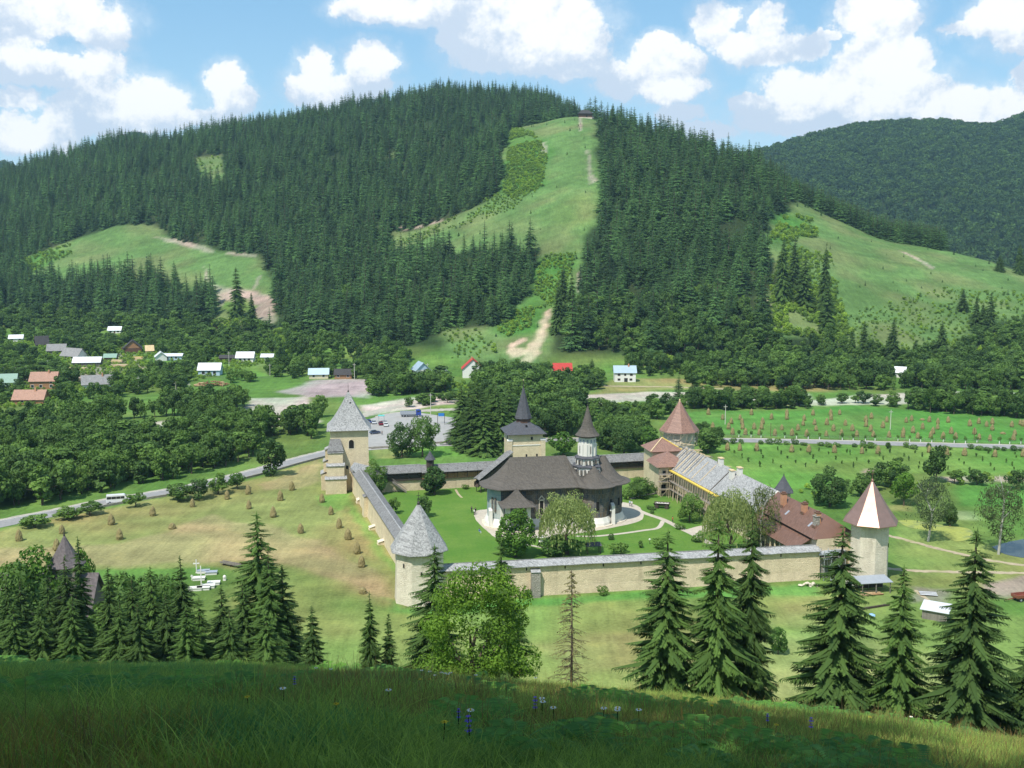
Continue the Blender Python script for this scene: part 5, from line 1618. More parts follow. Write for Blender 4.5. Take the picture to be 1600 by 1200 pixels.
# stripped rafters and timber lying over the unfinished end
rnd = random.Random(8)
for i in range(26):
    x = rnd.uniform(20, 45); y = rnd.uniform(4.0, 8.6); a = rnd.uniform(0, math.pi); L = rnd.uniform(2, 5.5); z = 13.7 + rnd.uniform(0.05, 0.9) - abs(y - 7.2) * 0.8
    b = MB(); b.bar((x - math.cos(a) * L / 2, y - math.sin(a) * L / 2, z - .2), (x + math.cos(a) * L / 2, y + math.sin(a) * L / 2, z + rnd.uniform(-.2, .6)), 0.14, 0.14)
    b.build('loose_timber', FRESHWOOD if i % 3 else GREYWOOD, old)
for i in range(12):
    x = 22.5 + i * 1.35
    b = MB(); b.bar((x, 13.2, 8.3), (x, 7.4, 13.7), 0.12, 0.12); b.build('rafter', FRESHWOOD if i % 2 else GREYWOOD, old)
# props under the eave
for i in range(22):
    x = 24.5 + i * 1.65
    b = MB(); b.tube((x, 14.2, 7.5), (x + rnd.uniform(-.25, .25), 14.4 + rnd.uniform(0, .5), -0.1), 0.09, 0.10, 5); b.build('scaffold_pole', POLEWOOD, old)
    if i % 2 == 0:
        b = MB(); b.tube((x, 14.3, 7.3), (x + 2.2, 15.6, -0.1), 0.075, 0.08, 5); b.build('scaffold_pole', POLEWOOD, old)
for z in (2.4, 4.8):
    b = MB(); b.box(24, 60, 13.9, 15.0, z, z + .08); b.build('scaffold_deck', GREYWOOD, old)

cop = thing('monastery_cells', 'long wing with brown copper roof, brick chimneys and lean-to arcade roof', 'building', (TW_D.x, TW_D.y, 0), RD)
cells_section(cop, 80.1, LR - 3.0, 0.8, 7.0, 12.4, 9.0, 13.3, 9.0, (COPPER_SHEET, COPPER), STONE_SMOOTH, 4.5)
b = MB(); b.slab([(80.1, 16.2, 6.2), (LR - 5.5, 16.2, 6.2), (LR - 5.5, 11.6, 8.55), (80.1, 11.6, 8.55)], 0.16); b.build('lean_to_roof', COPPER_SHEET, cop)
for i in range(9):
    x = 81 + i * 2.4
    b = MB(); b.lathe([(0.3, 0), (0.26, 6.0)], 8, x, 15.4); b.build('arcade_column', STONE_SMOOTH, cop)
b = MB(); b.box(80.3, LR - 5.6, 15.2, 15.5, 2.6, 3.6); b.build('balustrade', DARKWOOD, cop)
b = MB(); b.box(80.0, LR - 5.6, 11.2, 11.48, 0, 8.5); b.build('arcade_wall', STONE_SMOOTH, cop)
b = MB(); b.bar((80.05, 12.3, 9.06), (80.05, 7.0, 13.4), 0.5, 0.2); b.bar((80.05, 7.0, 13.4), (80.05, 0.9, 9.1), 0.5, 0.2); b.build('verge_board', WHITEWASH, cop)
def oncop(x, s): return (x, 12.4 + (7.0 - 12.4) * s, 9.0 + 4.3 * s)
def solve_x(px, s, x0, x1):
    f = lambda x: proj(*(Matrix.Translation((TW_B.x, TW_B.y, 0)) @ Matrix.Rotation(frame(TW_B, TW_D), 4, 'Z') @ Vector((LR - x, *oncop(x, s)[1:]))))[0]
    xs_ = np.linspace(x0, x1, 200); return float(xs_[np.argmin([abs(f(x) - px) for x in xs_])])
for px_, s, h, m in ((1224, 0.62, 2.9, BRICK), (1257, 0.74, 2.0, BRICK), (1277, 0.55, 2.7, BRICK), (1289, 0.48, 2.2, STONE_GREY)):
    x = solve_x(px_, s, 81, 104); p = oncop(x, s)
    b = MB(); b.box(x - .6, x + .6, p[1] - .55, p[1] + .55, p[2] - .8, p[2] + h); q = b.build('chimney', m, cop)
    b = MB(); b.box(x - .72, x + .72, p[1] - .67, p[1] + .67, p[2] + h, p[2] + h + .18); b.box(x - .4, x + .4, p[1] - .35, p[1] + .35, p[2] + h + .18, p[2] + h + .5); b.build('cap', COPPER if m is BRICK else STONE_GREY, q)
    b = MB(); b.box(x - .75, x + .75, p[1] + .5, p[1] + .75, p[2] - .5, p[2] + 0.1); b.build('flashing', COPPER_BRIGHT, q)
for px_, s in ((1230, 0.42), (1266, 0.42)):
    x = solve_x(px_, s, 81, 104); p = oncop(x, s)
    b = MB(); b.slab([(x - .35, p[1] + .55, p[2] - .38), (x + .35, p[1] + .55, p[2] - .38), (x + .35, p[1] - .55, p[2] + .5), (x - .35, p[1] - .55, p[2] + .5)], 0.12); b.build('skylight', ZINC, cop)

# local x was counted from the far tower; turn both wings so that y points into the courtyard
def turn_wing(o):
    M = Matrix.Translation((LR, 0, 0)) @ Matrix.Scale(-1, 4, (1, 0, 0))
    done = set()
    def rec(q):
        for c in q.children:
            if c.data and c.data.name not in done:
                done.add(c.data.name); c.data.transform(M); c.data.flip_normals()
            rec(c)
    rec(o)
    o.location = (TW_B.x, TW_B.y, 0); o.rotation_euler = (0, 0, frame(TW_B, TW_D))
turn_wing(old); turn_wing(cop)

# ---- corner house at the scaffolded tower
ch = thing('corner_house', 'stone corner house with two hipped copper roofs behind wooden scaffolding', 'house', (46.5, 327.0, 0), PHI)


def hip_roof(parent, x0, x1, y0, y1, z0, z1, m, inset, over=0.9, t=0.16, curve=0.0):
    X0, X1, Y0, Y1 = x0 - over, x1 + over, y0 - over, y1 + over
    ym = (Y0 + Y1) / 2; a, c = (X0 + inset, ym, z1), (X1 - inset, ym, z1)
    for q in ([(X0, Y0, z0), (X1, Y0, z0), c, a], [(X1, Y0, z0), (X1, Y1, z0), c], [(X1, Y1, z0), (X0, Y1, z0), a, c], [(X0, Y1, z0), (X0, Y0, z0), a]):
        b = MB(); b.slab(q, t); b.build('roof', m, parent)


b = MB(); b.box(-3.6, 5.2, 0, 9, -.2, 11.3); b.build('wall', STONE_SMOOTH, ch)
hip_roof(ch, -3.6, 5.2, 0, 9, 11.3, 14.6, COPPER_PINK, 5.0)
b = MB(); b.box(-4.6, 3.4, -10, -0.01, -.2, 8.9); b.build('wall', STONE_SMOOTH, ch)
b = MB()
rr = []
for s in np.linspace(0, 1, 6):
    z = 8.7 + 3.6 * s ** 0.75; k = 1 - s
    rr.append([(-0.6 - 5.1 * k, -5.4 - 5.6 * k, z), (-0.6 + 5.1 * k, -5.4 - 5.6 * k, z), (-0.6 + 5.1 * k, -5.4 + 5.2 * k, z), (-0.6 - 5.1 * k, -5.4 + 5.2 * k, z)])
b.rings(rr, True, False); b.build('roof', COPPER_PINK, ch)
for a_, c_ in (((0.8, 4.5, 14.7), (6.0, -0.7, 11.5)), ((0.8, 4.5, 14.7), (-4.4, -.7, 11.5))):
    b = MB(); b.bar(a_, c_, 0.3, 0.16); b.build('ridge_board', YELLOWWOOD if c_[0] > 0 else FRESHWOOD, ch)
for k in range(3): slit(ch, -3.0 + 2.2 * k, -10.02, 6.6, 0.9, 1.6, 0)
slit(ch, -3.2, -10.02, 2.0, 1.3, 2.6, 0, DARK, 'door')
# scaffolding, pole by pole
sc = thing('scaffolding', 'wooden pole scaffolding standing against the stone corner house', 'scaffold', (46.5, 327.0, 0), PHI)
rnd = random.Random(4)
for i in range(7):
    for yy in (-10.6, -12.2):
        x = -4.6 + i * 1.9
        b = MB(); b.tube((x + rnd.uniform(-.15, .15), yy, 0), (x + rnd.uniform(-.15, .15), yy, 8.4 + rnd.uniform(-.6, .9)), 0.085, 0.075, 5); b.build('upright_pole', POLEWOOD, sc)
for z in (2.2, 4.4, 6.6):
    for yy in (-10.6, -12.2):
        b = MB(); b.tube((-5.4, yy - .1, z), (7.6, yy - .1, z + rnd.uniform(-.15, .15)), 0.07, 0.07, 5); b.build('ledger_pole', POLEWOOD, sc)
    b = MB(); b.box(-5, 7, -12.1, -10.7, z + .1, z + .16); b.build('deck_board', GREYWOOD, sc)
for i in range(6):
    x = -4.6 + i * 1.9; z = (i % 3) * 2.2
    b = MB(); b.tube((x, -12.35, z), (x + 1.9, -12.35, z + 2.3), 0.06, 0.06, 5); b.build('brace_pole', POLEWOOD, sc)
b = MB(); b.tube((-4.8, -12.6, 5.2), (2.5, -12.4, 8.6), 0.09, 0.09, 5); b.build('brace_pole', POLEWOOD, sc)

sc2 = thing('scaffolding', 'ring of slanting wooden struts under the eaves of the steep copper tower roof', 'scaffold', (TW_D.x, TW_D.y, 0), PHI)
for k in range(18):
    a = -math.pi + (k + 0.5) * 2 * math.pi / 18
    b = MB(); b.tube((5.35 * math.cos(a), 5.35 * math.sin(a), 9.5), (6.3 * math.cos(a + .12), 6.3 * math.sin(a + .12), 14.0), 0.08, 0.08, 5); b.build('strut', POLEWOOD, sc2)
    if k % 2:
        b = MB(); b.tube((6.2 * math.cos(a - .25), 6.2 * math.sin(a - .25), 10.2), (6.25 * math.cos(a + .3), 6.25 * math.sin(a + .3), 13.8), 0.07, 0.07, 5); b.build('strut', POLEWOOD, sc2)
for z, r_ in ((9.6, 5.9), (11.8, 6.1), (14.1, 6.35)):
    b = MB()
    b.lathe([(r_, z), (r_ + .18, z), (r_ + .18, z + .14), (r_, z + .14), (r_, z)], 12, cap0=False, cap1=False); b.build('ring_beam', GREYWOOD, sc2)

sc3 = thing('scaffolding', 'grey pole scaffolding in the gap between the front wall and the copper capped tower', 'scaffold', (PB.x, PB.y, 0), PHI)
for i in range(4):
    for yy in (-1.2, 0.6):
        b = MB(); b.tube((0.5 + i * 1.7, yy, -.1), (0.5 + i * 1.7, yy, 7.0), 0.07, 0.07, 5); b.build('upright_pole', ZINC, sc3)
for z in (1.6, 3.3, 5.0, 6.7):
    b = MB(); b.tube((0.2, -1.3, z), (6.0, -1.3, z), 0.06, 0.06, 5); b.build('ledger_pole', ZINC, sc3)
    b = MB(); b.tube((0.5 + (z % 2), -1.35, z - 1.6), (3.4 + (z % 2), -1.35, z), 0.06, 0.06, 5); b.build('brace_pole', ZINC, sc3)
b = MB(); b.box(0.2, 5.8, -1.3, 0.7, 5.1, 5.18); b.build('deck_board', GREYWOOD, sc3)
gap_wall = thing('fortress_wall', 'short length of bare wall under repair next to the copper capped tower', 'wall', (PB.x, PB.y, 0), PHI)
b = MB(); b.box(0.02, 6.5, 0.8, 3.0, -.2, 5.6); b.build('masonry', STONE_GREY, gap_wall)
b = MB(); b.slab([(-.4, -.4, 5.8), (6.4, -.4, 5.8), (6.4, 3.2, 6.9), (-.4, 3.2, 6.9)], 0.2); b.build('roof', ZINC, gap_wall)

# ---- courtyard ground
ins = [CA + E2 * 3 + N2 * 3, PB + N2 * 3, TW_B + N2 * 1 - E2 * 3, TW_D - E2 * 4, FB1, FB0, Vector((fl[0].x, fl[0].y)) + E2 * 3]
def lawn_fn(nt, b):
    co = nt.new('ShaderNodeTexCoord').outputs['Object']
    n1 = nt.noise(co, 1.6, 6.0, 0.7); n2 = nt.noise(co, 0.09, 4.0, 0.65)
    c = nt.mix(nt.smooth(n2, 0.35, 0.7), (0.096, 0.198, 0.033), (0.150, 0.240, 0.048))
    c = nt.mix(nt.smooth(n1, 0.25, 0.75, 0.5, 0.0), c, (0.05, 0.125, 0.022))
    nt.put(b.inputs['Base Color'], c); b.inputs['Roughness'].default_value = 1; b.inputs['Specular IOR Level'].default_value = 0.05
    nt.put(b.inputs['Normal'], nt.bump(n1, 0.5, 0.12))
sheet('lawn', 'bright mown lawn inside the monastery walls', ins, 0.02, mat('lawn', lawn_fn))
sheet('forecourt', 'pale paved forecourt round the church', blob([(760, 796), (743, 799), (743, 811), (760, 829), (778, 842), (800, 842), (855, 840), (900, 834), (950, 826), (1000, 814), (1004, 800), (990, 788), (940, 782), (860, 780), (800, 786)]), 0.045, PAVING)
ribbon('path', 'light gravel path from the church apse towards the willows', ribbon_pts([(984, 792), (1010, 803), (1036, 812), (1062, 825), (1085, 836), (1110, 850)]), 1.8, 0.06, PAVING)
ribbon('path', 'narrow curving garden path across the church lawn', ribbon_pts([(900, 838), (930, 838), (970, 834), (1005, 829), (1028, 825), (1036, 814)]), 1.2, 0.052, PAVING)
ribbon('path', 'narrow garden path towards the stone corner house', ribbon_pts([(985, 780), (1005, 774), (1026, 771)]), 1.2, 0.052, PAVING)
ribbon('path', 'short garden path beneath the clipped lime tree', ribbon_pts([(820, 850), (838, 854), (856, 857)]), 0.9, 0.052, PAVING)
ribbon('path', 'thin worn path across the lawn below the back wall', ribbon_pts([(712, 765), (716, 772), (722, 778)]), 0.7, 0.04, EARTH)
ribbon('path', 'paved yard behind the willow before the cells', ribbon_pts([(1080, 832), (1100, 826), (1125, 822)]), 5, 0.048, PAVING)

# ------------------------------------------------------------------ the painted church
def fresco_fn(base, cols):
    def fn(nt, b):
        co = nt.new('ShaderNodeTexCoord').outputs['Object']
        sp = nt.new('ShaderNodeSeparateXYZ'); nt.put(sp.inputs[0], co)
        run = nt.math('ADD', sp.outputs[0], nt.math('MULTIPLY', sp.outputs[1], 0.8))
        band = nt.math('DIVIDE', sp.outputs[2], 1.25)
        cb = nt.new('ShaderNodeCombineXYZ'); nt.put(cb.inputs[0], nt.math('FLOOR', nt.math('MULTIPLY', run, 1.9))); nt.put(cb.inputs[1], nt.math('FLOOR', band))
        wn = nt.new('ShaderNodeTexWhiteNoise', noise_dimensions='2D'); nt.put(wn.inputs['Vector'], cb.outputs[0])
        n1 = nt.noise(co, 2.6, 5.0, 0.7); n2 = nt.noise(co, 0.4, 4.0, 0.6)
        c = nt.mix(nt.smooth(wn.outputs[0], 0.5, 0.9, 0, 0.8), base, cols[0])
        c = nt.mix(nt.smooth(wn.outputs[0], 0.3, 0.1, 0, 0.7), c, cols[1])
        c = nt.mix(nt.smooth(n1, 0.52, 0.66, 0, 0.85), c, cols[2])
        fig = nt.math('ABSOLUTE', nt.math('SUBTRACT', nt.math('FRACT', nt.math('MULTIPLY', run, 1.9)), 0.5))
        c = nt.mix(nt.math('MULTIPLY', nt.smooth(fig, 0.12, 0.3, 0.3, 0.0), nt.smooth(nt.math('FRACT', band), 0.15, 0.3)), c, cols[2])
        line = nt.smooth(nt.math('ABSOLUTE', nt.math('SUBTRACT', nt.math('FRACT', band), 0.5)), 0.42, 0.5)
        c = nt.mix(nt.math('MULTIPLY', line, 0.35), c, cols[3])
        c = nt.mix(nt.smooth(n2, 0.5, 0.75, 0, 0.5), c, tuple(x * 1.2 for x in cols[2]))
        nt.put(b.inputs['Base Color'], c); b.inputs['Roughness'].default_value = 0.9; b.inputs['Specular IOR Level'].default_value = 0.1
        nt.put(b.inputs['Normal'], nt.bump(n1, 0.2, 0.05))
    return fn


FRESCO = mat('painted_wall', fresco_fn((0.115, 0.108, 0.10), [(0.05, 0.065, 0.095), (0.13, 0.085, 0.05), (0.25, 0.22, 0.17), (0.30, 0.26, 0.20)]))
FRESCO_BLUE = mat('blue_painted_wall', fresco_fn((0.30, 0.38, 0.38), [(0.22, 0.32, 0.36), (0.34, 0.33, 0.28), (0.46, 0.46, 0.42), (0.24, 0.28, 0.30)]))
ROOFWOOD = SHINGLE_DARK

_w = flat(793, 829); _e = flat(978, 808)
CH = Vector((_w.x, _w.y)); PHC = PHI + 0.0
cc = flat(872, 822).to_2d() + N2 * 5.6                    # middle of the long axis
church = thing('painted_church', 'dark frescoed church with sweeping bell-cast shingle roof and slender white lantern tower', 'church', (cc.x, cc.y, 0), PHC)

half = [(-18.2, 0.0), (-17.9, -2.6), (-15.4, -5.3), (-8.0, -5.5), (0.0, -5.5), (6.2, -5.5)]
half += [(10.2 + 3.9 * math.cos(t), -4.6 - 3.3 * math.sin(t)) for t in np.linspace(math.pi * 0.93, math.pi * 0.10, 7)]
half += [(13.9 + 5.0 * math.cos(t), -5.0 * math.sin(t)) for t in np.linspace(math.pi * 0.46, 0.0, 7)]
OUT = half + [(x, -y) for x, y in reversed(half[1:-1])]


def grow(outl, d):
    n = len(outl); res = []
    for i in range(n):
        p = Vector(outl[i - 1]); q = Vector(outl[i]); r_ = Vector(outl[(i + 1) % n])
        n1 = Vector((q.y - p.y, p.x - q.x)).normalized(); n2_ = Vector((r_.y - q.y, q.x - r_.x)).normalized()
        m = (n1 + n2_).normalized(); k = d / max(0.55, m.dot(n1))
        res.append((q.x + m.x * k, q.y + m.y * k))
    return res


def ringz(outl, z): return [(x, y, z) for x, y in outl]


b = MB(); b.rings([ringz(grow(OUT, 0.0), 1.9), ringz(OUT, 11.3)]); 
for i, f in enumerate(b.f):
    xs_ = [b.v[j][0] for j in f]
    if len(f) == 4 and max(xs_) < -15.2: b.m[i] = 1
b.build('painted_wall', [FRESCO, FRESCO_BLUE], church)
b = MB(); b.rings([ringz(grow(OUT, 0.85), -.2), ringz(grow(OUT, 0.75), 0.9), ringz(grow(OUT, 0.12), 2.3)]); b.build('plinth', WHITEWASH, church)
b = MB(); b.rings([ringz(grow(OUT, 1.5), -.2), ringz(grow(OUT, 1.45), 0.3)]); b.build('bench', STONE_PALE, church)
b = MB(); b.rings([ringz(grow(OUT, 0.12), 10.6), ringz(grow(OUT, 0.7), 11.2), ringz(grow(OUT, 0.7), 11.3)]); b.build('cornice', DARKWOOD, church)

# roofs: rings from the eave outline to the ridge, steepening as they rise
def bellcast(name, eave, top, z0, z1, power, m, n=9, t=0.2):
    b = MB(); rr = [[(x, y, z0 - t) for x, y in eave]]
    for i in range(n + 1):
        s = i / n; k = s ** 0.92
        rr.append([(e[0] + (q[0] - e[0]) * k, e[1] + (q[1] - e[1]) * k, z0 + (z1 - z0) * s ** power) for e, q in zip(eave, top)])
    b.rings(rr, False, True)
    return b.build(name, m, church, smooth=False)


EAVE = grow(OUT, 2.1)
top1 = [(min(max(x * 0.86, -12.0), 3.2), 0.0 + 0.02 * (1 if y > 0 else -1)) for x, y in OUT]
west = [(x, y) if x < 7.8 else (7.8, 7.4 * (1 if y > 0 else (-1 if y < 0 else 0))) for x, y in EAVE]
bellcast('roof', [(min(x, 9.0), y if x < 9.0 else max(-7.3, min(7.3, y))) for x, y in EAVE], top1, 10.9, 18.0, 1.45, ROOFWOOD)
# east end
eo = [(13.6 + 7.6 * math.cos(t), 7.4 * math.sin(t)) for t in np.linspace(0, 2 * math.pi, 28, endpoint=False)]
bellcast('roof', eo, [(13.6 + 0.7 * math.cos(t), 0.12 * math.sin(t)) for t in np.linspace(0, 2 * math.pi, 28, endpoint=False)], 10.85, 17.6, 1.75, ROOFWOOD, 10)
# side apses
for sy in (-1, 1):
    lo = [(10.2 + 6.0 * math.cos(t), sy * 4.9 + 5.2 * math.sin(t)) for t in np.linspace(0, 2 * math.pi, 22, endpoint=False)]
    bellcast('roof', lo, [(10.0 + 0.3 * math.cos(t), sy * 3.9 + 0.1 * math.sin(t)) for t in np.linspace(0, 2 * math.pi, 22, endpoint=False)], 10.88, 15.6, 1.6, ROOFWOOD, 9)
b = MB(); b.box(5.8, 12.4, -3.3, 3.3, 11, 12.9); b.build('crossing_wall', FRESCO, church)

# lantern tower on its star-shaped bases
def star(r0, r1, z, n=8, ph=0.0):
    return [((r0 if i % 2 == 0 else r1) * math.cos(ph + math.pi * i / n) + 9.2, (r0 if i % 2 == 0 else r1) * math.sin(ph + math.pi * i / n), z) for i in range(2 * n)]
b = MB(); b.rings([star(4.1, 3.3, 12.2), star(4.1, 3.3, 14.9)]); b.build('star_base', WHITEWASH, church)
b = MB(); b.rings([star(4.4, 3.55, 14.9), star(4.45, 3.6, 15.2), star(3.4, 2.8, 15.7)]); b.build('star_base_roof', SLATE, church)
b = MB(); b.rings([star(3.4, 2.75, 15.5, 8, .2), star(3.35, 2.75, 17.2, 8, .2)]); b.build('star_base', WHITEWASH, church)
b = MB(); b.rings([star(3.7, 3.0, 17.2, 8, .2), star(3.7, 3.0, 17.45, 8, .2), star(2.7, 2.4, 17.9, 8, .2)]); b.build('star_base_roof', SLATE, church)
for k in range(12):
    a = -math.pi / 2 + (k - 5.5) * 0.26
    q = slit(church, 9.2 + 3.72 * math.cos(a), 3.72 * math.sin(a), 13.75, 0.42, 1.3, a + math.pi / 2, FRESCO, 'niche', 0.9)
for k in range(9):
    a = -math.pi / 2 + (k - 4) * 0.33
    slit(church, 9.2 + 3.05 * math.cos(a), 3.05 * math.sin(a), 16.4, 0.36, 1.1, a + math.pi / 2, FRESCO, 'niche', 0.7)
b = MB(); b.lathe([(2.35, 17.5), (2.35, 23.6)], 16, 9.2, 0); b.build('lantern_drum', WHITEWASH, church)
for k in range(12):
    a = -math.pi / 2 + 2 * math.pi * k / 12 + .26
    b = MB(); b.lathe([(0.17, 17.9), (0.17, 21.2)], 6, 9.2 + 2.42 * math.cos(a), 2.42 * math.sin(a)); b.build('colonnette', WHITEWASH, church)
for k in range(4):
    a = -math.pi / 2 + math.pi / 2 * k + .24
    slit(church, 9.2 + 2.33 * math.cos(a), 2.33 * math.sin(a), 19.6, 0.5, 2.0, a + math.pi / 2)
BLUEGREY = plain('painted_niche', (0.30, 0.33, 0.38), 0.9, 0.3, 3.0)
for k in range(14):
    a = 2 * math.pi * k / 14
    slit(church, 9.2 + 2.33 * math.cos(a), 2.33 * math.sin(a), 22.0, 0.42, 0.8, a + math.pi / 2, BLUEGREY, 'niche', 0.14)
b = MB(); b.lathe([(2.5, 22.9), (2.62, 23.3), (3.2, 23.45)], 16, 9.2, 0); b.build('drum_cornice', DARKWOOD, church)
b = MB(); b.lathe([(3.25, 23.2), (3.35, 23.45), (2.7, 24.1), (2.1, 25.0), (1.75, 25.6), (1.15, 27.6), (0.6, 29.6), (0.12, 31.4)], 16, 9.2, 0); b.build('spire', ROOFWOOD, church)
finial(church, 31.3, 2.2, True, IRON, 0.17, 9.2, 0)

# windows and slender buttresses along the near side
for x, y, a in ((-9.5, -5.5, 0), (-4.5, -5.5, 0), (1.2, -5.5, 0)):
    q = slit(church, x, y - .02, 5.4, 0.95, 3.4, 0); 
    b = MB(); b.box(x - .72, x - .5, y - .14, y + .1, 3.6, 7.4); b.box(x + .5, x + .72, y - .14, y + .1, 3.6, 7.4); b.box(x - .72, x + .72, y - .14, y + .1, 7.1, 7.45); b.build('window_frame', STONE_PALE, church)
    b = MB(); b.bar((x - .8, y - .1, 7.45), (x, y - .1, 8.5), .2, .25); b.bar((x + .8, y - .1, 7.45), (x, y - .1, 8.5), .2, .25); b.build('window_gable', STONE_PALE, church)
for t in (0.46, 0.28, 0.12):
    a = -math.pi * t
    slit(church, 13.9 + 5.02 * math.cos(a), 5.02 * math.sin(a), 5.6, 0.6, 2.0, a + math.pi / 2)
slit(church, 10.2, -7.92, 5.6, 0.7, 2.2, 0)
for (x, y, rot) in ((-16.7, -4.1, 0), (-17.3, -3.2, 0)):
    slit(church, x - .05, y - .05, 6.2, 0.55, 3.8, math.atan2(-2.7, 2.5), FRESCO, 'window')
for (x, y, w, d, h) in ((-15.2, -6.1, 0.95, 1.0, 5.6), (14.9, -6.2, 0.9, 1.0, 5.2), (-17.9, -3.6, .9, .9, 4.6)):
    b = MB(); b.rings([[(x - w / 2, y - d / 2 - .3, -.1), (x + w / 2, y - d / 2 - .3, -.1), (x + w / 2, y + d, -.1), (x - w / 2, y + d, -.1)], [(x - w / 2, y - d / 2, h), (x + w / 2, y - d / 2, h), (x + w / 2, y + d, h + .5), (x - w / 2, y + d, h + .5)]])
    b.build('buttress', WHITEWASH, church)

# porch
pc = flat(812, 836).to_2d() - cc; lx, ly = pc.dot(E2), pc.dot(N2)
px0 = lx
for sx in (-1, 1):
    b = MB(); b.box(px0 + sx * 2.7 - .55, px0 + sx * 2.7 + .55, -10.6, -9.4, -.1, 7.2); b.build('porch_pier', WHITEWASH, church)
b = MB()
for sx in (-1, 1): b.box(px0 + sx * 2.95 - .22, px0 + sx * 2.95 + .22, -9.38, -5.5, 4.6, 7.2)
b.box(px0 - 2.14, px0 + 2.14, -10.4, -10.0, 5.4, 7.2); b.box(px0 - 3.1, px0 - 2.75, -9.38, -5.5, -.1, 4.58)
b.build('porch_wall', FRESCO, church)
b = MB(); rr = []
for s in np.linspace(0, 1, 7):
    k = 1 - s ** 0.9; z = 7.1 + 4.3 * s ** 1.35
    rr.append([(px0 - 4.6 * k, -12.0 + 4.0 * (1 - k), z), (px0 + 4.6 * k, -12.0 + 4.0 * (1 - k), z), (px0 + 4.6 * k, -4.4 - 3.0 * (1 - k), z), (px0 - 4.6 * k, -4.4 - 3.0 * (1 - k), z)])
b.rings(rr, True, True); b.build('porch_roof', ROOFWOOD, church)

# ------------------------------------------------------------------ houses
W_WHITE = plain('white_wall', (0.72, 0.71, 0.67), 0.9, 0.1, 0.6)
W_BLUE = plain('pale_blue_wall', (0.42, 0.55, 0.66), 0.9, 0.1, 0.6)
W_BROWN = planks('brown_timber_wall', (0.19, 0.09, 0.05), (0.13, 0.065, 0.04), 0.3, 2)
W_CREAM = plain('cream_wall', (0.62, 0.54, 0.38), 0.9, 0.12, 0.6)
W_ORANGE = planks('orange_timber_wall', (0.46, 0.25, 0.12), (0.38, 0.19, 0.09), 0.3, 2)
W_GREY = planks('grey_timber_wall', (0.22, 0.20, 0.175), (0.16, 0.145, 0.125), 0.3, 0)
R_WHITE = plain('white_metal_roof', (0.66, 0.67, 0.68), 0.5, 0.08, 0.6, 0, 0.2)
R_GREY = shingle('old_grey_roof', (0.24, 0.235, 0.23), 0.3, 0.4)
R_DARK = shingle('dark_roof', (0.055, 0.052, 0.052), 0.25, 0.3)
R_TILE = shingle('orange_tile_roof', (0.38, 0.225, 0.165), 0.22, 0.35)
R_RED = shingle('red_tile_roof', (0.44, 0.055, 0.045), 0.2, 0.35)
R_BLUE = plain('pale_blue_metal_roof', (0.40, 0.50, 0.56), 0.45, 0.1, 0.6, 0, 0.3)
R_GREEN = plain('green_metal_roof', (0.22, 0.33, 0.26), 0.5, 0.15, 0.6)


def gable_house(name, label, cat, loc, rot, w, d, h, rise, wallm, roofm, over=0.6, windows=(), door=None, chimney=False, gablem=None, storey=None, balcony=None):
    """w along the ridge (x), d across; front is -y"""
    o = thing(name, label, cat, loc, rot)
    b = MB(); b.box(-w / 2, w / 2, -d / 2, d / 2, -0.8, h)
    for sx in (-1, 1):
        b.face([(sx * w / 2, -d / 2, h), (sx * w / 2, d / 2, h), (sx * w / 2, 0, h + rise)], 1)
    b.build('wall', [wallm, gablem or wallm], o)
    k = rise / (d / 2)
    for sy in (-1, 1):
        b = MB(); b.slab([(-w / 2 - over, sy * (d / 2 + over), h - over * k + .06), (w / 2 + over, sy * (d / 2 + over), h - over * k + .06), (w / 2 + over, 0, h + rise + .06), (-w / 2 - over, 0, h + rise + .06)], 0.14)
        q = b.build('roof', roofm, o)
        if chimney and sy < 0:
            b = MB(); b.box(w * .18 - .35, w * .18 + .35, -0.9, -0.3, h + rise - 1, h + rise + 1.0); b.build('chimney', BRICK, q)
    for (x, z, ww, hh) in windows:
        b = MB(); b.box(x - ww / 2 - .12, x + ww / 2 + .12, -d / 2 - .05, -d / 2 + .1, z - .12, z + hh + .12); f = b.build('window', W_WHITE if wallm is not W_WHITE else W_BROWN, o)
        b = MB(); b.box(x - ww / 2, x + ww / 2, -d / 2 - .065, -d / 2 + .1, z, z + hh); b.build('pane', GLASS, f)
    if door is not None:
        b = MB(); b.box(door - .5, door + .5, -d / 2 - .06, -d / 2 + .1, -.1, 2.0); b.build('door', W_BROWN, o)
    if balcony:
        b = MB(); b.box(-w / 2, w / 2, -d / 2 - 1.2, -d / 2 - .01, balcony, balcony + .15); b.box(-w / 2, w / 2, -d / 2 - 1.2, -d / 2 - 1.1, balcony + .15, balcony + 1.1); b.build('balcony', W_ORANGE, o)
    return o


def gpos(px, py):
    h = ray_hit([(px, py)])[0]; return (float(h[0]), float(h[1]), float(h[2]))


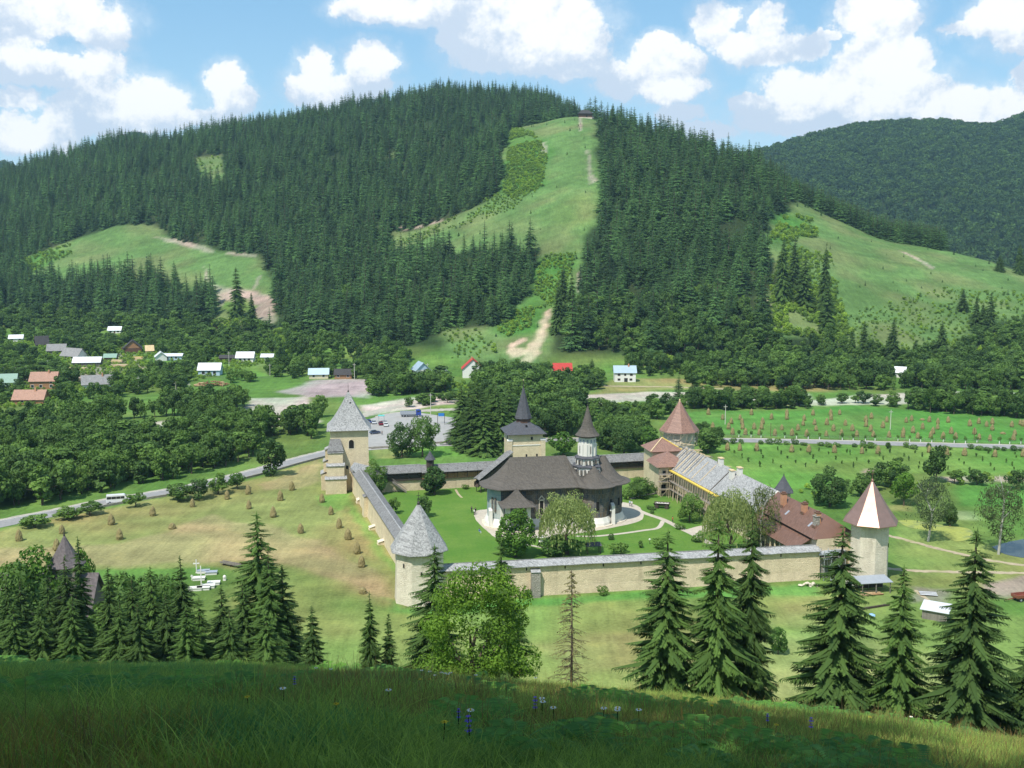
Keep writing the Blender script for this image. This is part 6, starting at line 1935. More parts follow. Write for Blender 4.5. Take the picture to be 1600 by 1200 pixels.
WIN2 = [(-2.6, 1.0, 1.2, 1.3), (2.6, 1.0, 1.2, 1.3), (0, 1.0, .9, 1.3)]
HOUSES = [  # name, label, category, photo foot, turn, w, d, h, rise, wall, roof, extras
    ('house', 'small white roofed house at the far edge of the village', 'house', (23, 534), .25, 9, 6, 2.6, 2.2, W_WHITE, R_WHITE, dict(windows=WIN2[:2])),
    ('barn', 'dark old barn with steep brown roof above the grey roofed houses', 'barn', (62, 542), .5, 8, 7, 2.2, 5.0, W_GREY, R_DARK, {}),
    ('house', 'low house with worn grey shingle roof beside the dark old barn', 'house', (86, 553), .2, 11, 7, 2.5, 3.6, W_GREY, R_GREY, {}),
    ('house', 'long grey roofed farmhouse with a cross gable in the village', 'house', (112, 562), -.5, 15, 7.5, 2.6, 4.2, W_WHITE, R_GREY, dict(windows=WIN2)),
    ('shed', 'open shed with shiny white metal roof by the lumber yard', 'shed', (134, 573), .12, 15, 7, 2.8, 2.6, W_GREY, R_WHITE, {}),
    ('house', 'small white roofed house high above the village by the forest edge', 'house', (178, 521), .1, 9, 6, 2.6, 2.4, W_WHITE, R_WHITE, dict(windows=WIN2[:2], door=0.2)),
    ('chalet', 'brown timber chalet with dark roof and orange balcony', 'house', (203, 552), -1.25, 11, 11, 3.4, 4.8, W_BROWN, R_DARK, dict(balcony=2.6, gablem=W_ORANGE)),
    ('hut', 'small round shouldered yellow hut beside the timber chalet', 'hut', (232, 552), .4, 4.5, 4.5, 2.2, 2.8, W_CREAM, FRESHWOOD, {}),
    ('house', 'white gabled cottage beside the long pale blue house', 'house', (249, 564), -1.2, 7, 6.5, 2.8, 2.6, W_WHITE, R_WHITE, dict(windows=[(-1.4, .9, 1, 1.2), (1.2, .9, 1, 1.2)])),
    ('house', 'long low pale blue house with white roof edge', 'house', (268, 563), .05, 12, 5, 2.8, 1.2, W_BLUE, R_WHITE, dict(windows=WIN2)),
    ('shed', 'low shed with green metal roof by the lumber yard', 'shed', (171, 564), .1, 7, 5, 2.4, 1.8, W_BROWN, R_GREEN, {}),
    ('house', 'two storey house with orange tiled roof and brick red walls', 'house', (66, 608), .1, 12.5, 8, 4.4, 3.8, W_ORANGE, R_TILE, dict(windows=[(-5, .8, 1.3, 1.4), (-1, .8, 1.3, 1.4), (4, .8, 1.3, 1.4), (4, 3.0, 1, 1)], chimney=True)),
    ('house', 'low house with orange tiled roof half hidden by the roadside wood', 'house', (43, 632), .05, 13.5, 8, 2.6, 3.6, W_ORANGE, R_TILE, dict(windows=WIN2, chimney=True)),
    ('house', 'white cottage with hipped grey metal roof and attached dark barn', 'house', (148, 608), .35, 14, 8, 2.8, 3.8, W_WHITE, R_GREY, dict(windows=WIN2, chimney=True)),
    ('house', 'house with green metal roof next to the orange roofed houses', 'house', (2, 606), .2, 12, 8, 3, 3.6, W_WHITE, R_GREEN, {}),
    ('shed', 'pale grey roofed shed next to the village yard', 'shed', (12, 589), .1, 16, 7, 2.8, 2.2, W_GREY, R_GREY, {}),
    ('house', 'pale blue house with bright white roof behind the log pile', 'house', (326, 587), .05, 11.5, 7.5, 3.4, 3.2, W_BLUE, R_WHITE, dict(windows=[(-3, .9, 1.6, 1.5), (0, .9, 1.6, 1.5), (3, .9, 1.6, 1.5)])),
    ('house', 'long house with bright white roof behind the bright garden', 'house', (382, 566), .03, 10, 7, 3.0, 3.0, W_WHITE, R_WHITE, dict(windows=WIN2)),
    ('shed', 'long low brown shed joined to the white roofed house', 'shed', (356, 565), .03, 10, 5, 2.4, 1.4, W_BROWN, R_DARK, {}),
    ('shed', 'small white roofed outbuilding between the trees by the lane', 'shed', (417, 563), 0, 7, 5, 2.2, 1.6, W_WHITE, R_WHITE, {}),
    ('house', 'low dark red house behind the trees beside the grey yard', 'house', (536, 592), 0, 9, 6, 2.6, 2.4, W_ORANGE, R_DARK, dict(windows=WIN2[:2])),
    ('house', 'cream cottage behind trees at the edge of the grey yard', 'house', (497, 592), .1, 10, 6, 2.8, 2.6, W_CREAM, R_BLUE, dict(windows=WIN2[:2])),
    ('house', 'small house with pale blue gable roof below the grassy slope', 'house', (657, 588), -1.2, 9, 8, 3.6, 3.8, W_WHITE, R_BLUE, dict(windows=[(-2, .9, 1.3, 1.4), (1.6, .9, 1.3, 1.4)], gablem=W_BLUE)),
    ('house', 'tiny blue and white cottage beside the red roofed house', 'house', (691, 590), -1.2, 6, 6, 2.4, 3.2, W_WHITE, R_BLUE, dict(windows=[(0, .9, 1.3, 1.2)])),
    ('house', 'tall white house with steep red gable roof below the grassy slope', 'house', (738, 591), -1.5, 9, 11, 5.2, 5.0, W_WHITE, R_RED, dict(windows=[(-3, .8, 1.5, 1.6), (0.4, .8, 1.5, 1.6), (-3, 3.4, 1.4, 1.4), (.4, 3.4, 1.4, 1.4)], chimney=True)),
    ('house', 'house showing only its bright red roof between the trees', 'house', (879, 588), .05, 9.5, 8, 3.4, 3.4, W_WHITE, R_RED, dict(windows=WIN2[:2])),
    ('house', 'white two storey house with pale blue roof standing alone by the river bed', 'house', (977, 597), -.02, 11, 8, 5.2, 3.0, W_WHITE, R_BLUE, dict(windows=[(-3.2, 3.4, 1.2, .9), (0, 3.4, .8, .9), (3.2, 3.4, 1.2, .9), (-3.2, .9, 1.2, .9), (3.0, .9, 1.2, .9), (.4, .2, 1.6, 1.8)], chimney=True)),
    ('house', 'pale roofed house almost hidden among the trees beyond the haystack field', 'house', (1353, 586), .05, 9, 7, 2.6, 2.8, W_GREY, R_WHITE, {}),
    ('house', 'small white walled hut with bright roof among the bushes under the pasture', 'house', (1408, 590), -.4, 6, 6, 3.0, 2.6, W_WHITE, R_WHITE, dict(windows=[(0.5, .9, .9, 1.0)])),
]
for nm, lab, cat, pp, rot, w, d, h, rise, wm, rm, ex in HOUSES:
    loc = gpos(*pp)
    gable_house(nm, lab, cat, (loc[0], loc[1] + d / 2, loc[2]), rot, w, d, h, rise, wm, rm, **ex)

# hilltop chapel
_yc = float(T_FY(np.array([912.0]))[0]) - 6; _x = (912 - 800) / FPX * (0.99 * _yc + 5); loc = (_x, _yc, hz(_x, _yc))
hc = thing('hilltop_chapel', 'small brown wooden chapel with hipped dark roof on top of the grassy strip', 'chapel', (loc[0], loc[1], loc[2] - 0.3), 0.1)
b = MB(); b.box(-6.5, 6.5, -4, 4, -1, 4.2); b.build('wall', W_BROWN, hc)
b = MB(); b.box(-6.7, 6.7, -4.2, 4.2, -1.2, 0.4); b.build('base', STONE_PALE, hc)
hip_roof(hc, -6.5, 6.5, -4, 4, 4.1, 8.2, R_DARK, 4.2, 1.2)
slit(hc, 1.0, -4.02, 1.4, 1.4, 2.2, 0, DARK, 'door'); b = MB(); b.box(5.5, 8.5, -3.5, -1, -.5, 2.4); b.build('porch', GREYWOOD, hc)

# chapel among the near spruces, with its pointed roof
lp = at_depth(104, 900, 192); gz = hz(lp.x, lp.y)
lc = thing('wooden_chapel', 'grey roofed chapel with tall pointed tower roof hidden behind spruces', 'chapel', (lp.x, lp.y, 0), 0.03)
zr = at_depth(100, 895, 192).z; ze = at_depth(100, 957, 188).z
b = MB(); b.box(-11.5, 5.2, -4.2, 4.2, gz - 1, ze + .1)
for xx in (-11.5, 5.2): b.face([(xx, -4.2, ze + .1), (xx, 4.2, ze + .1), (xx, 0, zr - .2)])
b.build('wall', GREYWOOD, lc)
for sy in (-1, 1):
    b = MB(); b.slab([(-12.2, sy * 5.4, ze - .6), (5.9, sy * 5.4, ze - .6), (5.9, 0, zr), (-12.2, 0, zr)], .2); b.build('roof', shingle('purple_grey_shingles', (0.135, 0.115, 0.115), 0.3, 0.3), lc)
za = at_depth(104, 836, 192).z; zb = at_depth(104, 886, 190).z
b = MB(); b.box(-2.4, 2.4, -2.4, 2.4, ze, zb + .2); b.build('tower', GREYWOOD, lc)
roof_panels(lc, 8, 3.5, zb, za, [shingle('purple_grey_shingles', (0.135, 0.115, 0.115), 0.3, 0.3)], .39, 1.35, 5, .08)
finial(lc, za - .2, 1.6, False, IRON, .16)
slit(lc, 5.3, -2.0, gz + 2.4, 1.0, 1.5, math.pi / 2, W_WHITE, 'window')

# ------------------------------------------------------------------ vehicles
TYRE = plain('tyre', (0.02, 0.02, 0.02), 0.9, 0.1, 3.0)
CARGLASS = plain('car_glass', (0.02, 0.025, 0.03), 0.08, 0.05, 1.0, 0, 0, 0.6)


def paint_mat(n, c): return plain('car_paint_' + n, c, 0.25, 0.04, 1.0, 0, 0.1, 0.6)


def wheels(o, xs_, ys_, r, w=.2):
    for x in xs_:
        for y in ys_:
            b = MB(); b.tube((x, y - w / 2, r), (x, y + w / 2, r), r, r, 12); q = b.build('wheel', TYRE, o)
            b = MB(); b.tube((x, y - w / 2 - .012, r), (x, y + w / 2 + .012, r), r * .55, r * .55, 10); b.build('rim', ZINC, q)


def car(label, loc, rot, colour, nm):
    o = thing('parked_car', label, 'car', loc, rot, 'cars parked in the car park')
    m = paint_mat(nm, colour)
    prof = [(-2.05, .35), (-2.1, .75), (-1.95, .92), (-1.3, 1.0), (1.0, 1.0), (2.0, .86), (2.12, .6), (2.05, .35)]
    b = MB(); b.rings([[(x, s * .84, z) for x, z in prof] for s in (-1, 1)]); b.build('body', m, o)
    cab = lambda k, z0, z1: [(-1.75 + .1 * k, z0), (-1.25, z1), (0.2, z1), (1.0 - .05 * k, z0)]
    b = MB(); b.rings([[(x, -.78 + (.1 if z > 1.2 else 0), z) for x, z in cab(0, .98, 1.43)], [(x, .78 - (.1 if z > 1.2 else 0), z) for x, z in cab(0, .98, 1.43)]]); b.build('windows', CARGLASS, o)
    b = MB(); b.box(-1.3, .22, -.68, .68, 1.42, 1.47); b.build('roof', m, o)
    wheels(o, (-1.3, 1.3), (-.76, .76), .31)
    for s in (-1, 1):
        b = MB(); b.box(2.04, 2.14, s * .6 - .16, s * .6 + .16, .62, .78); b.build('headlight', R_WHITE, o)
    return o


for lab, p, rot, c, nm in (('dark blue car at the end of the row by the square tower', (576, 661), 1.9, (0.03, 0.05, 0.22), 'blue'), ('silver car between the dark blue and the dark red cars', (584, 662), 1.8, (0.6, 0.62, 0.65), 'silver'),
                           ('dark red car in the row beside the square tower', (595, 664), 1.8, (0.20, 0.015, 0.03), 'red'), ('white car parked to the right of the dark red car', (603, 666), 1.7, (0.75, 0.75, 0.73), 'white'),
                           ('dark blue grey car parked alone nearer the monastery', (586, 678), 0.5, (0.06, 0.08, 0.14), 'slate')):
    q = flat(*p); car(lab, (q.x, q.y, 0.09), rot, c, nm)
# lorry
q = flat(642, 651); o = thing('lorry', 'lorry with blue cab and grey open cargo bed by the gravel track', 'lorry', (q.x, q.y, .06), 0.15)
b = MB(); b.rings([[(2.2, s * 1.2, .7), (4.3, s * 1.2, .7), (4.3, s * 1.2, 1.9), (3.9, s * 1.15, 2.9), (2.2, s * 1.15, 2.9)] for s in (-1, 1)]); b.build('cab', paint_mat('lorry', (0.02, 0.06, 0.32)), o)
b = MB(); b.box(3.95, 4.36, -1.0, 1.0, 1.95, 2.6); b.box(2.6, 3.7, -1.21, 1.21, 1.95, 2.6); b.build('windscreen', CARGLASS, o)
b = MB(); b.box(-4.4, 2.0, -1.25, 1.25, 1.0, 1.2)
for s in (-1, 1): b.box(-4.4, 2.0, s * 1.25 - .06, s * 1.25 + .06, 1.2, 2.3)
b.box(-4.46, -4.34, -1.3, 1.3, 1.2, 2.3); b.box(1.94, 2.06, -1.3, 1.3, 1.2, 2.5); b.build('cargo_bed', ZINC, o)
b = MB(); b.box(-4.2, 4.2, -.5, .5, .6, 1.0); b.build('chassis', IRON, o)
wheels(o, (-3.2, -1.9, 3.2), (-1.05, 1.05), .5, .32)
# white minibus on the road
q = flat(183, 786); t = (ROAD[22] - ROAD[18]); o = thing('minibus', 'white minibus driving along the curving road behind roadside bushes', 'minibus', (q.x, q.y, .07), 0.30)
VW = paint_mat('van', (0.78, 0.78, 0.78))
b = MB(); b.rings([[(-2.9, s * 1.0, .4), (2.9, s * 1.0, .4), (2.95, s * 1.0, 1.2), (2.3, s * .92, 2.3), (2.0, s * .9, 2.5), (-2.8, s * .9, 2.5), (-2.95, s * .95, 1.3)] for s in (-1, 1)]); b.build('body', VW, o)
for s in (-1, 1):
    for x0, x1 in ((-2.7, -1.5), (-1.4, -.2), (-.1, 1.0), (1.1, 2.1)):
        b = MB(); b.box(x0, x1, s * .955 - .045, s * .955 + .045, 1.4, 2.1); b.build('window', CARGLASS, o)
b = MB(); b.slab([(2.46, -.85, 2.12), (2.46, .85, 2.12), (2.95, .85, 1.3), (2.95, -.85, 1.3)], .02); b.build('windscreen', CARGLASS, o)
wheels(o, (-1.9, 1.9), (-.9, .9), .36)

# signs and posts by the car park
q = flat(690, 662); o = thing('road_sign', 'blue board on two posts beside the car park', 'sign', (q.x, q.y, 0.08), 0.1)
b = MB(); b.box(-1.3, 1.1, -.06, .06, 3.0, 4.3); b.build('board', paint_mat('sign', (0.03, 0.20, 0.55)), o)
for x in (-1.6, 1.2):
    b = MB(); b.tube((x, 0, 0), (x, 0, 4.2), .11, .1, 6); b.build('post', IRON, o)
q = flat(596, 659); o = thing('kiosk', 'small turquoise stall canopy behind the parked cars', 'stall', (q.x, q.y, .08), 0)
b = MB(); b.slab([(-1.3, -1, 2.5), (1.3, -1, 2.5), (1.3, 1, 2.7), (-1.3, 1, 2.7)], .12); b.build('canopy', paint_mat('turq', (0.10, 0.48, 0.42)), o)
for x in (-1.1, 1.1):
    for y in (-.8, .8):
        b = MB(); b.tube((x, y, 0), (x, y, 2.5), .05, .05, 5); b.build('post', ZINC, o)

# utility poles
POLE = plain('concrete_pole', (0.56, 0.54, 0.47), 0.9, 0.12, 1.0)
def pole(label, px, py_top, py_base, arm=True, m=POLE, wood=False):
    g = gpos(px, py_base); top = at_depth(px, py_top, g[1]).z
    o = thing('utility_pole', label, 'pole', (g[0], g[1], g[2] - .1), 0.1)
    b = MB(); b.tube((0, 0, 0), (0, 0, top - g[2]), .17, .11, 7); b.build('shaft', m, o)
    if arm:
        b = MB(); b.box(-.8, .8, -.06, .06, top - g[2] - .9, top - g[2] - .75); b.build('crossarm', m, o)
    return o
for lab, x, t_, bs in (('pale concrete pole at the near end of the haystack field', 1133, 632, 663), ('leaning pale concrete pole in the middle of the haystack field', 1391, 640, 671), ('tall pale pole beside the car park track', 673, 614, 649),
                       ('white pole in the grey yard beyond the river bed', 554, 567, 593), ('pale pole beside the bright garden', 422, 568, 587), ('thin pole in front of the long white roofed house', 358, 549, 572),
                       ('pale pole rising from the far edge of the roadside wood', 217, 588, 614), ('short pale pole between the log pile and the roadside wood', 275, 596, 610), ('pale post beside the log pile near the roadside wood', 296, 598, 612),
                       ('grey pole standing beside the village lumber yard', 75, 563, 578), ('thin pole next to the red roofed house among trees', 912, 574, 590), ('pole in the trees on the slope beyond the pasture lane', 1553, 592, 606),
                       ('white pole by the pale blue gabled house', 668, 567, 586), ('pale pole by the village cottage with the dark barn', 151, 575, 590), ('thin pole before the gravel yard and the log pile', 370, 606, 620)):
    pole(lab, x, t_, bs)
# dark thin post in the field
g = flat(1204, 682); o = thing('utility_pole', 'thin dark wooden pole among the haystacks near the road', 'pole', (g.x, g.y, 0)); b = MB(); b.tube((0, 0, 0), (0, 0, 5.4), .12, .09, 6); b.build('shaft', W_BROWN, o)
g = flat(1522, 688); o = thing('utility_pole', 'thin dark pole beside a tall haystack near the road', 'pole', (g.x, g.y, 0)); b = MB(); b.tube((0, 0, 0), (0, 0, 5.0), .12, .09, 6); b.build('shaft', W_BROWN, o)

# log pile and sawn lumber
rnd = random.Random(21)
g = gpos(328, 604); o = thing('log_pile', 'big heap of brown logs in front of the pale blue house', 'log pile', (g[0], g[1] + 3, g[2]), 0.05)
LOG = plain('log_bark', (0.30, 0.17, 0.09), 0.95, 0.35, 3.0); LOGEND = plain('log_end', (0.50, 0.36, 0.20), 0.9, 0.2, 3.0)
for i in range(90):
    x = rnd.uniform(-8, 8); z = rnd.uniform(0.2, 3.2 - abs(x) * .3); y = rnd.uniform(-3, 2) + z * .5
    a = rnd.uniform(-.5, .5) + (math.pi / 2 if i % 3 else 0); L = rnd.uniform(1.6, 3.0)
    b = MB(); b.tube((x - L / 2 * math.cos(a), y - L / 2 * math.sin(a), max(z, .2)), (x + L / 2 * math.cos(a), y + L / 2 * math.sin(a), max(z, .2) + rnd.uniform(-.2, .2)), .24, .22, 6); b.build('log', LOGEND if i % 4 == 0 else LOG, o)
for lab, px_, py_, n, w in (('neat stack of pale sawn boards in the village yard', 182, 568, 5, 7), ('long low stack of fresh lumber beside the green roofed shed', 185, 574, 4, 9), ('stack of yellow boards below the timber chalet', 214, 562, 4, 6),
                            ('scattered pale planks by the white roofed open shed', 120, 578, 3, 10), ('stack of orange planks at the edge of the village yard', 85, 571, 3, 6)):
    g = gpos(px_, py_); o = thing('lumber_stack', lab, 'lumber', (g[0], g[1] + 1, g[2]), rnd.uniform(-.2, .2))
    for i in range(n):
        for k in range(3):
            b = MB(); b.box(-w / 2 + rnd.uniform(-.5, .5), w / 2 + rnd.uniform(-.5, .5), k * .8 - 1, k * .8 - .25, i * .42, i * .42 + .36); b.build('board', FRESHWOOD if rnd.random() < .7 else YELLOWWOOD if 'yellow' in lab else POLEWOOD, o)

# ------------------------------------------------------------------ haystacks
def hay_mesh(seed, tall=1.0):
    rs = random.Random(seed); n = 12; V = []; F = []
    prof = [(0.80, 0.0), (0.98, 0.35), (1.0, 0.8), (0.90, 1.35), (0.74, 1.9), (0.50, 2.35), (0.24, 2.62), (0.03, 2.76)]
    for k, (r, z) in enumerate(prof):
        for i in range(n):
            a = 6.283 * i / n + rs.uniform(-.1, .1); q = r * rs.uniform(.86, 1.14)
            V.append((q * math.cos(a), q * math.sin(a), z * tall + rs.uniform(-.07, .07)))
    for k in range(len(prof) - 1):
        for i in range(n):
            j = (i + 1) % n; F.append((k * n + i, k * n + j, (k + 1) * n + j, (k + 1) * n + i))
    # loose wisps sticking out of the stack
    for _ in range(90):
        a = rs.uniform(0, 6.283); z = rs.uniform(0.1, 2.4); r = float(np.interp(z, [p[1] for p in prof], [p[0] for p in prof]))
        o = Vector((r * .95 * math.cos(a), r * .95 * math.sin(a), z * tall)); d = Vector((math.cos(a + rs.uniform(-.8, .8)), math.sin(a + rs.uniform(-.8, .8)), rs.uniform(-1.2, .3))).normalized()
        s = d.cross(Vector((0, 0, 1))).normalized() * .06; b0 = len(V); L = rs.uniform(.15, .4)
        V += [o - s, o + s, o + d * L]; F.append((b0, b0 + 1, b0 + 2))
    return mesh_np('hay', V, F, [HAY])


HAYM = [hay_mesh(s) for s in range(5)]
STICK = MB(); STICK.tube((0, 0, -0.1), (0.03, 0.02, 3.05), .04, .03, 5)
_st = STICK.build('stake', POLEWOOD); STAKE = _st.data; bpy.data.objects.remove(_st)


def haystack(label, px, py, group, k=1.0, tall=1.0, stake=True):
    g = flat(px, py)
    o = thing('haystack', label, 'haystack', (g.x, g.y, 0), rnd.uniform(0, 6), group)
    s = k * rnd.uniform(.88, 1.12); o.scale = (s * .84, s * .84, s * tall)
    link('hay', HAYM[rnd.randrange(5)], o)
    if stake: link('stake', STAKE, o)
    return o


LEFT_HAY = [(30, 845, 'haystack nearest the road bend at the edge of the mown meadow'), (97, 834, 'haystack right behind the pointed chapel roof near the road'), (89, 860, 'haystack beside the pointed chapel roof'),
            (174, 820, 'haystack just below the white minibus on the meadow'), (187, 843, 'haystack in the tan mown patch below the minibus'), (239, 806, 'large haystack near the roadside bushes'),
            (301, 792, 'haystack below the roadside apple trees'), (355, 780, 'haystack beside the rounded bright green roadside bush'), (388, 772, 'haystack next to the road between bush and dark tree'),
            (389, 795, 'haystack directly above the top of the tall spruce'), (427, 808, 'small haystack near the middle of the mown meadow'), (438, 782, 'low haystack below the lone dark roadside tree'), (456, 766, 'haystack nearest the stepped buttress of the square tower on its road side'),
            (470, 833, 'haystack at the border of the green and tan grass'), (503, 785, 'haystack at the foot of the stepped buttress'), (517, 804, 'first haystack of the row along the left wall'), (530, 825, 'second haystack of the row along the left wall'),
            (544, 843, 'third haystack of the row along the left wall'), (558, 865, 'fourth haystack of the row along the left wall'), (565, 886, 'last haystack of the row, nearest the white corner tower')]
for x, y, lab in LEFT_HAY: haystack(lab, x, y, 'haystacks on the mown meadow')
for x, y, lab in ((269, 826, 'collapsed low heap of hay on the meadow'), (567, 927, 'flattened loose heap of hay by the white corner tower')):
    haystack(lab, x, y, 'haystacks on the mown meadow', 1.1, .5, False)
Z5 = [(36, 570), (155, 610), (227, 645), (300, 612), (205, 690), (72, 685), (317, 650), (322, 690), (238, 735), (345, 738), (395, 572), (487, 648), (417, 690), (480, 690), (460, 740), (562, 608), (590, 745), (647, 698), (690, 610), (690, 575), (733, 745), (782, 700), (835, 618), (826, 660), (855, 752),
      (908, 575), (920, 655), (932, 705), (1018, 750), (1023, 655), (1055, 575), (1058, 615), (1078, 705), (1130, 570), (1145, 740), (1178, 660), (1235, 705), (1272, 750), (1348, 630), (1350, 670), (1394, 602), (1388, 710), (1410, 755), (1490, 680), (1522, 632), (1542, 760)]
Z6 = [(455, 715), (505, 700), (428, 815), (425, 855), (518, 812), (564, 865), (608, 775), (672, 710), (685, 860), (706, 820), (752, 725), (748, 778), (848, 715), (800, 870), (877, 820), (918, 870), (1050, 748), (1095, 825), (1135, 725), (1138, 875), (1208, 752), (1262, 730), (1262, 788), (1240, 885), (1445, 755), (1472, 835), (1462, 880), (1525, 738), (1550, 750)]
FIELD_HAY = [(1100 + x / 5.333, 540 + y / 5.333) for x, y in Z5] + [(1340 + x / 6, 540 + y / 6) for x, y in Z6]
for x, y in FIELD_HAY:
    q = haystack('small brown haystack in the bright green field beyond the straight road', x, y + 1.2, 'haystacks in the field beyond the road', .95, 1.0)
ORCH_HAY = [(1100 + x / 5.333, 540 + y / 5.333) for x, y in [(195, 870), (298, 872), (438, 875), (730, 885), (873, 885), (1086, 890), (1316, 898), (1450, 900)]] + [(1340 + x / 6, 540 + y / 6) for x, y in [(670, 1000), (833, 1028), (1002, 1030), (1287, 1040), (1552, 1040)]]
for x, y in ORCH_HAY: haystack('brown haystack in the orchard rows on the monastery side of the straight road', x, y + .5, 'haystacks on the monastery side of the road', 1.0, 1.0)
for x, y, lab in ((1441, 656.5, 'flat pale heap of hay at the far side of the haystack field'), (1567, 678, 'flat spread heap of hay near the straight road')): haystack(lab, x, y, 'haystacks in the field beyond the road', 1.3, .25, False)

# roadside saplings with whitewashed trunks, bushes along the road, orchard saplings
WTRUNK = plain('whitewashed_trunk', (0.75, 0.74, 0.70), 0.9, 0.08, 2.0)
SAP_CROWN = PROTO['bush']
_wt = mesh_np('trunk', *tri_tube([(0, 0, -.05), (0, 0, .5), (0, 0, 1.05)], [.17, .14, .10], 6), [WTRUNK])
for x, y in [(1100 + a / 5.333, 540 + b_ / 5.333) for a, b_ in [(290, 762), (392, 764), (475, 767), (672, 770), (770, 774), (868, 777), (962, 780), (1152, 787), (1243, 790), (1345, 792), (1425, 792)]] + [(1340 + a / 6, 540 + b_ / 6) for a, b_ in [(378, 892), (487, 900), (590, 902), (695, 907), (803, 902), (905, 912), (1010, 917), (1118, 907), (1328, 920), (1425, 922), (1530, 922)]]:
    g = flat(x, y)
    o = thing('roadside_sapling', 'young tree with whitewashed trunk along the straight road', 'tree', (g.x, g.y, 0), rnd.uniform(0, 6), 'saplings with whitewashed trunks along the road')
    c = link('crown', SAP_CROWN[rnd.randrange(4)][0], o); k = rnd.uniform(1.1, 1.7); c.location = (0, 0, 0.95); c.scale = (k * .8, k * .8, k * 1.2)
    link('trunk', _wt, o)
for x, y in [(1100 + a / 5.333, 540 + b_ / 5.333) for a, b_ in [(180, 812), (245, 815), (310, 820), (470, 820), (540, 822), (610, 822), (685, 825), (760, 822), (828, 832), (970, 834), (1040, 845), (1110, 845), (1250, 845), (1325, 852), (1390, 854), (1530, 862)]] + [(1340 + a / 6, 540 + b_ / 6) for a, b_ in [(50, 945), (120, 945), (285, 955), (450, 955), (520, 970), (670, 975), (760, 975), (840, 975), (1060, 968), (1140, 978), (1215, 985), (1300, 975), (1370, 985), (1465, 985), (1540, 985)]]:
    g = flat(x, y)
    put_tree('roadside_bush', 'low rounded bush on the monastery side of the straight road', 'bush', 'bush', rnd.randrange(4), (g.x, g.y, 0), rnd.uniform(1.3, 2.8), rnd.uniform(2.0, 3.8), rnd.uniform(0, 6), 'bushes along the straight road')
for r_, py_ in enumerate((703.5, 709, 716, 722, 729)):
    for k in range(13):
        x = 1138 + 37 * k + rnd.uniform(-7, 7) + r_ * 11; y = py_ + (x - 1138) * .014 + rnd.uniform(-1, 1)
        g = flat(x, y)
        if x < 1610: put_tree('orchard_sapling', 'tiny dark sapling in the orchard rows below the straight road', 'sapling', 'slim', rnd.randrange(4), (g.x, g.y, -.1), rnd.uniform(1.3, 2.4), rnd.uniform(.5, .85), rnd.uniform(0, 6), 'saplings planted in rows in the orchard')
# wire fence along the road
for i in range(2):
    ra = [p for p in ROAD if p.x > 62]
    if i == 0:
        o = thing('field_fence', 'thin post and wire fence along the far side of the straight road', 'fence', (0, 0, 0))
        pts = []
        for a, c in zip(ra[:-1], ra[1:]):
            L = (c - a).length; n = max(1, int(L / 4))
            nrm = Vector((-(c - a).y, (c - a).x)).normalized() * 6.2
            pts += [a.lerp(c, k / n) + nrm for k in range(n)]
        for p in pts:
            b = MB(); b.box(p.x - .06, p.x + .06, p.y - .06, p.y + .06, 0, 1.4); b.build('post', GREYWOOD, o)
        for z in (.6, 1.2):
            b = MB()
            for a, c in zip(pts[:-1], pts[1:]): b.bar((a.x, a.y, z), (c.x, c.y, z), .02, .02)
            b.build('wire', ZINC, o)
# low wall along the road on the left
o = thing('road_parapet', 'low dark stone parapet along the curving road', 'wall', (0, 0, 0))
b = MB()
ra = [p for p in ROAD if -130 < p.x < -38]; q = []
for a, c in zip(ra[:-1], ra[1:]): q.append(a + Vector(((c - a).y, -(c - a).x)).normalized() * 4.3)
for a, c in zip(q[:-1], q[1:]): b.bar((a.x, a.y, .3), (c.x, c.y, .3), .4, .75)
b.build('masonry', STONE_GREY, o)
q = [flat(*p) for p in ((580, 702), (640, 697), (700, 692), (712, 691))]
o = thing('road_parapet', 'low grey parapet between the car park and the grass outside the back wall', 'wall', (0, 0, 0)); b = MB()
for a, c in zip(q[:-1], q[1:]): b.bar((a.x, a.y, .35), (c.x, c.y, .35), .4, .8)
b.build('masonry', STONE_GREY, o)

# ------------------------------------------------------------------ trees placed one by one
def tree_at(name, label, cat, kind, px, py_top, py_base, wpx, v=0, y=None, sink=0.2):
    """foot seen at (px, py_base), or at distance y where the foot is hidden; top at py_top; crown wpx pixels wide"""
    if y is None:
        g = gpos(px, py_base); top = at_depth(px, py_top, g[1]).z
    else:
        t = at_depth(px, py_top, y); g = (t.x, y, hz(t.x, y)); top = t.z
    dep = proj(*g)[2]
    return put_tree(name, label, cat, kind, v, (g[0], g[1], g[2] - sink), top - g[2] + sink, wpx * dep / FPX, rnd.uniform(0, 6.28))


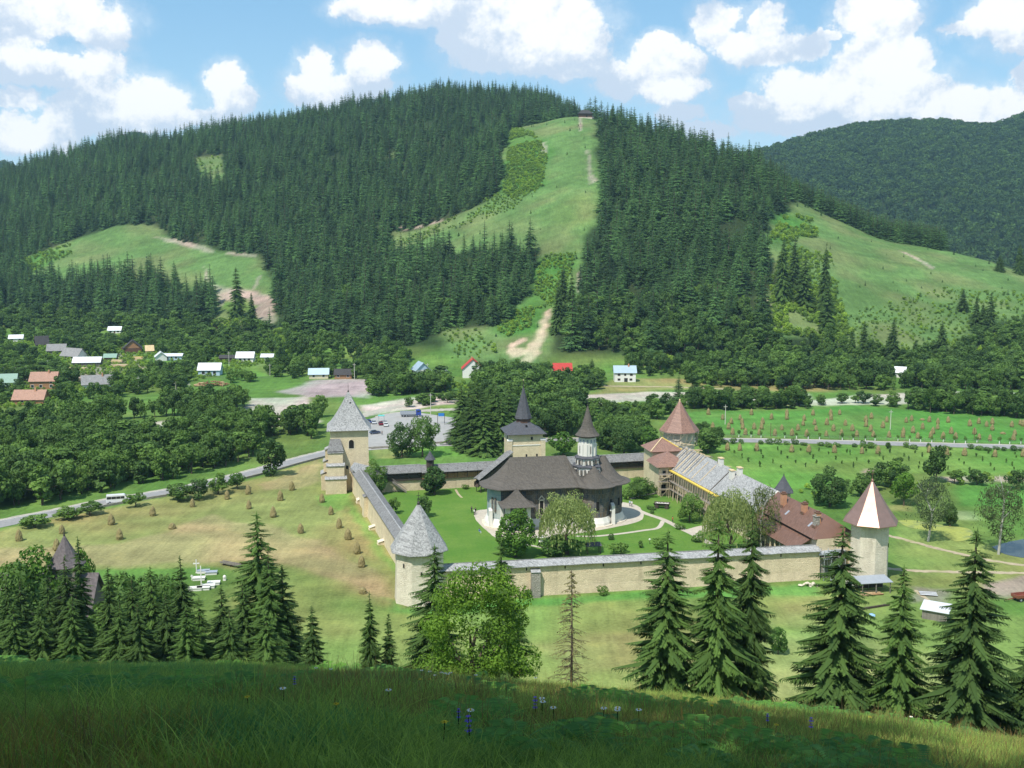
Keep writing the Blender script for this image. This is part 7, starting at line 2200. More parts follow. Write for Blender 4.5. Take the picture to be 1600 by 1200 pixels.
# near spruces on the slope below the viewpoint: top, distance, crown width at its foot in pixels
for lab, px_, pt, y_, w_, v_ in (
        ('full dark spruce at the head of the right-hand group, before the front wall', 1044, 824, 112, 122, 0),
        ('dense spruce with its top before the pale willow crowns', 1124, 797, 110, 106, 1),
        ('dense spruce just before the tall grey birch', 1177, 788, 113, 84, 2),
        ('broad spruce standing before the copper capped tower', 1318, 820, 104, 138, 3),
        ('shorter spruce between the two tallest right-hand spruces', 1413, 880, 102, 105, 4),
        ('tallest dark spruce beside the white roofed shed', 1527, 822, 98, 136, 0),
        ('spruce cut by the edge of the view below the pond meadow', 1612, 985, 100, 110, 2),
        ('ragged spruce overlapping the white corner tower', 679, 848, 118, 108, 4),
        ('dark spruce rising behind the bright leafy tree by the front wall', 783, 838, 126, 92, 1),
        ('slim young spruce standing apart on the meadow below the white corner tower', 577, 922, 122, 42, 2),
        ('narrow spruce at the end of the dense dark row on the left', 487, 945, 128, 52, 3),
        ('spruce in front of the grey chapel roof, nearest the edge', 30, 902, 150, 56, 0),
        ('thin dark spruce before the main chapel roof', 72, 893, 152, 50, 1),
        ('spruce right below the pointed chapel roof', 99, 866, 152, 62, 2),
        ('slender spire-like spruce just right of the pointed chapel roof', 121, 836, 155, 44, 3),
        ('full spruce covering the lit end of the chapel roof', 168, 884, 150, 58, 4),
        ('rounded spruce in the dense row behind the meadow brow', 205, 900, 148, 56, 0),
        ('spruce in the dense row just left of the tallest one there', 234, 882, 150, 56, 1),
        ('pointed spruce standing left of the white graves', 281, 866, 150, 62, 2),
        ('low spruce in front of the graves', 345, 914, 142, 56, 3),
        ('tallest spruce of the left-hand row with tip reaching the mown meadow', 401, 797, 150, 104, 4),
        ('dark spruce leaning on the light green one', 440, 880, 140, 70, 1),
        ('small spruce half hidden at the foot of the chapel', 8, 905, 148, 50, 2),
                ('bushy spruce low in the row of dark spruces', 258, 925, 140, 54, 4),
        ('bushy low spruce right of the graves', 378, 905, 140, 60, 0),
        ('broad low spruce between the chapel and the graves', 310, 930, 138, 58, 1),
        ('thick spruce low before the chapel end wall', 186, 935, 138, 62, 2), ('bushy spruce at the very edge below the chapel', 20, 940, 138, 60, 3), ('bushy spruce below the tip of the chapel spruces', 62, 938, 138, 58, 4), ('low spruce under the slender spire-like one', 112, 930, 138, 58, 0),
        ('low thick spruce under the rounded one in the row', 214, 940, 136, 62, 2), ('spruce filling the foot of the row beside the graves', 290, 945, 134, 60, 3), ('low spruce right beneath the tallest left-hand spruce', 415, 955, 132, 66, 1), ('low spruce between the graves and the tallest left-hand spruce', 358, 950, 132, 60, 2)):
    tree_at('spruce_tree', lab, 'spruce tree', 'spruce_near', px_, pt, 0, w_ * (1.22 if px_ < 480 else 1.1), v_, y_)
tree_at('spruce_tree', 'light yellow green young conifer in front of the tallest left-hand spruce', 'spruce tree', 'spruce_light', 418, 848, 0, 80, 0, 138)
tree_at('spruce_tree', 'small pale conifer beside the slim young spruce', 'spruce tree', 'spruce_light', 606, 957, 0, 38, 1, 124)
# leafy trees near the chapel and below the viewpoint
tree_at('leafy_tree', 'big bright green leafy tree filling the middle below the front wall', 'tree', 'maple', 742, 862, 0, 190, 0, 106)
for lab, px_, pt, y_, w_, k_ in (('pale leafy tree behind the chapel spruces at the very edge', 18, 862, 185, 66, 'broad'), ('bright rounded tree left of the pointed chapel roof', 55, 853, 190, 58, 'broad_bright'), ('bright rounded tree right of the pointed chapel roof', 131, 860, 200, 26, 'broad_bright'),
                                 ('leafy tree behind the spruce row below the tan hay', 200, 890, 178, 70, 'broad'), ('greyish leafy tree behind the spruce row near the graves', 213, 882, 180, 66, 'broad'), ('leafy bush beside the graves', 248, 884, 176, 50, 'broad')):
    tree_at('leafy_tree', lab, 'tree', 'round' if k_ == 'broad' else 'lime', px_, pt, 0, w_ * 1.9, int(px_), y_)
tree_at('young_tree', 'small bright leafy sapling between the spruces before the meadow', 'tree', 'broad_bright', 1216, 978, 1022, 34, 1)
# thin, half dead larch
lt = at_depth(893, 888, 116); lz = hz(lt.x, 116); Lh = lt.z - lz
o = thing('dead_larch', 'thin nearly bare larch with sparse twigs in front of the long wall', 'tree', (lt.x, 116, lz - .2))
V, F = tri_tube([(0, 0, 0), (.12, 0, Lh * .5), (.02, 0, Lh)], [.2, .13, .03], 7)
link('trunk', mesh_np('trunk', V, F, [BARK]), o)
parts = []; tv = []; tf = []; tt = []
for i in range(190):
    z = Lh * (0.16 + .83 * i / 190); a = rnd.uniform(0, 6.283); L = (3.1 * (1 - z / Lh) ** .7 + .3) * rnd.uniform(.5, 1.1)
    e = Vector((L * math.cos(a), L * math.sin(a), z - L * rnd.uniform(.1, .45))); s0 = Vector((0.05, 0, z))
    parts.append(tri_tube([s0, (s0 + e) / 2 + Vector((0, 0, .1)), e], [.035, .025, .012], 4))
    for k in range(15):
        p = s0.lerp(e, rnd.uniform(.35, 1)); d = Vector((rnd.uniform(-1, 1), rnd.uniform(-1, 1), rnd.uniform(-1, .2))).normalized() * rnd.uniform(.12, .32); w = d.cross(Vector((0, 0, 1))).normalized() * .05
        b0 = len(tv); tv += [p - w, p + d, p + w]; tf.append((b0, b0 + 1, b0 + 2)); tt += [rnd.uniform(.7, 1.2)] * 3
V, F = merge(parts); link('branches', mesh_np('branches', V, F, [BARK]), o)
link('needles', mesh_np('needles', np.array([tuple(v) for v in tv]), np.array(tf), [foliage('larch_needles', (0.20, 0.20, 0.085), .2, .1)], False, tint_cols(np.array(tt))), o)

# trees of the courtyard and round the walls
for a in (
        ('leafy_tree', 'round dark green tree in the corner behind the left wall', 'tree', 'round', 588, 714, 772, 40, 0),
        ('conical_tree', 'dense conical tree standing before the orange boarded gallery', 'tree', 'cone', 679, 717, 773, 38, 1),
        ('small_tree', 'small round tree inside the left wall', 'tree', 'broad', 614, 774, 803, 24, 0),
        ('small_tree', 'small tree just behind the tip of the white corner tower', 'tree', 'broad', 664, 774, 808, 26, 3),
        ('lime_tree', 'dense egg shaped bright green tree beside the church porch', 'tree', 'lime', 805, 792, 871, 60, 0),
        ('willow_tree', 'pale weeping willow in front of the church', 'willow', 'willow', 886, 774, 866, 88, 0),
        ('shrub', 'wide pale shrub under the weeping willow', 'shrub', 'broad_bright', 872, 836, 866, 70, 1),
        ('shrub', 'rounded dark shrub behind the front wall right of the willow', 'shrub', 'bush', 966, 846, 864, 34, 1),
        ('shrub', 'small clipped round bush beside the curving garden path', 'shrub', 'bush', 955, 833, 843, 13, 2),
        ('shrub', 'dark round bush behind the front wall near the garden path', 'shrub', 'bush', 1029, 838, 858, 20, 3),
        ('shrub', 'small upright bush on the lawn', 'shrub', 'slim', 1001, 844, 856, 8, 0),
        ('leafy_tree', 'dark round tree before the propped eaves', 'tree', 'round', 1077, 768, 815, 46, 1),
        ('willow_tree', 'large pale willow in front of the cells under repair', 'willow', 'willow', 1139, 766, 872, 84, 1),
        ('birch_tree', 'tall grey green birch before the grey shingle roof', 'birch', 'birch', 1190, 748, 872, 50, 0),
        ('leafy_tree', 'dense dark bush at the end of the church', 'tree', 'round', 1000, 741, 778, 40, 0),
        ('shrub', 'low leafy bush beside the path by the stone corner house', 'shrub', 'bush', 983, 760, 780, 26, 1),
        ('shrub', 'leafy shrub below the stone corner house wall', 'shrub', 'bush', 1014, 755, 772, 24, 2),
        ('shrub', 'flower bush by the garden path', 'shrub', 'bush', 1018, 789, 796, 16, 0), ('shrub', 'round clipped bush below the wooden wagon', 'shrub', 'bush', 1063, 817, 827, 17, 1), ('shrub', 'small clipped bush left of the wagon', 'shrub', 'bush', 1019, 797, 802, 9, 2),
        ('shrub', 'low bush at the foot of the back wall', 'shrub', 'bush', 727, 756, 764, 13, 3), ('shrub', 'row end bush by the yard before the willow', 'shrub', 'bush', 1093, 828, 846, 26, 0),
        ('leafy_tree', 'broad dark tree outside the back wall, left of its pair', 'tree', 'round', 628, 654, 714, 48, 0), ('leafy_tree', 'broad dark tree outside the back wall behind the small turret', 'tree', 'round', 660, 646, 714, 52, 1),
        ('leafy_tree', 'bright light green tree between gate tower and church lantern', 'tree', 'broad_bright', 880, 672, 712, 44, 1),
        ('leafy_tree', 'round dark tree beside the church lantern outside the wall', 'tree', 'round', 975, 656, 712, 50, 1), ('leafy_tree', 'dark leafy tree farther behind the church lantern', 'tree', 'round', 945, 640, 690, 40, 0), ('leafy_tree', 'pale leafy tree left of the steep copper tower', 'tree', 'broad_bright', 1010, 664, 706, 40, 0),
        ('leafy_tree', 'pale loose tree right of the scaffolded copper tower', 'tree', 'broad', 1106, 668, 708, 42, 2),
        ('leafy_tree', 'big round leafy tree in the orchard beyond the cells', 'tree', 'round', 1296, 727, 792, 62, 0),
        ('leafy_tree', 'tall dark leafy tree in the hedge line by the orchard', 'tree', 'broad_dark', 1463, 698, 754, 42, 0), ('leafy_tree', 'small round tree right of the tall dark hedge tree', 'tree', 'broad', 1491, 730, 756, 30, 1),
        ('leafy_tree', 'round orchard tree with bare trunk before the brown field strip', 'tree', 'broad', 1526, 732, 758, 30, 2), ('leafy_tree', 'round leafy tree near the edge by the brown field strip', 'tree', 'broad', 1588, 734, 764, 34, 3),
        ('leafy_tree', 'leafy tree behind the tip of the copper capped tower', 'tree', 'broad', 1392, 722, 762, 40, 4), ('leafy_tree', 'bright leafy tree beside the birch in the hedge', 'tree', 'broad_bright', 1412, 738, 790, 44, 2), ('leafy_tree', 'leafy bush in the hedge left of the copper capped tower', 'tree', 'broad', 1345, 742, 776, 32, 5),
        ('birch_tree', 'grey green birch with round shadow on the meadow beyond the copper capped tower', 'birch', 'birch', 1450, 738, 846, 64, 1), ('birch_tree', 'tall birch beside the small blue pond', 'birch', 'birch', 1560, 733, 866, 72, 2),
        ('thuja_tree', 'narrow dark evergreen between the two birches', 'tree', 'cone', 1484, 778, 823, 22, 1),
        ('leafy_tree', 'lone dark tree leaning over the curving road', 'tree', 'broad_dark', 423, 683, 744, 48, 1),
        ('apple_tree', 'low apple tree beside the minibus', 'tree', 'broad', 212, 768, 792, 34, 0), ('apple_tree', 'low spreading roadside tree ahead of the minibus', 'tree', 'broad', 140, 782, 806, 44, 1), ('apple_tree', 'spreading apple tree by the road bend', 'tree', 'broad', 279, 754, 782, 42, 2),
        ('apple_tree', 'second spreading apple tree by the road bend', 'tree', 'broad', 311, 748, 780, 40, 3), ('apple_tree', 'leafy tree close to the bright green roadside bush', 'tree', 'broad', 341, 740, 772, 34, 4), ('shrub', 'rounded bright green bush beside the road', 'shrub', 'broad_bright', 371, 738, 764, 28, 0),
        ('apple_tree', 'low roadside bush left of the minibus', 'tree', 'broad', 105, 792, 812, 36, 5), ('apple_tree', 'low bush at the road edge near the chapel', 'tree', 'broad', 55, 802, 824, 44, 2),
        ('shrub', 'round bush at the foot of the long front wall', 'shrub', 'bush', 942, 914, 930, 18, 3), ('shrub', 'weedy bush by the buttress of the front wall', 'shrub', 'bush', 822, 920, 934, 22, 1)):
    tree_at(*a)
# the dark group by the car park
for lab, px_, pt, pb, w_, v_ in (('tall spruce at the car park end of the dark group behind the back wall', 722, 600, 694, 40, 0), ('tall spruce in the middle of the dark group behind the back wall', 745, 592, 700, 44, 1), ('broad spruce nearest the gate tower in the dark group', 775, 596, 706, 46, 2),
                                 ('spruce at the front of the dark group behind the back wall', 757, 628, 710, 44, 3), ('spruce with bare lower trunk at the front of the dark group', 727, 640, 702, 36, 0), ('spruce behind the gate tower roof', 795, 606, 700, 42, 1), ('dark spruce between the car park sign and the gate tower', 738, 612, 706, 40, 2), ('second tall spruce behind the front of the dark group', 766, 600, 700, 44, 4), ('spruce at the back of the dark group, half hidden', 733, 596, 690, 42, 3), ('low spruce beside the gate tower wall in the dark group', 783, 622, 708, 40, 0), ('spruce deep inside the dark group behind the back wall', 752, 602, 696, 46, 4)):
    tree_at('spruce_tree', lab, 'spruce tree', 'spruce_near', px_, pt, pb, w_ * 1.15, v_)
for lab, px_, pt, pb, w_ in (('small pine beside the river bed behind the church lantern', 942, 632, 664, 20), ('dark pine on the river bank behind the church lantern', 915, 620, 650, 22), ('tall dark tree by the river bed near the steep copper tower', 1060, 585, 626, 24)):
    tree_at('pine_tree', lab, 'pine tree', 'spruce_mid', px_, pt, pb, w_, 2)
# lone spruces on the hill meadows
for lab, px_, pt, pb, w_ in (('lone tall spruce on the dirt patch of the sloping meadow', 371, 416, 498, 27), ('smaller lone spruce beside the tall one on the dirt patch', 394, 456, 504, 16), ('tall spruce standing free at the edge of the wide pasture', 1287, 378, 492, 24), ('lower spruce in front of the free standing tall one', 1291, 440, 520, 28), ('spruce left of the free standing pair', 1256, 396, 480, 32),
                             ('spruce at the forest edge above the sandy path', 1222, 366, 472, 28), ('spruce in the group right of the grassy gully', 1240, 372, 452, 24), ('spruce of the small group in the grassy gully', 880, 412, 500, 26), ('second spruce of the small group in the grassy gully', 893, 424, 512, 24), ('low spruce beside the sandy landslide', 872, 440, 520, 24),
                             ('spruce at the foot of the wide pasture', 1349, 500, 560, 20), ('taller spruce at the foot of the wide pasture', 1394, 496, 568, 26), ('dark spruce by the lower pasture edge', 1330, 512, 562, 20), ('spruce standing alone on the right side of the pasture', 1504, 450, 486, 18), ('spruce in the cluster near the pasture edge', 1524, 462, 512, 18), ('tall spruce in the cluster near the pasture edge', 1546, 456, 512, 20), ('third spruce of the pasture edge cluster', 1535, 472, 514, 16),
                             ('spruce on the far crest of the pasture', 1562, 396, 424, 16), ('spruce at the end of the pasture crest', 1592, 376, 428, 16), ('spruce behind the crest of the pasture', 1555, 360, 390, 14), ('spruce with bush at the low pasture rim', 1470, 500, 560, 24), ('pointed spruce between lower pasture trees', 1430, 530, 556, 14), ('small spruce left of the bright white house', 925, 560, 594, 20)):
    tree_at('spruce_tree', lab, 'spruce tree', 'spruce_near', px_, pt, pb, w_, int(px_))
k_ = 0
for P, n in ((MEADOWS[0], 46), (MEADOWS[3], 60)):
    while n > 0:
        x = rnd.uniform(P[:, 0].min(), P[:, 0].max()); y = rnd.uniform(P[:, 1].min(), P[:, 1].max())
        if poly_dist(P, np.array([x]), np.array([y]))[0] < 4: continue
        h = rnd.uniform(1.6, 4.2); n -= 1
        put_tree('young_spruce', 'tiny young spruce dotted on the open grassy hillside', 'spruce tree', 'spruce_far', rnd.randrange(5), (x, y, hz(x, y) - .1), h, h * rnd.uniform(.4, .6), rnd.uniform(0, 6), 'tiny spruces dotted over the grassy slopes')

# ------------------------------------------------------------------ graves, sheds, carts
def cross(o, x, y, z0, h, w=.22, arm=None, m=WHITEWASH):
    b = MB(); b.box(x - w / 2, x + w / 2, y - w / 2, y + w / 2, z0, z0 + h); a = arm or h * .22
    b.box(x - a, x + a, y - w / 2 - .004, y + w / 2 + .004, z0 + h * .68, z0 + h * .68 + w); b.build('cross', m, o)
for i, (px_, py_, lab, hc_) in enumerate(((326, 918, 'white grave with tall slim cross and table tomb', 5.0), (330, 897, 'white marble tomb slab behind the tall cross', 0), (334, 913, 'low white tomb nearest the meadow edge of the graves', 0), (311, 906, 'white grave slab beside the pointed spruce', 1.2), (318, 895, 'white grave with short cross at the back', 3.2), (318, 921, 'pale grave slab half hidden by spruces', .9), (306, 922, 'small white grave behind the spruce tip', .9))):
    g = flat(px_, py_); o = thing('grave', lab, 'grave', (g.x, g.y, 0), .15, 'white graves behind the spruces')
    b = MB(); b.box(-1.3, 1.3, -.7, .7, -.1, .55); b.build('tomb', WHITEWASH, o)
    b = MB(); b.box(-1.4, 1.4, -.8, .8, .55, .68); b.build('slab', ZINC if i % 3 == 1 else WHITEWASH, o)
    if hc_: cross(o, -1.55, 0, 0, hc_)
g = flat(351, 907); o = thing('grave_lantern', 'small white lantern stone standing apart from the graves', 'lantern', (g.x, g.y, 0)); b = MB(); b.box(-.3, .3, -.3, .3, 0, .5); b.lathe([(.3, .502), (.42, .8), (.3, 1.1), (.05, 1.3)], 8); b.build('stone', WHITEWASH, o)
a, c = flat(346, 882), flat(378, 888); o = thing('wooden_trough', 'long dark wooden trough lying at the edge of the tan hay', 'trough', ((a.x + c.x) / 2, (a.y + c.y) / 2, 0), frame(a, c)); L = (c - a).length
b = MB(); b.box(-L / 2, L / 2, -.5, .5, .5, .62); b.box(-L / 2, L / 2, -.5, -.4, .622, .95); b.box(-L / 2, L / 2, .4, .5, .622, .95); b.build('trough', GREYWOOD, o)
for x in (-.35 * L, 0, .35 * L):
    b = MB(); b.box(x - .08, x + .08, -.45, .45, 0, .5); b.build('leg', DARKWOOD, o)

g = flat(1366, 925); o = thing('open_shed', 'low open shed with grey metal roof at the foot of the copper capped tower', 'shed', (g.x, g.y, 0), PHI)
b = MB(); b.slab([(-3.8, -1.4, 2.5), (3.6, -1.4, 2.5), (3.6, 2.6, 3.0), (-3.8, 2.6, 3.0)], .12); b.build('roof', ZINC, o)
for x in (-3.4, -.2, 3.1):
    for y in (-1.1, 2.2):
        b = MB(); b.box(x - .08, x + .08, y - .08, y + .08, 0, 2.5 + (y + 1.4) * .1); b.build('post', GREYWOOD, o)
b = MB(); b.box(-3.4, 3.1, 2.28, 2.36, .2, 2.0); b.build('back_boards', DARKWOOD, o)
g2 = flat(1362, 929); o = thing('board_heap', 'heap of orange boards under the low open shed', 'lumber', (g2.x, g2.y, 0), PHI)
for i in range(14):
    b = MB(); y = rnd.uniform(-.9, 1.6); z = .06 + .1 * (i // 5); a = rnd.uniform(-.12, .12); b.bar((-2.4, y, z), (2.4, y + a * 4, z + .02), .24, .07); b.build('board', ORANGEWOOD if i % 2 else FRESHWOOD, o)
g = flat(1328, 917); o = thing('board_fence', 'short white boarded fence left of the low open shed', 'fence', (g.x, g.y, 0), PHI)
for i in range(10):
    b = MB(); b.box(-1.9 + i * .4, -1.6 + i * .4, -.04, .04, 0, 1.5); b.build('board', WHITEWASH, o)
b = MB(); b.box(-2, 2.0, .05, .12, .5, .62); b.box(-2, 2.0, .05, .12, 1.1, 1.22); b.build('rail', GREYWOOD, o)
g = flat(1462, 966); o = thing('shed', 'small grey shed with tilted bright white roof beside the tallest right-hand spruce', 'shed', (g.x, g.y, hz(g.x, g.y)), -.55)
b = MB(); b.box(-2.4, 2.4, -1.6, 1.6, -.2, 2.0); b.build('wall', GREYWOOD, o)
b = MB(); b.slab([(-2.8, -2.0, 2.05), (2.8, -2.0, 2.05), (2.8, 2.0, 2.9), (-2.8, 2.0, 2.9)], .12); b.build('roof', R_WHITE, o)
g = flat(1450, 929); o = thing('plank_pallet', 'pale pallet of planks lying on bare ground by the sandy path', 'lumber', (g.x, g.y, 0.04), -.2)
for i in range(6):
    b = MB(); b.box(-1.8, 1.8, -1.3 + i * .44, -.9 + i * .44, .25, .33); b.build('board', GREYWOOD if i % 2 else R_WHITE, o)
b = MB(); b.box(-1.6, -1.4, -1.2, 1.3, 0, .25); b.box(1.4, 1.6, -1.2, 1.3, 0, .25); b.build('bearer', GREYWOOD, o)
g = flat(1597, 938); o = thing('farm_trailer', 'red farm trailer with drawbar parked at the meadow edge', 'trailer', (g.x, g.y, 0), .25)
RED = paint_mat('trailer', (0.26, 0.085, 0.055))
b = MB(); b.box(-2, 2, -1, 1, .75, .9)
for s in (-1, 1): b.box(-2, 2, s - .05, s + .05, .902, 1.5)
b.box(-2.06, -1.94, -1.06, 1.06, .902, 1.5); b.build('bed', RED, o)
b = MB(); b.bar((-2, 0, .7), (-4.2, 0, .45), .14, .14); b.build('drawbar', RED, o); wheels(o, (-1.1, 1.1), (-.95, .95), .42, .24)
a, c = flat(1347, 953), flat(1390, 946)
o = thing('beam', 'long dark timber lying in the grass before the low open shed', 'timber', (0, 0, 0)); b = MB(); b.bar((a.x, a.y, .25), (c.x, c.y, .25), .35, .35); b.build('timber', DARKWOOD, o)
g = flat(1362, 962); o = thing('tarpaulin', 'small crumpled light blue tarpaulin on the grass', 'tarpaulin', (g.x, g.y, 0)); b = MB(); b.lathe([(.8, 0), (.7, .25), (.35, .4), (.05, .45)], 7); b.build('sheet', paint_mat('tarp', (0.30, 0.50, 0.75)), o)
g = flat(1262, 916); o = thing('rubble_heap', 'heap of beige stones against the end of the front wall', 'stones', (g.x, g.y, 0), PHI)
for i in range(26):
    b = MB(); r_ = rnd.uniform(.2, .5); x, y = rnd.gauss(0, 1.5), rnd.gauss(0, .6); z = max(0, .7 - abs(x) * .3) * rnd.random()
    b.lathe([(r_ * .7, z), (r_, z + r_ * .4), (r_ * .6, z + r_ * .9)], 6, x, y, rnd.random()); b.build('stone', STONE_PALE, o)

# courtyard pieces
g = flat(845, 846); o = thing('fountain', 'white stone basin with small dark statue on the lawn by the porch', 'fountain', (g.x, g.y, .02))
b = MB(); b.lathe([(.7, 0), (.5, .25), (.35, .6), (.9, 1.0), (.95, 1.15), (.7, 1.1)], 12); b.build('basin', WHITEWASH, o)
b = MB(); b.lathe([(.22, 1.05), (.25, 1.6), (.18, 2.1), (.24, 2.4), (.12, 2.7), (.03, 2.8)], 8); b.build('statue', IRON, o)
g = flat(1034, 794); o = thing('flower_wagon', 'old wooden wagon filled with flowers on the courtyard lawn', 'wagon', (g.x, g.y, .02), -.25)
b = MB(); b.box(-2, 2, -.7, .7, .8, .95)
for s in (-1, 1): b.slab([(-2.1, s * .7, .95), (2.1, s * .7, .95), (2.3, s * 1.05, 1.6), (-2.3, s * 1.05, 1.6)], .07)
b.build('bed', DARKWOOD, o)
b = MB()
for i in range(60):
    x, y = rnd.uniform(-1.9, 1.9), rnd.uniform(-.7, .7); b.lathe([(.12, 1.25), (.16, 1.4), (.04, 1.52)], 5, x, y)
q = b.build('flowers', plain('white_blossom', (0.62, 0.60, 0.55), .9, .3, 4.0), o); q['kind'] = 'stuff'
for x in (-1.4, 1.4):
    for s in (-1, 1):
        b = MB(); b.tube((x, s * .95 - .05, .6), (x, s * .95 + .05, .6), .6, .6, 12); b.build('wheel', DARKWOOD, o)
for lab, px_, py_ in (('dark bench on the lawn near the willow', 927, 864),):
    g = flat(px_, py_); o = thing('garden_shelter', 'low grey roofed shelter behind the front wall by the willow', 'shelter', (g.x, g.y, 0), PHI)
    b = MB(); b.slab([(-2.0, -1.1, 2.0), (2.0, -1.1, 2.0), (1.6, 0, 2.8), (-1.6, 0, 2.8)], .12); b.build('roof', SLATE, o)
    b = MB(); b.slab([(-2.0, 1.1, 2.0), (-1.6, 0, 2.8), (1.6, 0, 2.8), (2.0, 1.1, 2.0)], .12); b.build('roof', SLATE, o)
    for x in (-1.6, 1.6):
        for y in (-.8, .8):
            b = MB(); b.box(x - .08, x + .08, y - .08, y + .08, 0, 2.1); b.build('post', DARKWOOD, o)
g = flat(1075, 834)
for lab, px_, py_ in (('white globe garden lamp near the yard by the willow', 1109, 838), ('small white garden lamp on the lawn', 1015, 850)):
    g = flat(px_, py_); o = thing('garden_lamp', lab, 'lamp', (g.x, g.y, .02)); b = MB(); b.tube((0, 0, 0), (0, 0, .9), .05, .05, 6); b.build('post', IRON, o)
    b = MB(); b.lathe([(.05, .9), (.22, 1.02), (.26, 1.18), (.18, 1.36), (.02, 1.42)], 10); b.build('globe', WHITEWASH, o)
g = flat(1058, 769); 
g = flat(954, 820); o = thing('standing_lamp', 'tall thin dark lamp post beside the church apse', 'lamp', (g.x, g.y, .05)); b = MB(); b.tube((0, 0, 0), (0, 0, 3.6), .06, .05, 6); b.build('post', IRON, o); b = MB(); b.lathe([(.08, 3.6), (.24, 3.8), (.2, 4.1), (.03, 4.25)], 8); b.build('lantern', WHITEWASH, o)

# ------------------------------------------------------------------ people
def person(label, px, py, rot, top_c, leg_c, nm, seated=False, hair=(0.04, 0.03, 0.02)):
    g = flat(px, py)
    V = []; E = []; Rr = []
    def jt(p, r, par=None):
        V.append(p); Rr.append(r)
        if par is not None: E.append((par, len(V) - 1))
        return len(V) - 1
    hip = .45 if seated else .92
    pel = jt((0, 0, hip + .03), .15); ches = jt((0, 0.02, hip + .40), .17, pel); neck = jt((0, 0, hip + .58), .065, ches); head = jt((0, -.02, hip + .68), .10, neck); jt((0, -.02, hip + .80), .095, head)
    for s in (-1, 1):
        h_ = jt((s * .10, 0, hip), .10, pel)
        if seated:
            k = jt((s * .12, -.42, hip + .02), .075, h_); f = jt((s * .12, -.45, .06), .05, k)
        else:
            k = jt((s * .11, -.03 * s, hip * .52), .072, h_); f = jt((s * .12, .06 * s, .07), .05, k)
        jt((s * .12, f and V[f][1] - .16, .04), .045, f)
        sh = jt((s * .19, 0, hip + .50), .07, ches); el = jt((s * .26, .03, hip + .24), .05, sh); wr = jt((s * .24, -.10, hip + .02), .038, el); jt((s * .235, -.15, hip - .08), .036, wr)
    me = bpy.data.meshes.new('body'); me.from_pydata(V, E, []); ob = bpy.data.objects.new('body', me); COL.objects.link(ob)
    sk = ob.modifiers.new('skin', 'SKIN'); 
    for i, r_ in enumerate(Rr): me.skin_vertices[0].data[i].radius = (r_, r_)
    me.skin_vertices[0].data[0].use_root = True
    ob.modifiers.new('smooth', 'SUBSURF').levels = 1
    dg = bpy.context.evaluated_depsgraph_get(); m2 = bpy.data.meshes.new_from_object(ob.evaluated_get(dg)); bpy.data.objects.remove(ob)
    m2.name = 'body'; m2.materials.clear()
    for m_ in (plain('skin_tone', (0.45, 0.27, 0.19), .7, .05), plain('top_' + nm, top_c, .9, .15), plain('legs_' + nm, leg_c, .9, .15)): m2.materials.append(m_)
    for p in m2.polygons:
        z = p.center.z; p.material_index = 0 if (z > hip + .56 or (abs(p.center.x) > .2 and z < hip + .12 and z > hip - .2)) else (1 if z > hip + .02 else 2); p.use_smooth = True
    o = thing('person', label, 'person', (g.x, g.y, .05), rot)
    link('body', m2, o)
    b = MB(); b.lathe([(.105, hip + .72), (.118, hip + .78), (.10, hip + .87), (.03, hip + .915)], 10, 0, .015); b.build('hair', plain('hair', hair, .8, .2), o, smooth=True)
    return o


person('person in black standing at the corner of the church forecourt', 743, 803, .5, (.02, .02, .025), (.02, .02, .02), 'black')
person('person in dark clothes beside the one in black by the forecourt', 737, 801, -.6, (.03, .035, .05), (.02, .02, .02), 'dark')
person('person in white shirt with pale bag at the forecourt corner', 741, 805, 2.4, (.7, .7, .68), (.03, .03, .04), 'white')
person('person in blue and white sitting on the lawn before the church', 749, 833, 1.0, (.10, .20, .45), (.6, .6, .6), 'blue', True)
person('person in light blue shirt on the path by the apse', 984, 791, .3, (.42, .55, .68), (.12, .12, .15), 'light')
person('person in white walking beside the light blue shirt', 987, 792, -.3, (.72, .72, .7), (.2, .18, .15), 'pale')
person('person in bright red top on the path by the yard', 1051, 817, 1.2, (.62, .05, .03), (.05, .05, .07), 'red')
person('person walking across the car park', 597, 680, .4, (.25, .2, .18), (.04, .04, .05), 'park')

# ------------------------------------------------------------------ the grassy slope at the viewer's feet
GRASS_M = foliage('meadow_grass', (0.215, 0.365, 0.085), 0.42, 0.45, 0.7, (1.25, 1.0, 0.9))
GRASS_BLUE = foliage('blue_green_grass', (0.11, 0.27, 0.085), 0.35, 0.45, 0.7, (1.1, 1.0, 1.0))
GRASS_DRY = foliage('dry_grass', (0.235, 0.235, 0.085), 0.3, 0.45, 0.7, (1.2, 1.0, 0.8))
FERN_M = foliage('fern', (0.12, 0.29, 0.085), 0.2, 0.45)
SEED_M = foliage('seed_heads', (0.20, 0.155, 0.09), 0.3, 0.2)


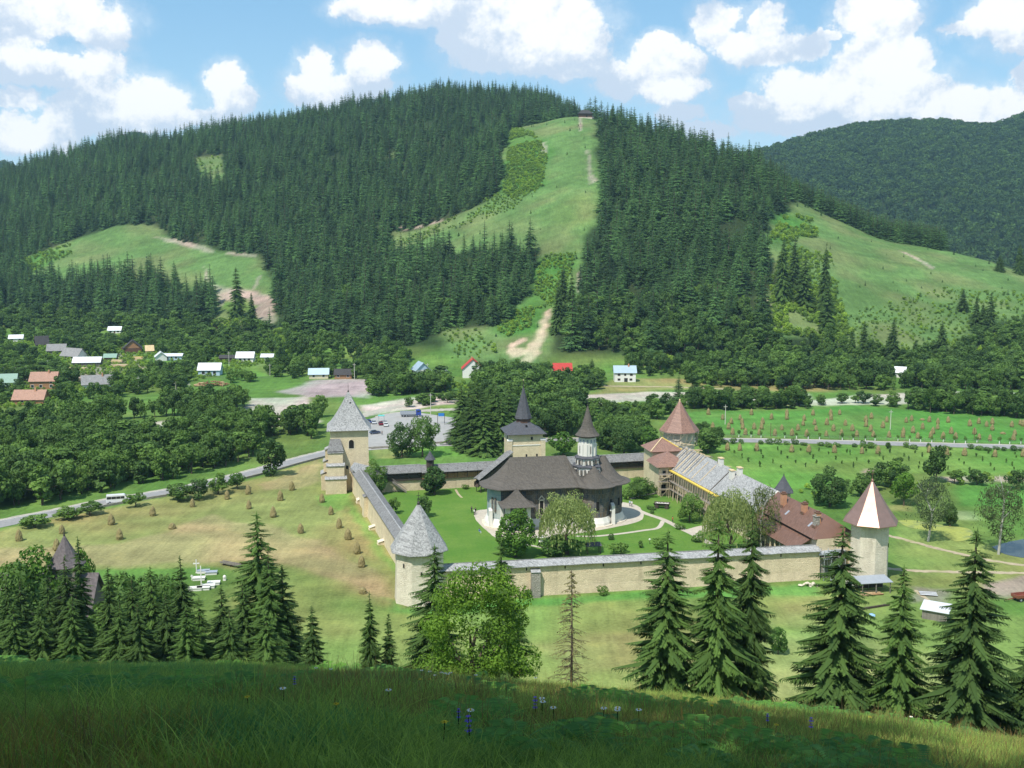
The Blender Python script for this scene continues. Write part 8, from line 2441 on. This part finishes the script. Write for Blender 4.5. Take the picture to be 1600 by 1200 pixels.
def blades(seed, n, hmin, hmax, spread, width, lean=0.5, seg=3):
    rs = random.Random(seed); V = []; F = []; T = []
    for _ in range(n):
        a = rs.uniform(0, 6.283); r = spread * math.sqrt(rs.random()); x, y = r * math.cos(a), r * math.sin(a)
        h = rs.uniform(hmin, hmax); w = width * rs.uniform(.6, 1.3); d = rs.uniform(0, 6.283); bend = h * lean * rs.uniform(.3, 1.3)
        cx, sx = math.cos(d), math.sin(d); t0 = rs.uniform(.7, 1.3); b0 = len(V)
        for k in range(seg + 1):
            s = k / seg; ww = w * (1 - s) + .0008
            px_, py_, pz = x + cx * bend * s * s, y + sx * bend * s * s, h * (s - .22 * lean * s * s)
            V += [(px_ - sx * ww, py_ + cx * ww, pz), (px_ + sx * ww, py_ - cx * ww, pz)]; T += [t0 * (.85 + .3 * s)] * 2
        for k in range(seg):
            q = b0 + 2 * k; F += [(q, q + 1, q + 3), (q, q + 3, q + 2)]
    return np.array(V), np.array(F), np.array(T)


def fern(seed):
    rs = random.Random(seed); V = []; F = []; T = []
    for k in range(7):
        a = 6.283 * k / 7 + rs.uniform(-.3, .3); L = rs.uniform(.5, .95); ca, sa = math.cos(a), math.sin(a)
        for q in range(17):
            s = .12 + .88 * q / 16; base = Vector((ca * L * s * .8, sa * L * s * .8, L * (1.25 * s - .85 * s * s)))
            ln = L * .30 * math.sin(math.pi * min(1, .18 + .82 * (1 - s) ** .8)) + .02
            for sg in (-1, 1):
                d = Vector((ca * .5 - sa * sg, sa * .5 + ca * sg, -.15)).normalized(); n = Vector((ca, sa, .2)) * ln * .085
                b0 = len(V); V += [base, base + d * ln * .5 + n, base + d * ln, base + d * ln * .5 - n]; F += [(b0, b0 + 1, b0 + 2), (b0, b0 + 2, b0 + 3)]; T += [rs.uniform(.8, 1.2)] * 4
    return np.array([tuple(v) for v in V]), np.array(F), np.array(T)


def as_proto(kind, geos, m):
    PROTO[kind] = []
    dummy = mesh_np('stem', [(0, 0, 0), (.001, 0, 0), (0, .001, .01)], np.array([[0, 1, 2]]), [m])
    for V, F, T in geos: PROTO[kind].append((mesh_np('blades', V, F, [m], False, tint_cols(T)), dummy, 1.0))


as_proto('tuft', [blades(s, 60, .09, .27, .22, .0045, .8) for s in range(4)], GRASS_M)
as_proto('low_tuft', [blades(20 + s, 54, .08, .22, .24, .0045, .7) for s in range(3)], GRASS_M)
as_proto('seeded', [blades(40 + s, 14, .26, .50, .26, .0028, .35) for s in range(3)], SEED_M)
as_proto('blue_tuft', [blades(60 + s, 54, .09, .24, .24, .005, .9) for s in range(2)], GRASS_BLUE)
as_proto('dry_tuft', [blades(70 + s, 44, .10, .28, .22, .004, .5) for s in range(2)], GRASS_DRY)
as_proto('long_tuft', [blades(80 + s, 34, .24, .48, .22, .005, 1.0, 5) for s in range(2)], GRASS_M)
as_proto('fern', [fern(s) for s in range(3)], FERN_M)


def slope_points(n, y0, y1):
    y = y0 + (y1 - y0) * RS.rand(n) ** 0.9; x = RS.uniform(-1, 1, n) * (0.54 * y + 2.0); return x, y


x, y = slope_points(24000, 6.0, 34.0)
k = RS.rand(len(x)); kind = np.where(k < .55, RS.randint(0, 4, len(x)), np.where(k < .8, 4 + RS.randint(0, 3, len(x)), 7 + RS.randint(0, 3, len(x))))
patch = vnoise(x, y, 5.0); p2 = vnoise(x + 31, y + 77, 3.2); p3 = vnoise(x - 60, y + 15, 4.0)
kind = np.where((p2 > .12) & (RS.rand(len(x)) < .6), 10 + RS.randint(0, 2, len(x)), kind)
kind = np.where((p3 + .012 * x > .03) & (RS.rand(len(x)) < .55), 12 + RS.randint(0, 2, len(x)), kind)
kind = np.where((RS.rand(len(x)) < .035) & (x < .05 * y) & (y < 15), 14 + RS.randint(0, 2, len(x)), kind)
kind = np.where((kind >= 7) & (kind < 10) & ((patch < -0.05) | (x < -4)), RS.randint(0, 4, len(x)), kind)
sc_ = RS.uniform(.7, 1.3, len(x)) * (1 + .5 * vnoise(x + 50, y, 3.0))
scatter('meadow_grass', 'tall shaded meadow grass on the slope below the viewer', ['tuft', 'low_tuft', 'seeded', 'blue_tuft', 'dry_tuft', 'long_tuft'], x, y, H(x, y) - .02, sc_, sc_, kind, RS.uniform(0, 6.28, len(x)))
x, y = slope_points(2000, 7.5, 30.0)
pk = vnoise(x + 11, y + 3, 4.5) + .22 * (x < 0) - .12
x, y = x[pk > .12], y[pk > .12]
sf = RS.uniform(.35, .65, len(x))
scatter('fern_patches', 'patches of bracken fern in the shaded meadow grass', ['fern'], x, y, H(x, y) + .02, sf, sf, RS.randint(0, 3, len(x)), RS.uniform(0, 6.28, len(x)))


def flower(name, label, cat, px, py, hgt, head, m, group=None, petals=8, spike=0):
    hgt *= .66
    g = gpos(px, py); o = thing(name, label, cat, g, rnd.uniform(0, 6), group)
    b = MB(); b.tube((0, 0, -.05), (.02, .01, hgt), .006, .004, 4); b.build('stem', GRASS_M, o)
    b = MB()
    for j in range(max(1, spike)):
        z = hgt - j * head * .9; r0 = head * (1 if not spike else .55 + .25 * (j % 2))
        for q in range(petals):
            a = 6.283 * q / petals + j; ca, sa = math.cos(a), math.sin(a)
            b.face([(.02, .01, z), (.02 + ca * r0 * .6 - sa * r0 * .25, .01 + sa * r0 * .6 + ca * r0 * .25, z + r0 * .2), (.02 + ca * r0, .01 + sa * r0, z + r0 * .1), (.02 + ca * r0 * .6 + sa * r0 * .25, .01 + sa * r0 * .6 - ca * r0 * .25, z + r0 * .2)])
    b.build('blossom', m, o)
    if not spike:
        b = MB(); b.lathe([(head * .28, hgt + .004), (head * .2, hgt + .02)], 7, .02, .01); b.build('eye', plain('flower_eye', (.6, .42, .03), .8, .1), o)
    return o


PURPLE = plain('purple_petal', (0.16, 0.07, 0.62), .7, .1); DAISY = plain('white_petal', (0.75, 0.75, 0.72), .8, .05); YELLOWP = plain('yellow_petal', (0.70, 0.52, 0.03), .8, .1)
for lab, px_, py_, hd in (('largest purple bellflower low in the middle of the grass', 736, 1180, .05), ('small purple flower just left of the largest bellflower', 716, 1166, .03), ('purple flowers among the ferns left of the middle', 462, 1092, .04), ('pair of purple flowers beside white daisies', 838, 1130, .05), ('purple flower beneath the right-hand spruces', 1267, 1158, .05), ('faint purple flower in the grass right of the middle', 1200, 1152, .035)):
    flower('bellflower', lab, 'flower', px_, py_ + 8, .62, hd, PURPLE, 'purple bellflowers in the grass', 6, 4)
for px_, py_ in ((493, 1063), (519, 1065), (658, 1066), (671, 1067), (680, 1074), (690, 1070), (694, 1070), (700, 1071), (703, 1070), (745, 1073), (844, 1128), (846, 1134), (940, 1146), (964, 1146), (966, 1150), (1000, 1147), (867, 1146), (838, 1076), (1455, 1137), (1421, 1136), (610, 1118), (446, 1116), (739, 1158)):
    flower('daisy', 'white daisy in the shaded meadow grass', 'flower', px_, py_ + 6, .55, .045, DAISY, 'white daisies in the meadow grass', 9)
for px_, py_ in ((390, 1128), (523, 1143), (692, 1176), (655, 1085), (1100, 1137), (1210, 1165), (1360, 1138), (1113, 1127), (671, 1080)):
    flower('buttercup', 'small yellow flower in the shaded meadow grass', 'flower', px_, py_ + 6, .5, .04, YELLOWP, 'yellow flowers in the meadow grass', 6)

# the trees behind the viewer whose shade lies on the near slope
for i, (x, y, h, w) in enumerate(((-9, -4, 38, 15), (0, -9, 44, 16), (9, -9, 46, 16), (-18, 4, 34, 13), (-19, 14, 38, 11), (3, -2, 43, 10), (-12, 9, 36, 9), (-15, -7, 38, 12))):
    put_tree('leafy_tree', 'tall leafy tree standing behind the viewpoint and shading the near grass', 'tree', 'round', i, (x, y, hz(x, y) - .3), h, w, i * 1.3, 'tall trees behind the viewpoint')
build_haze()
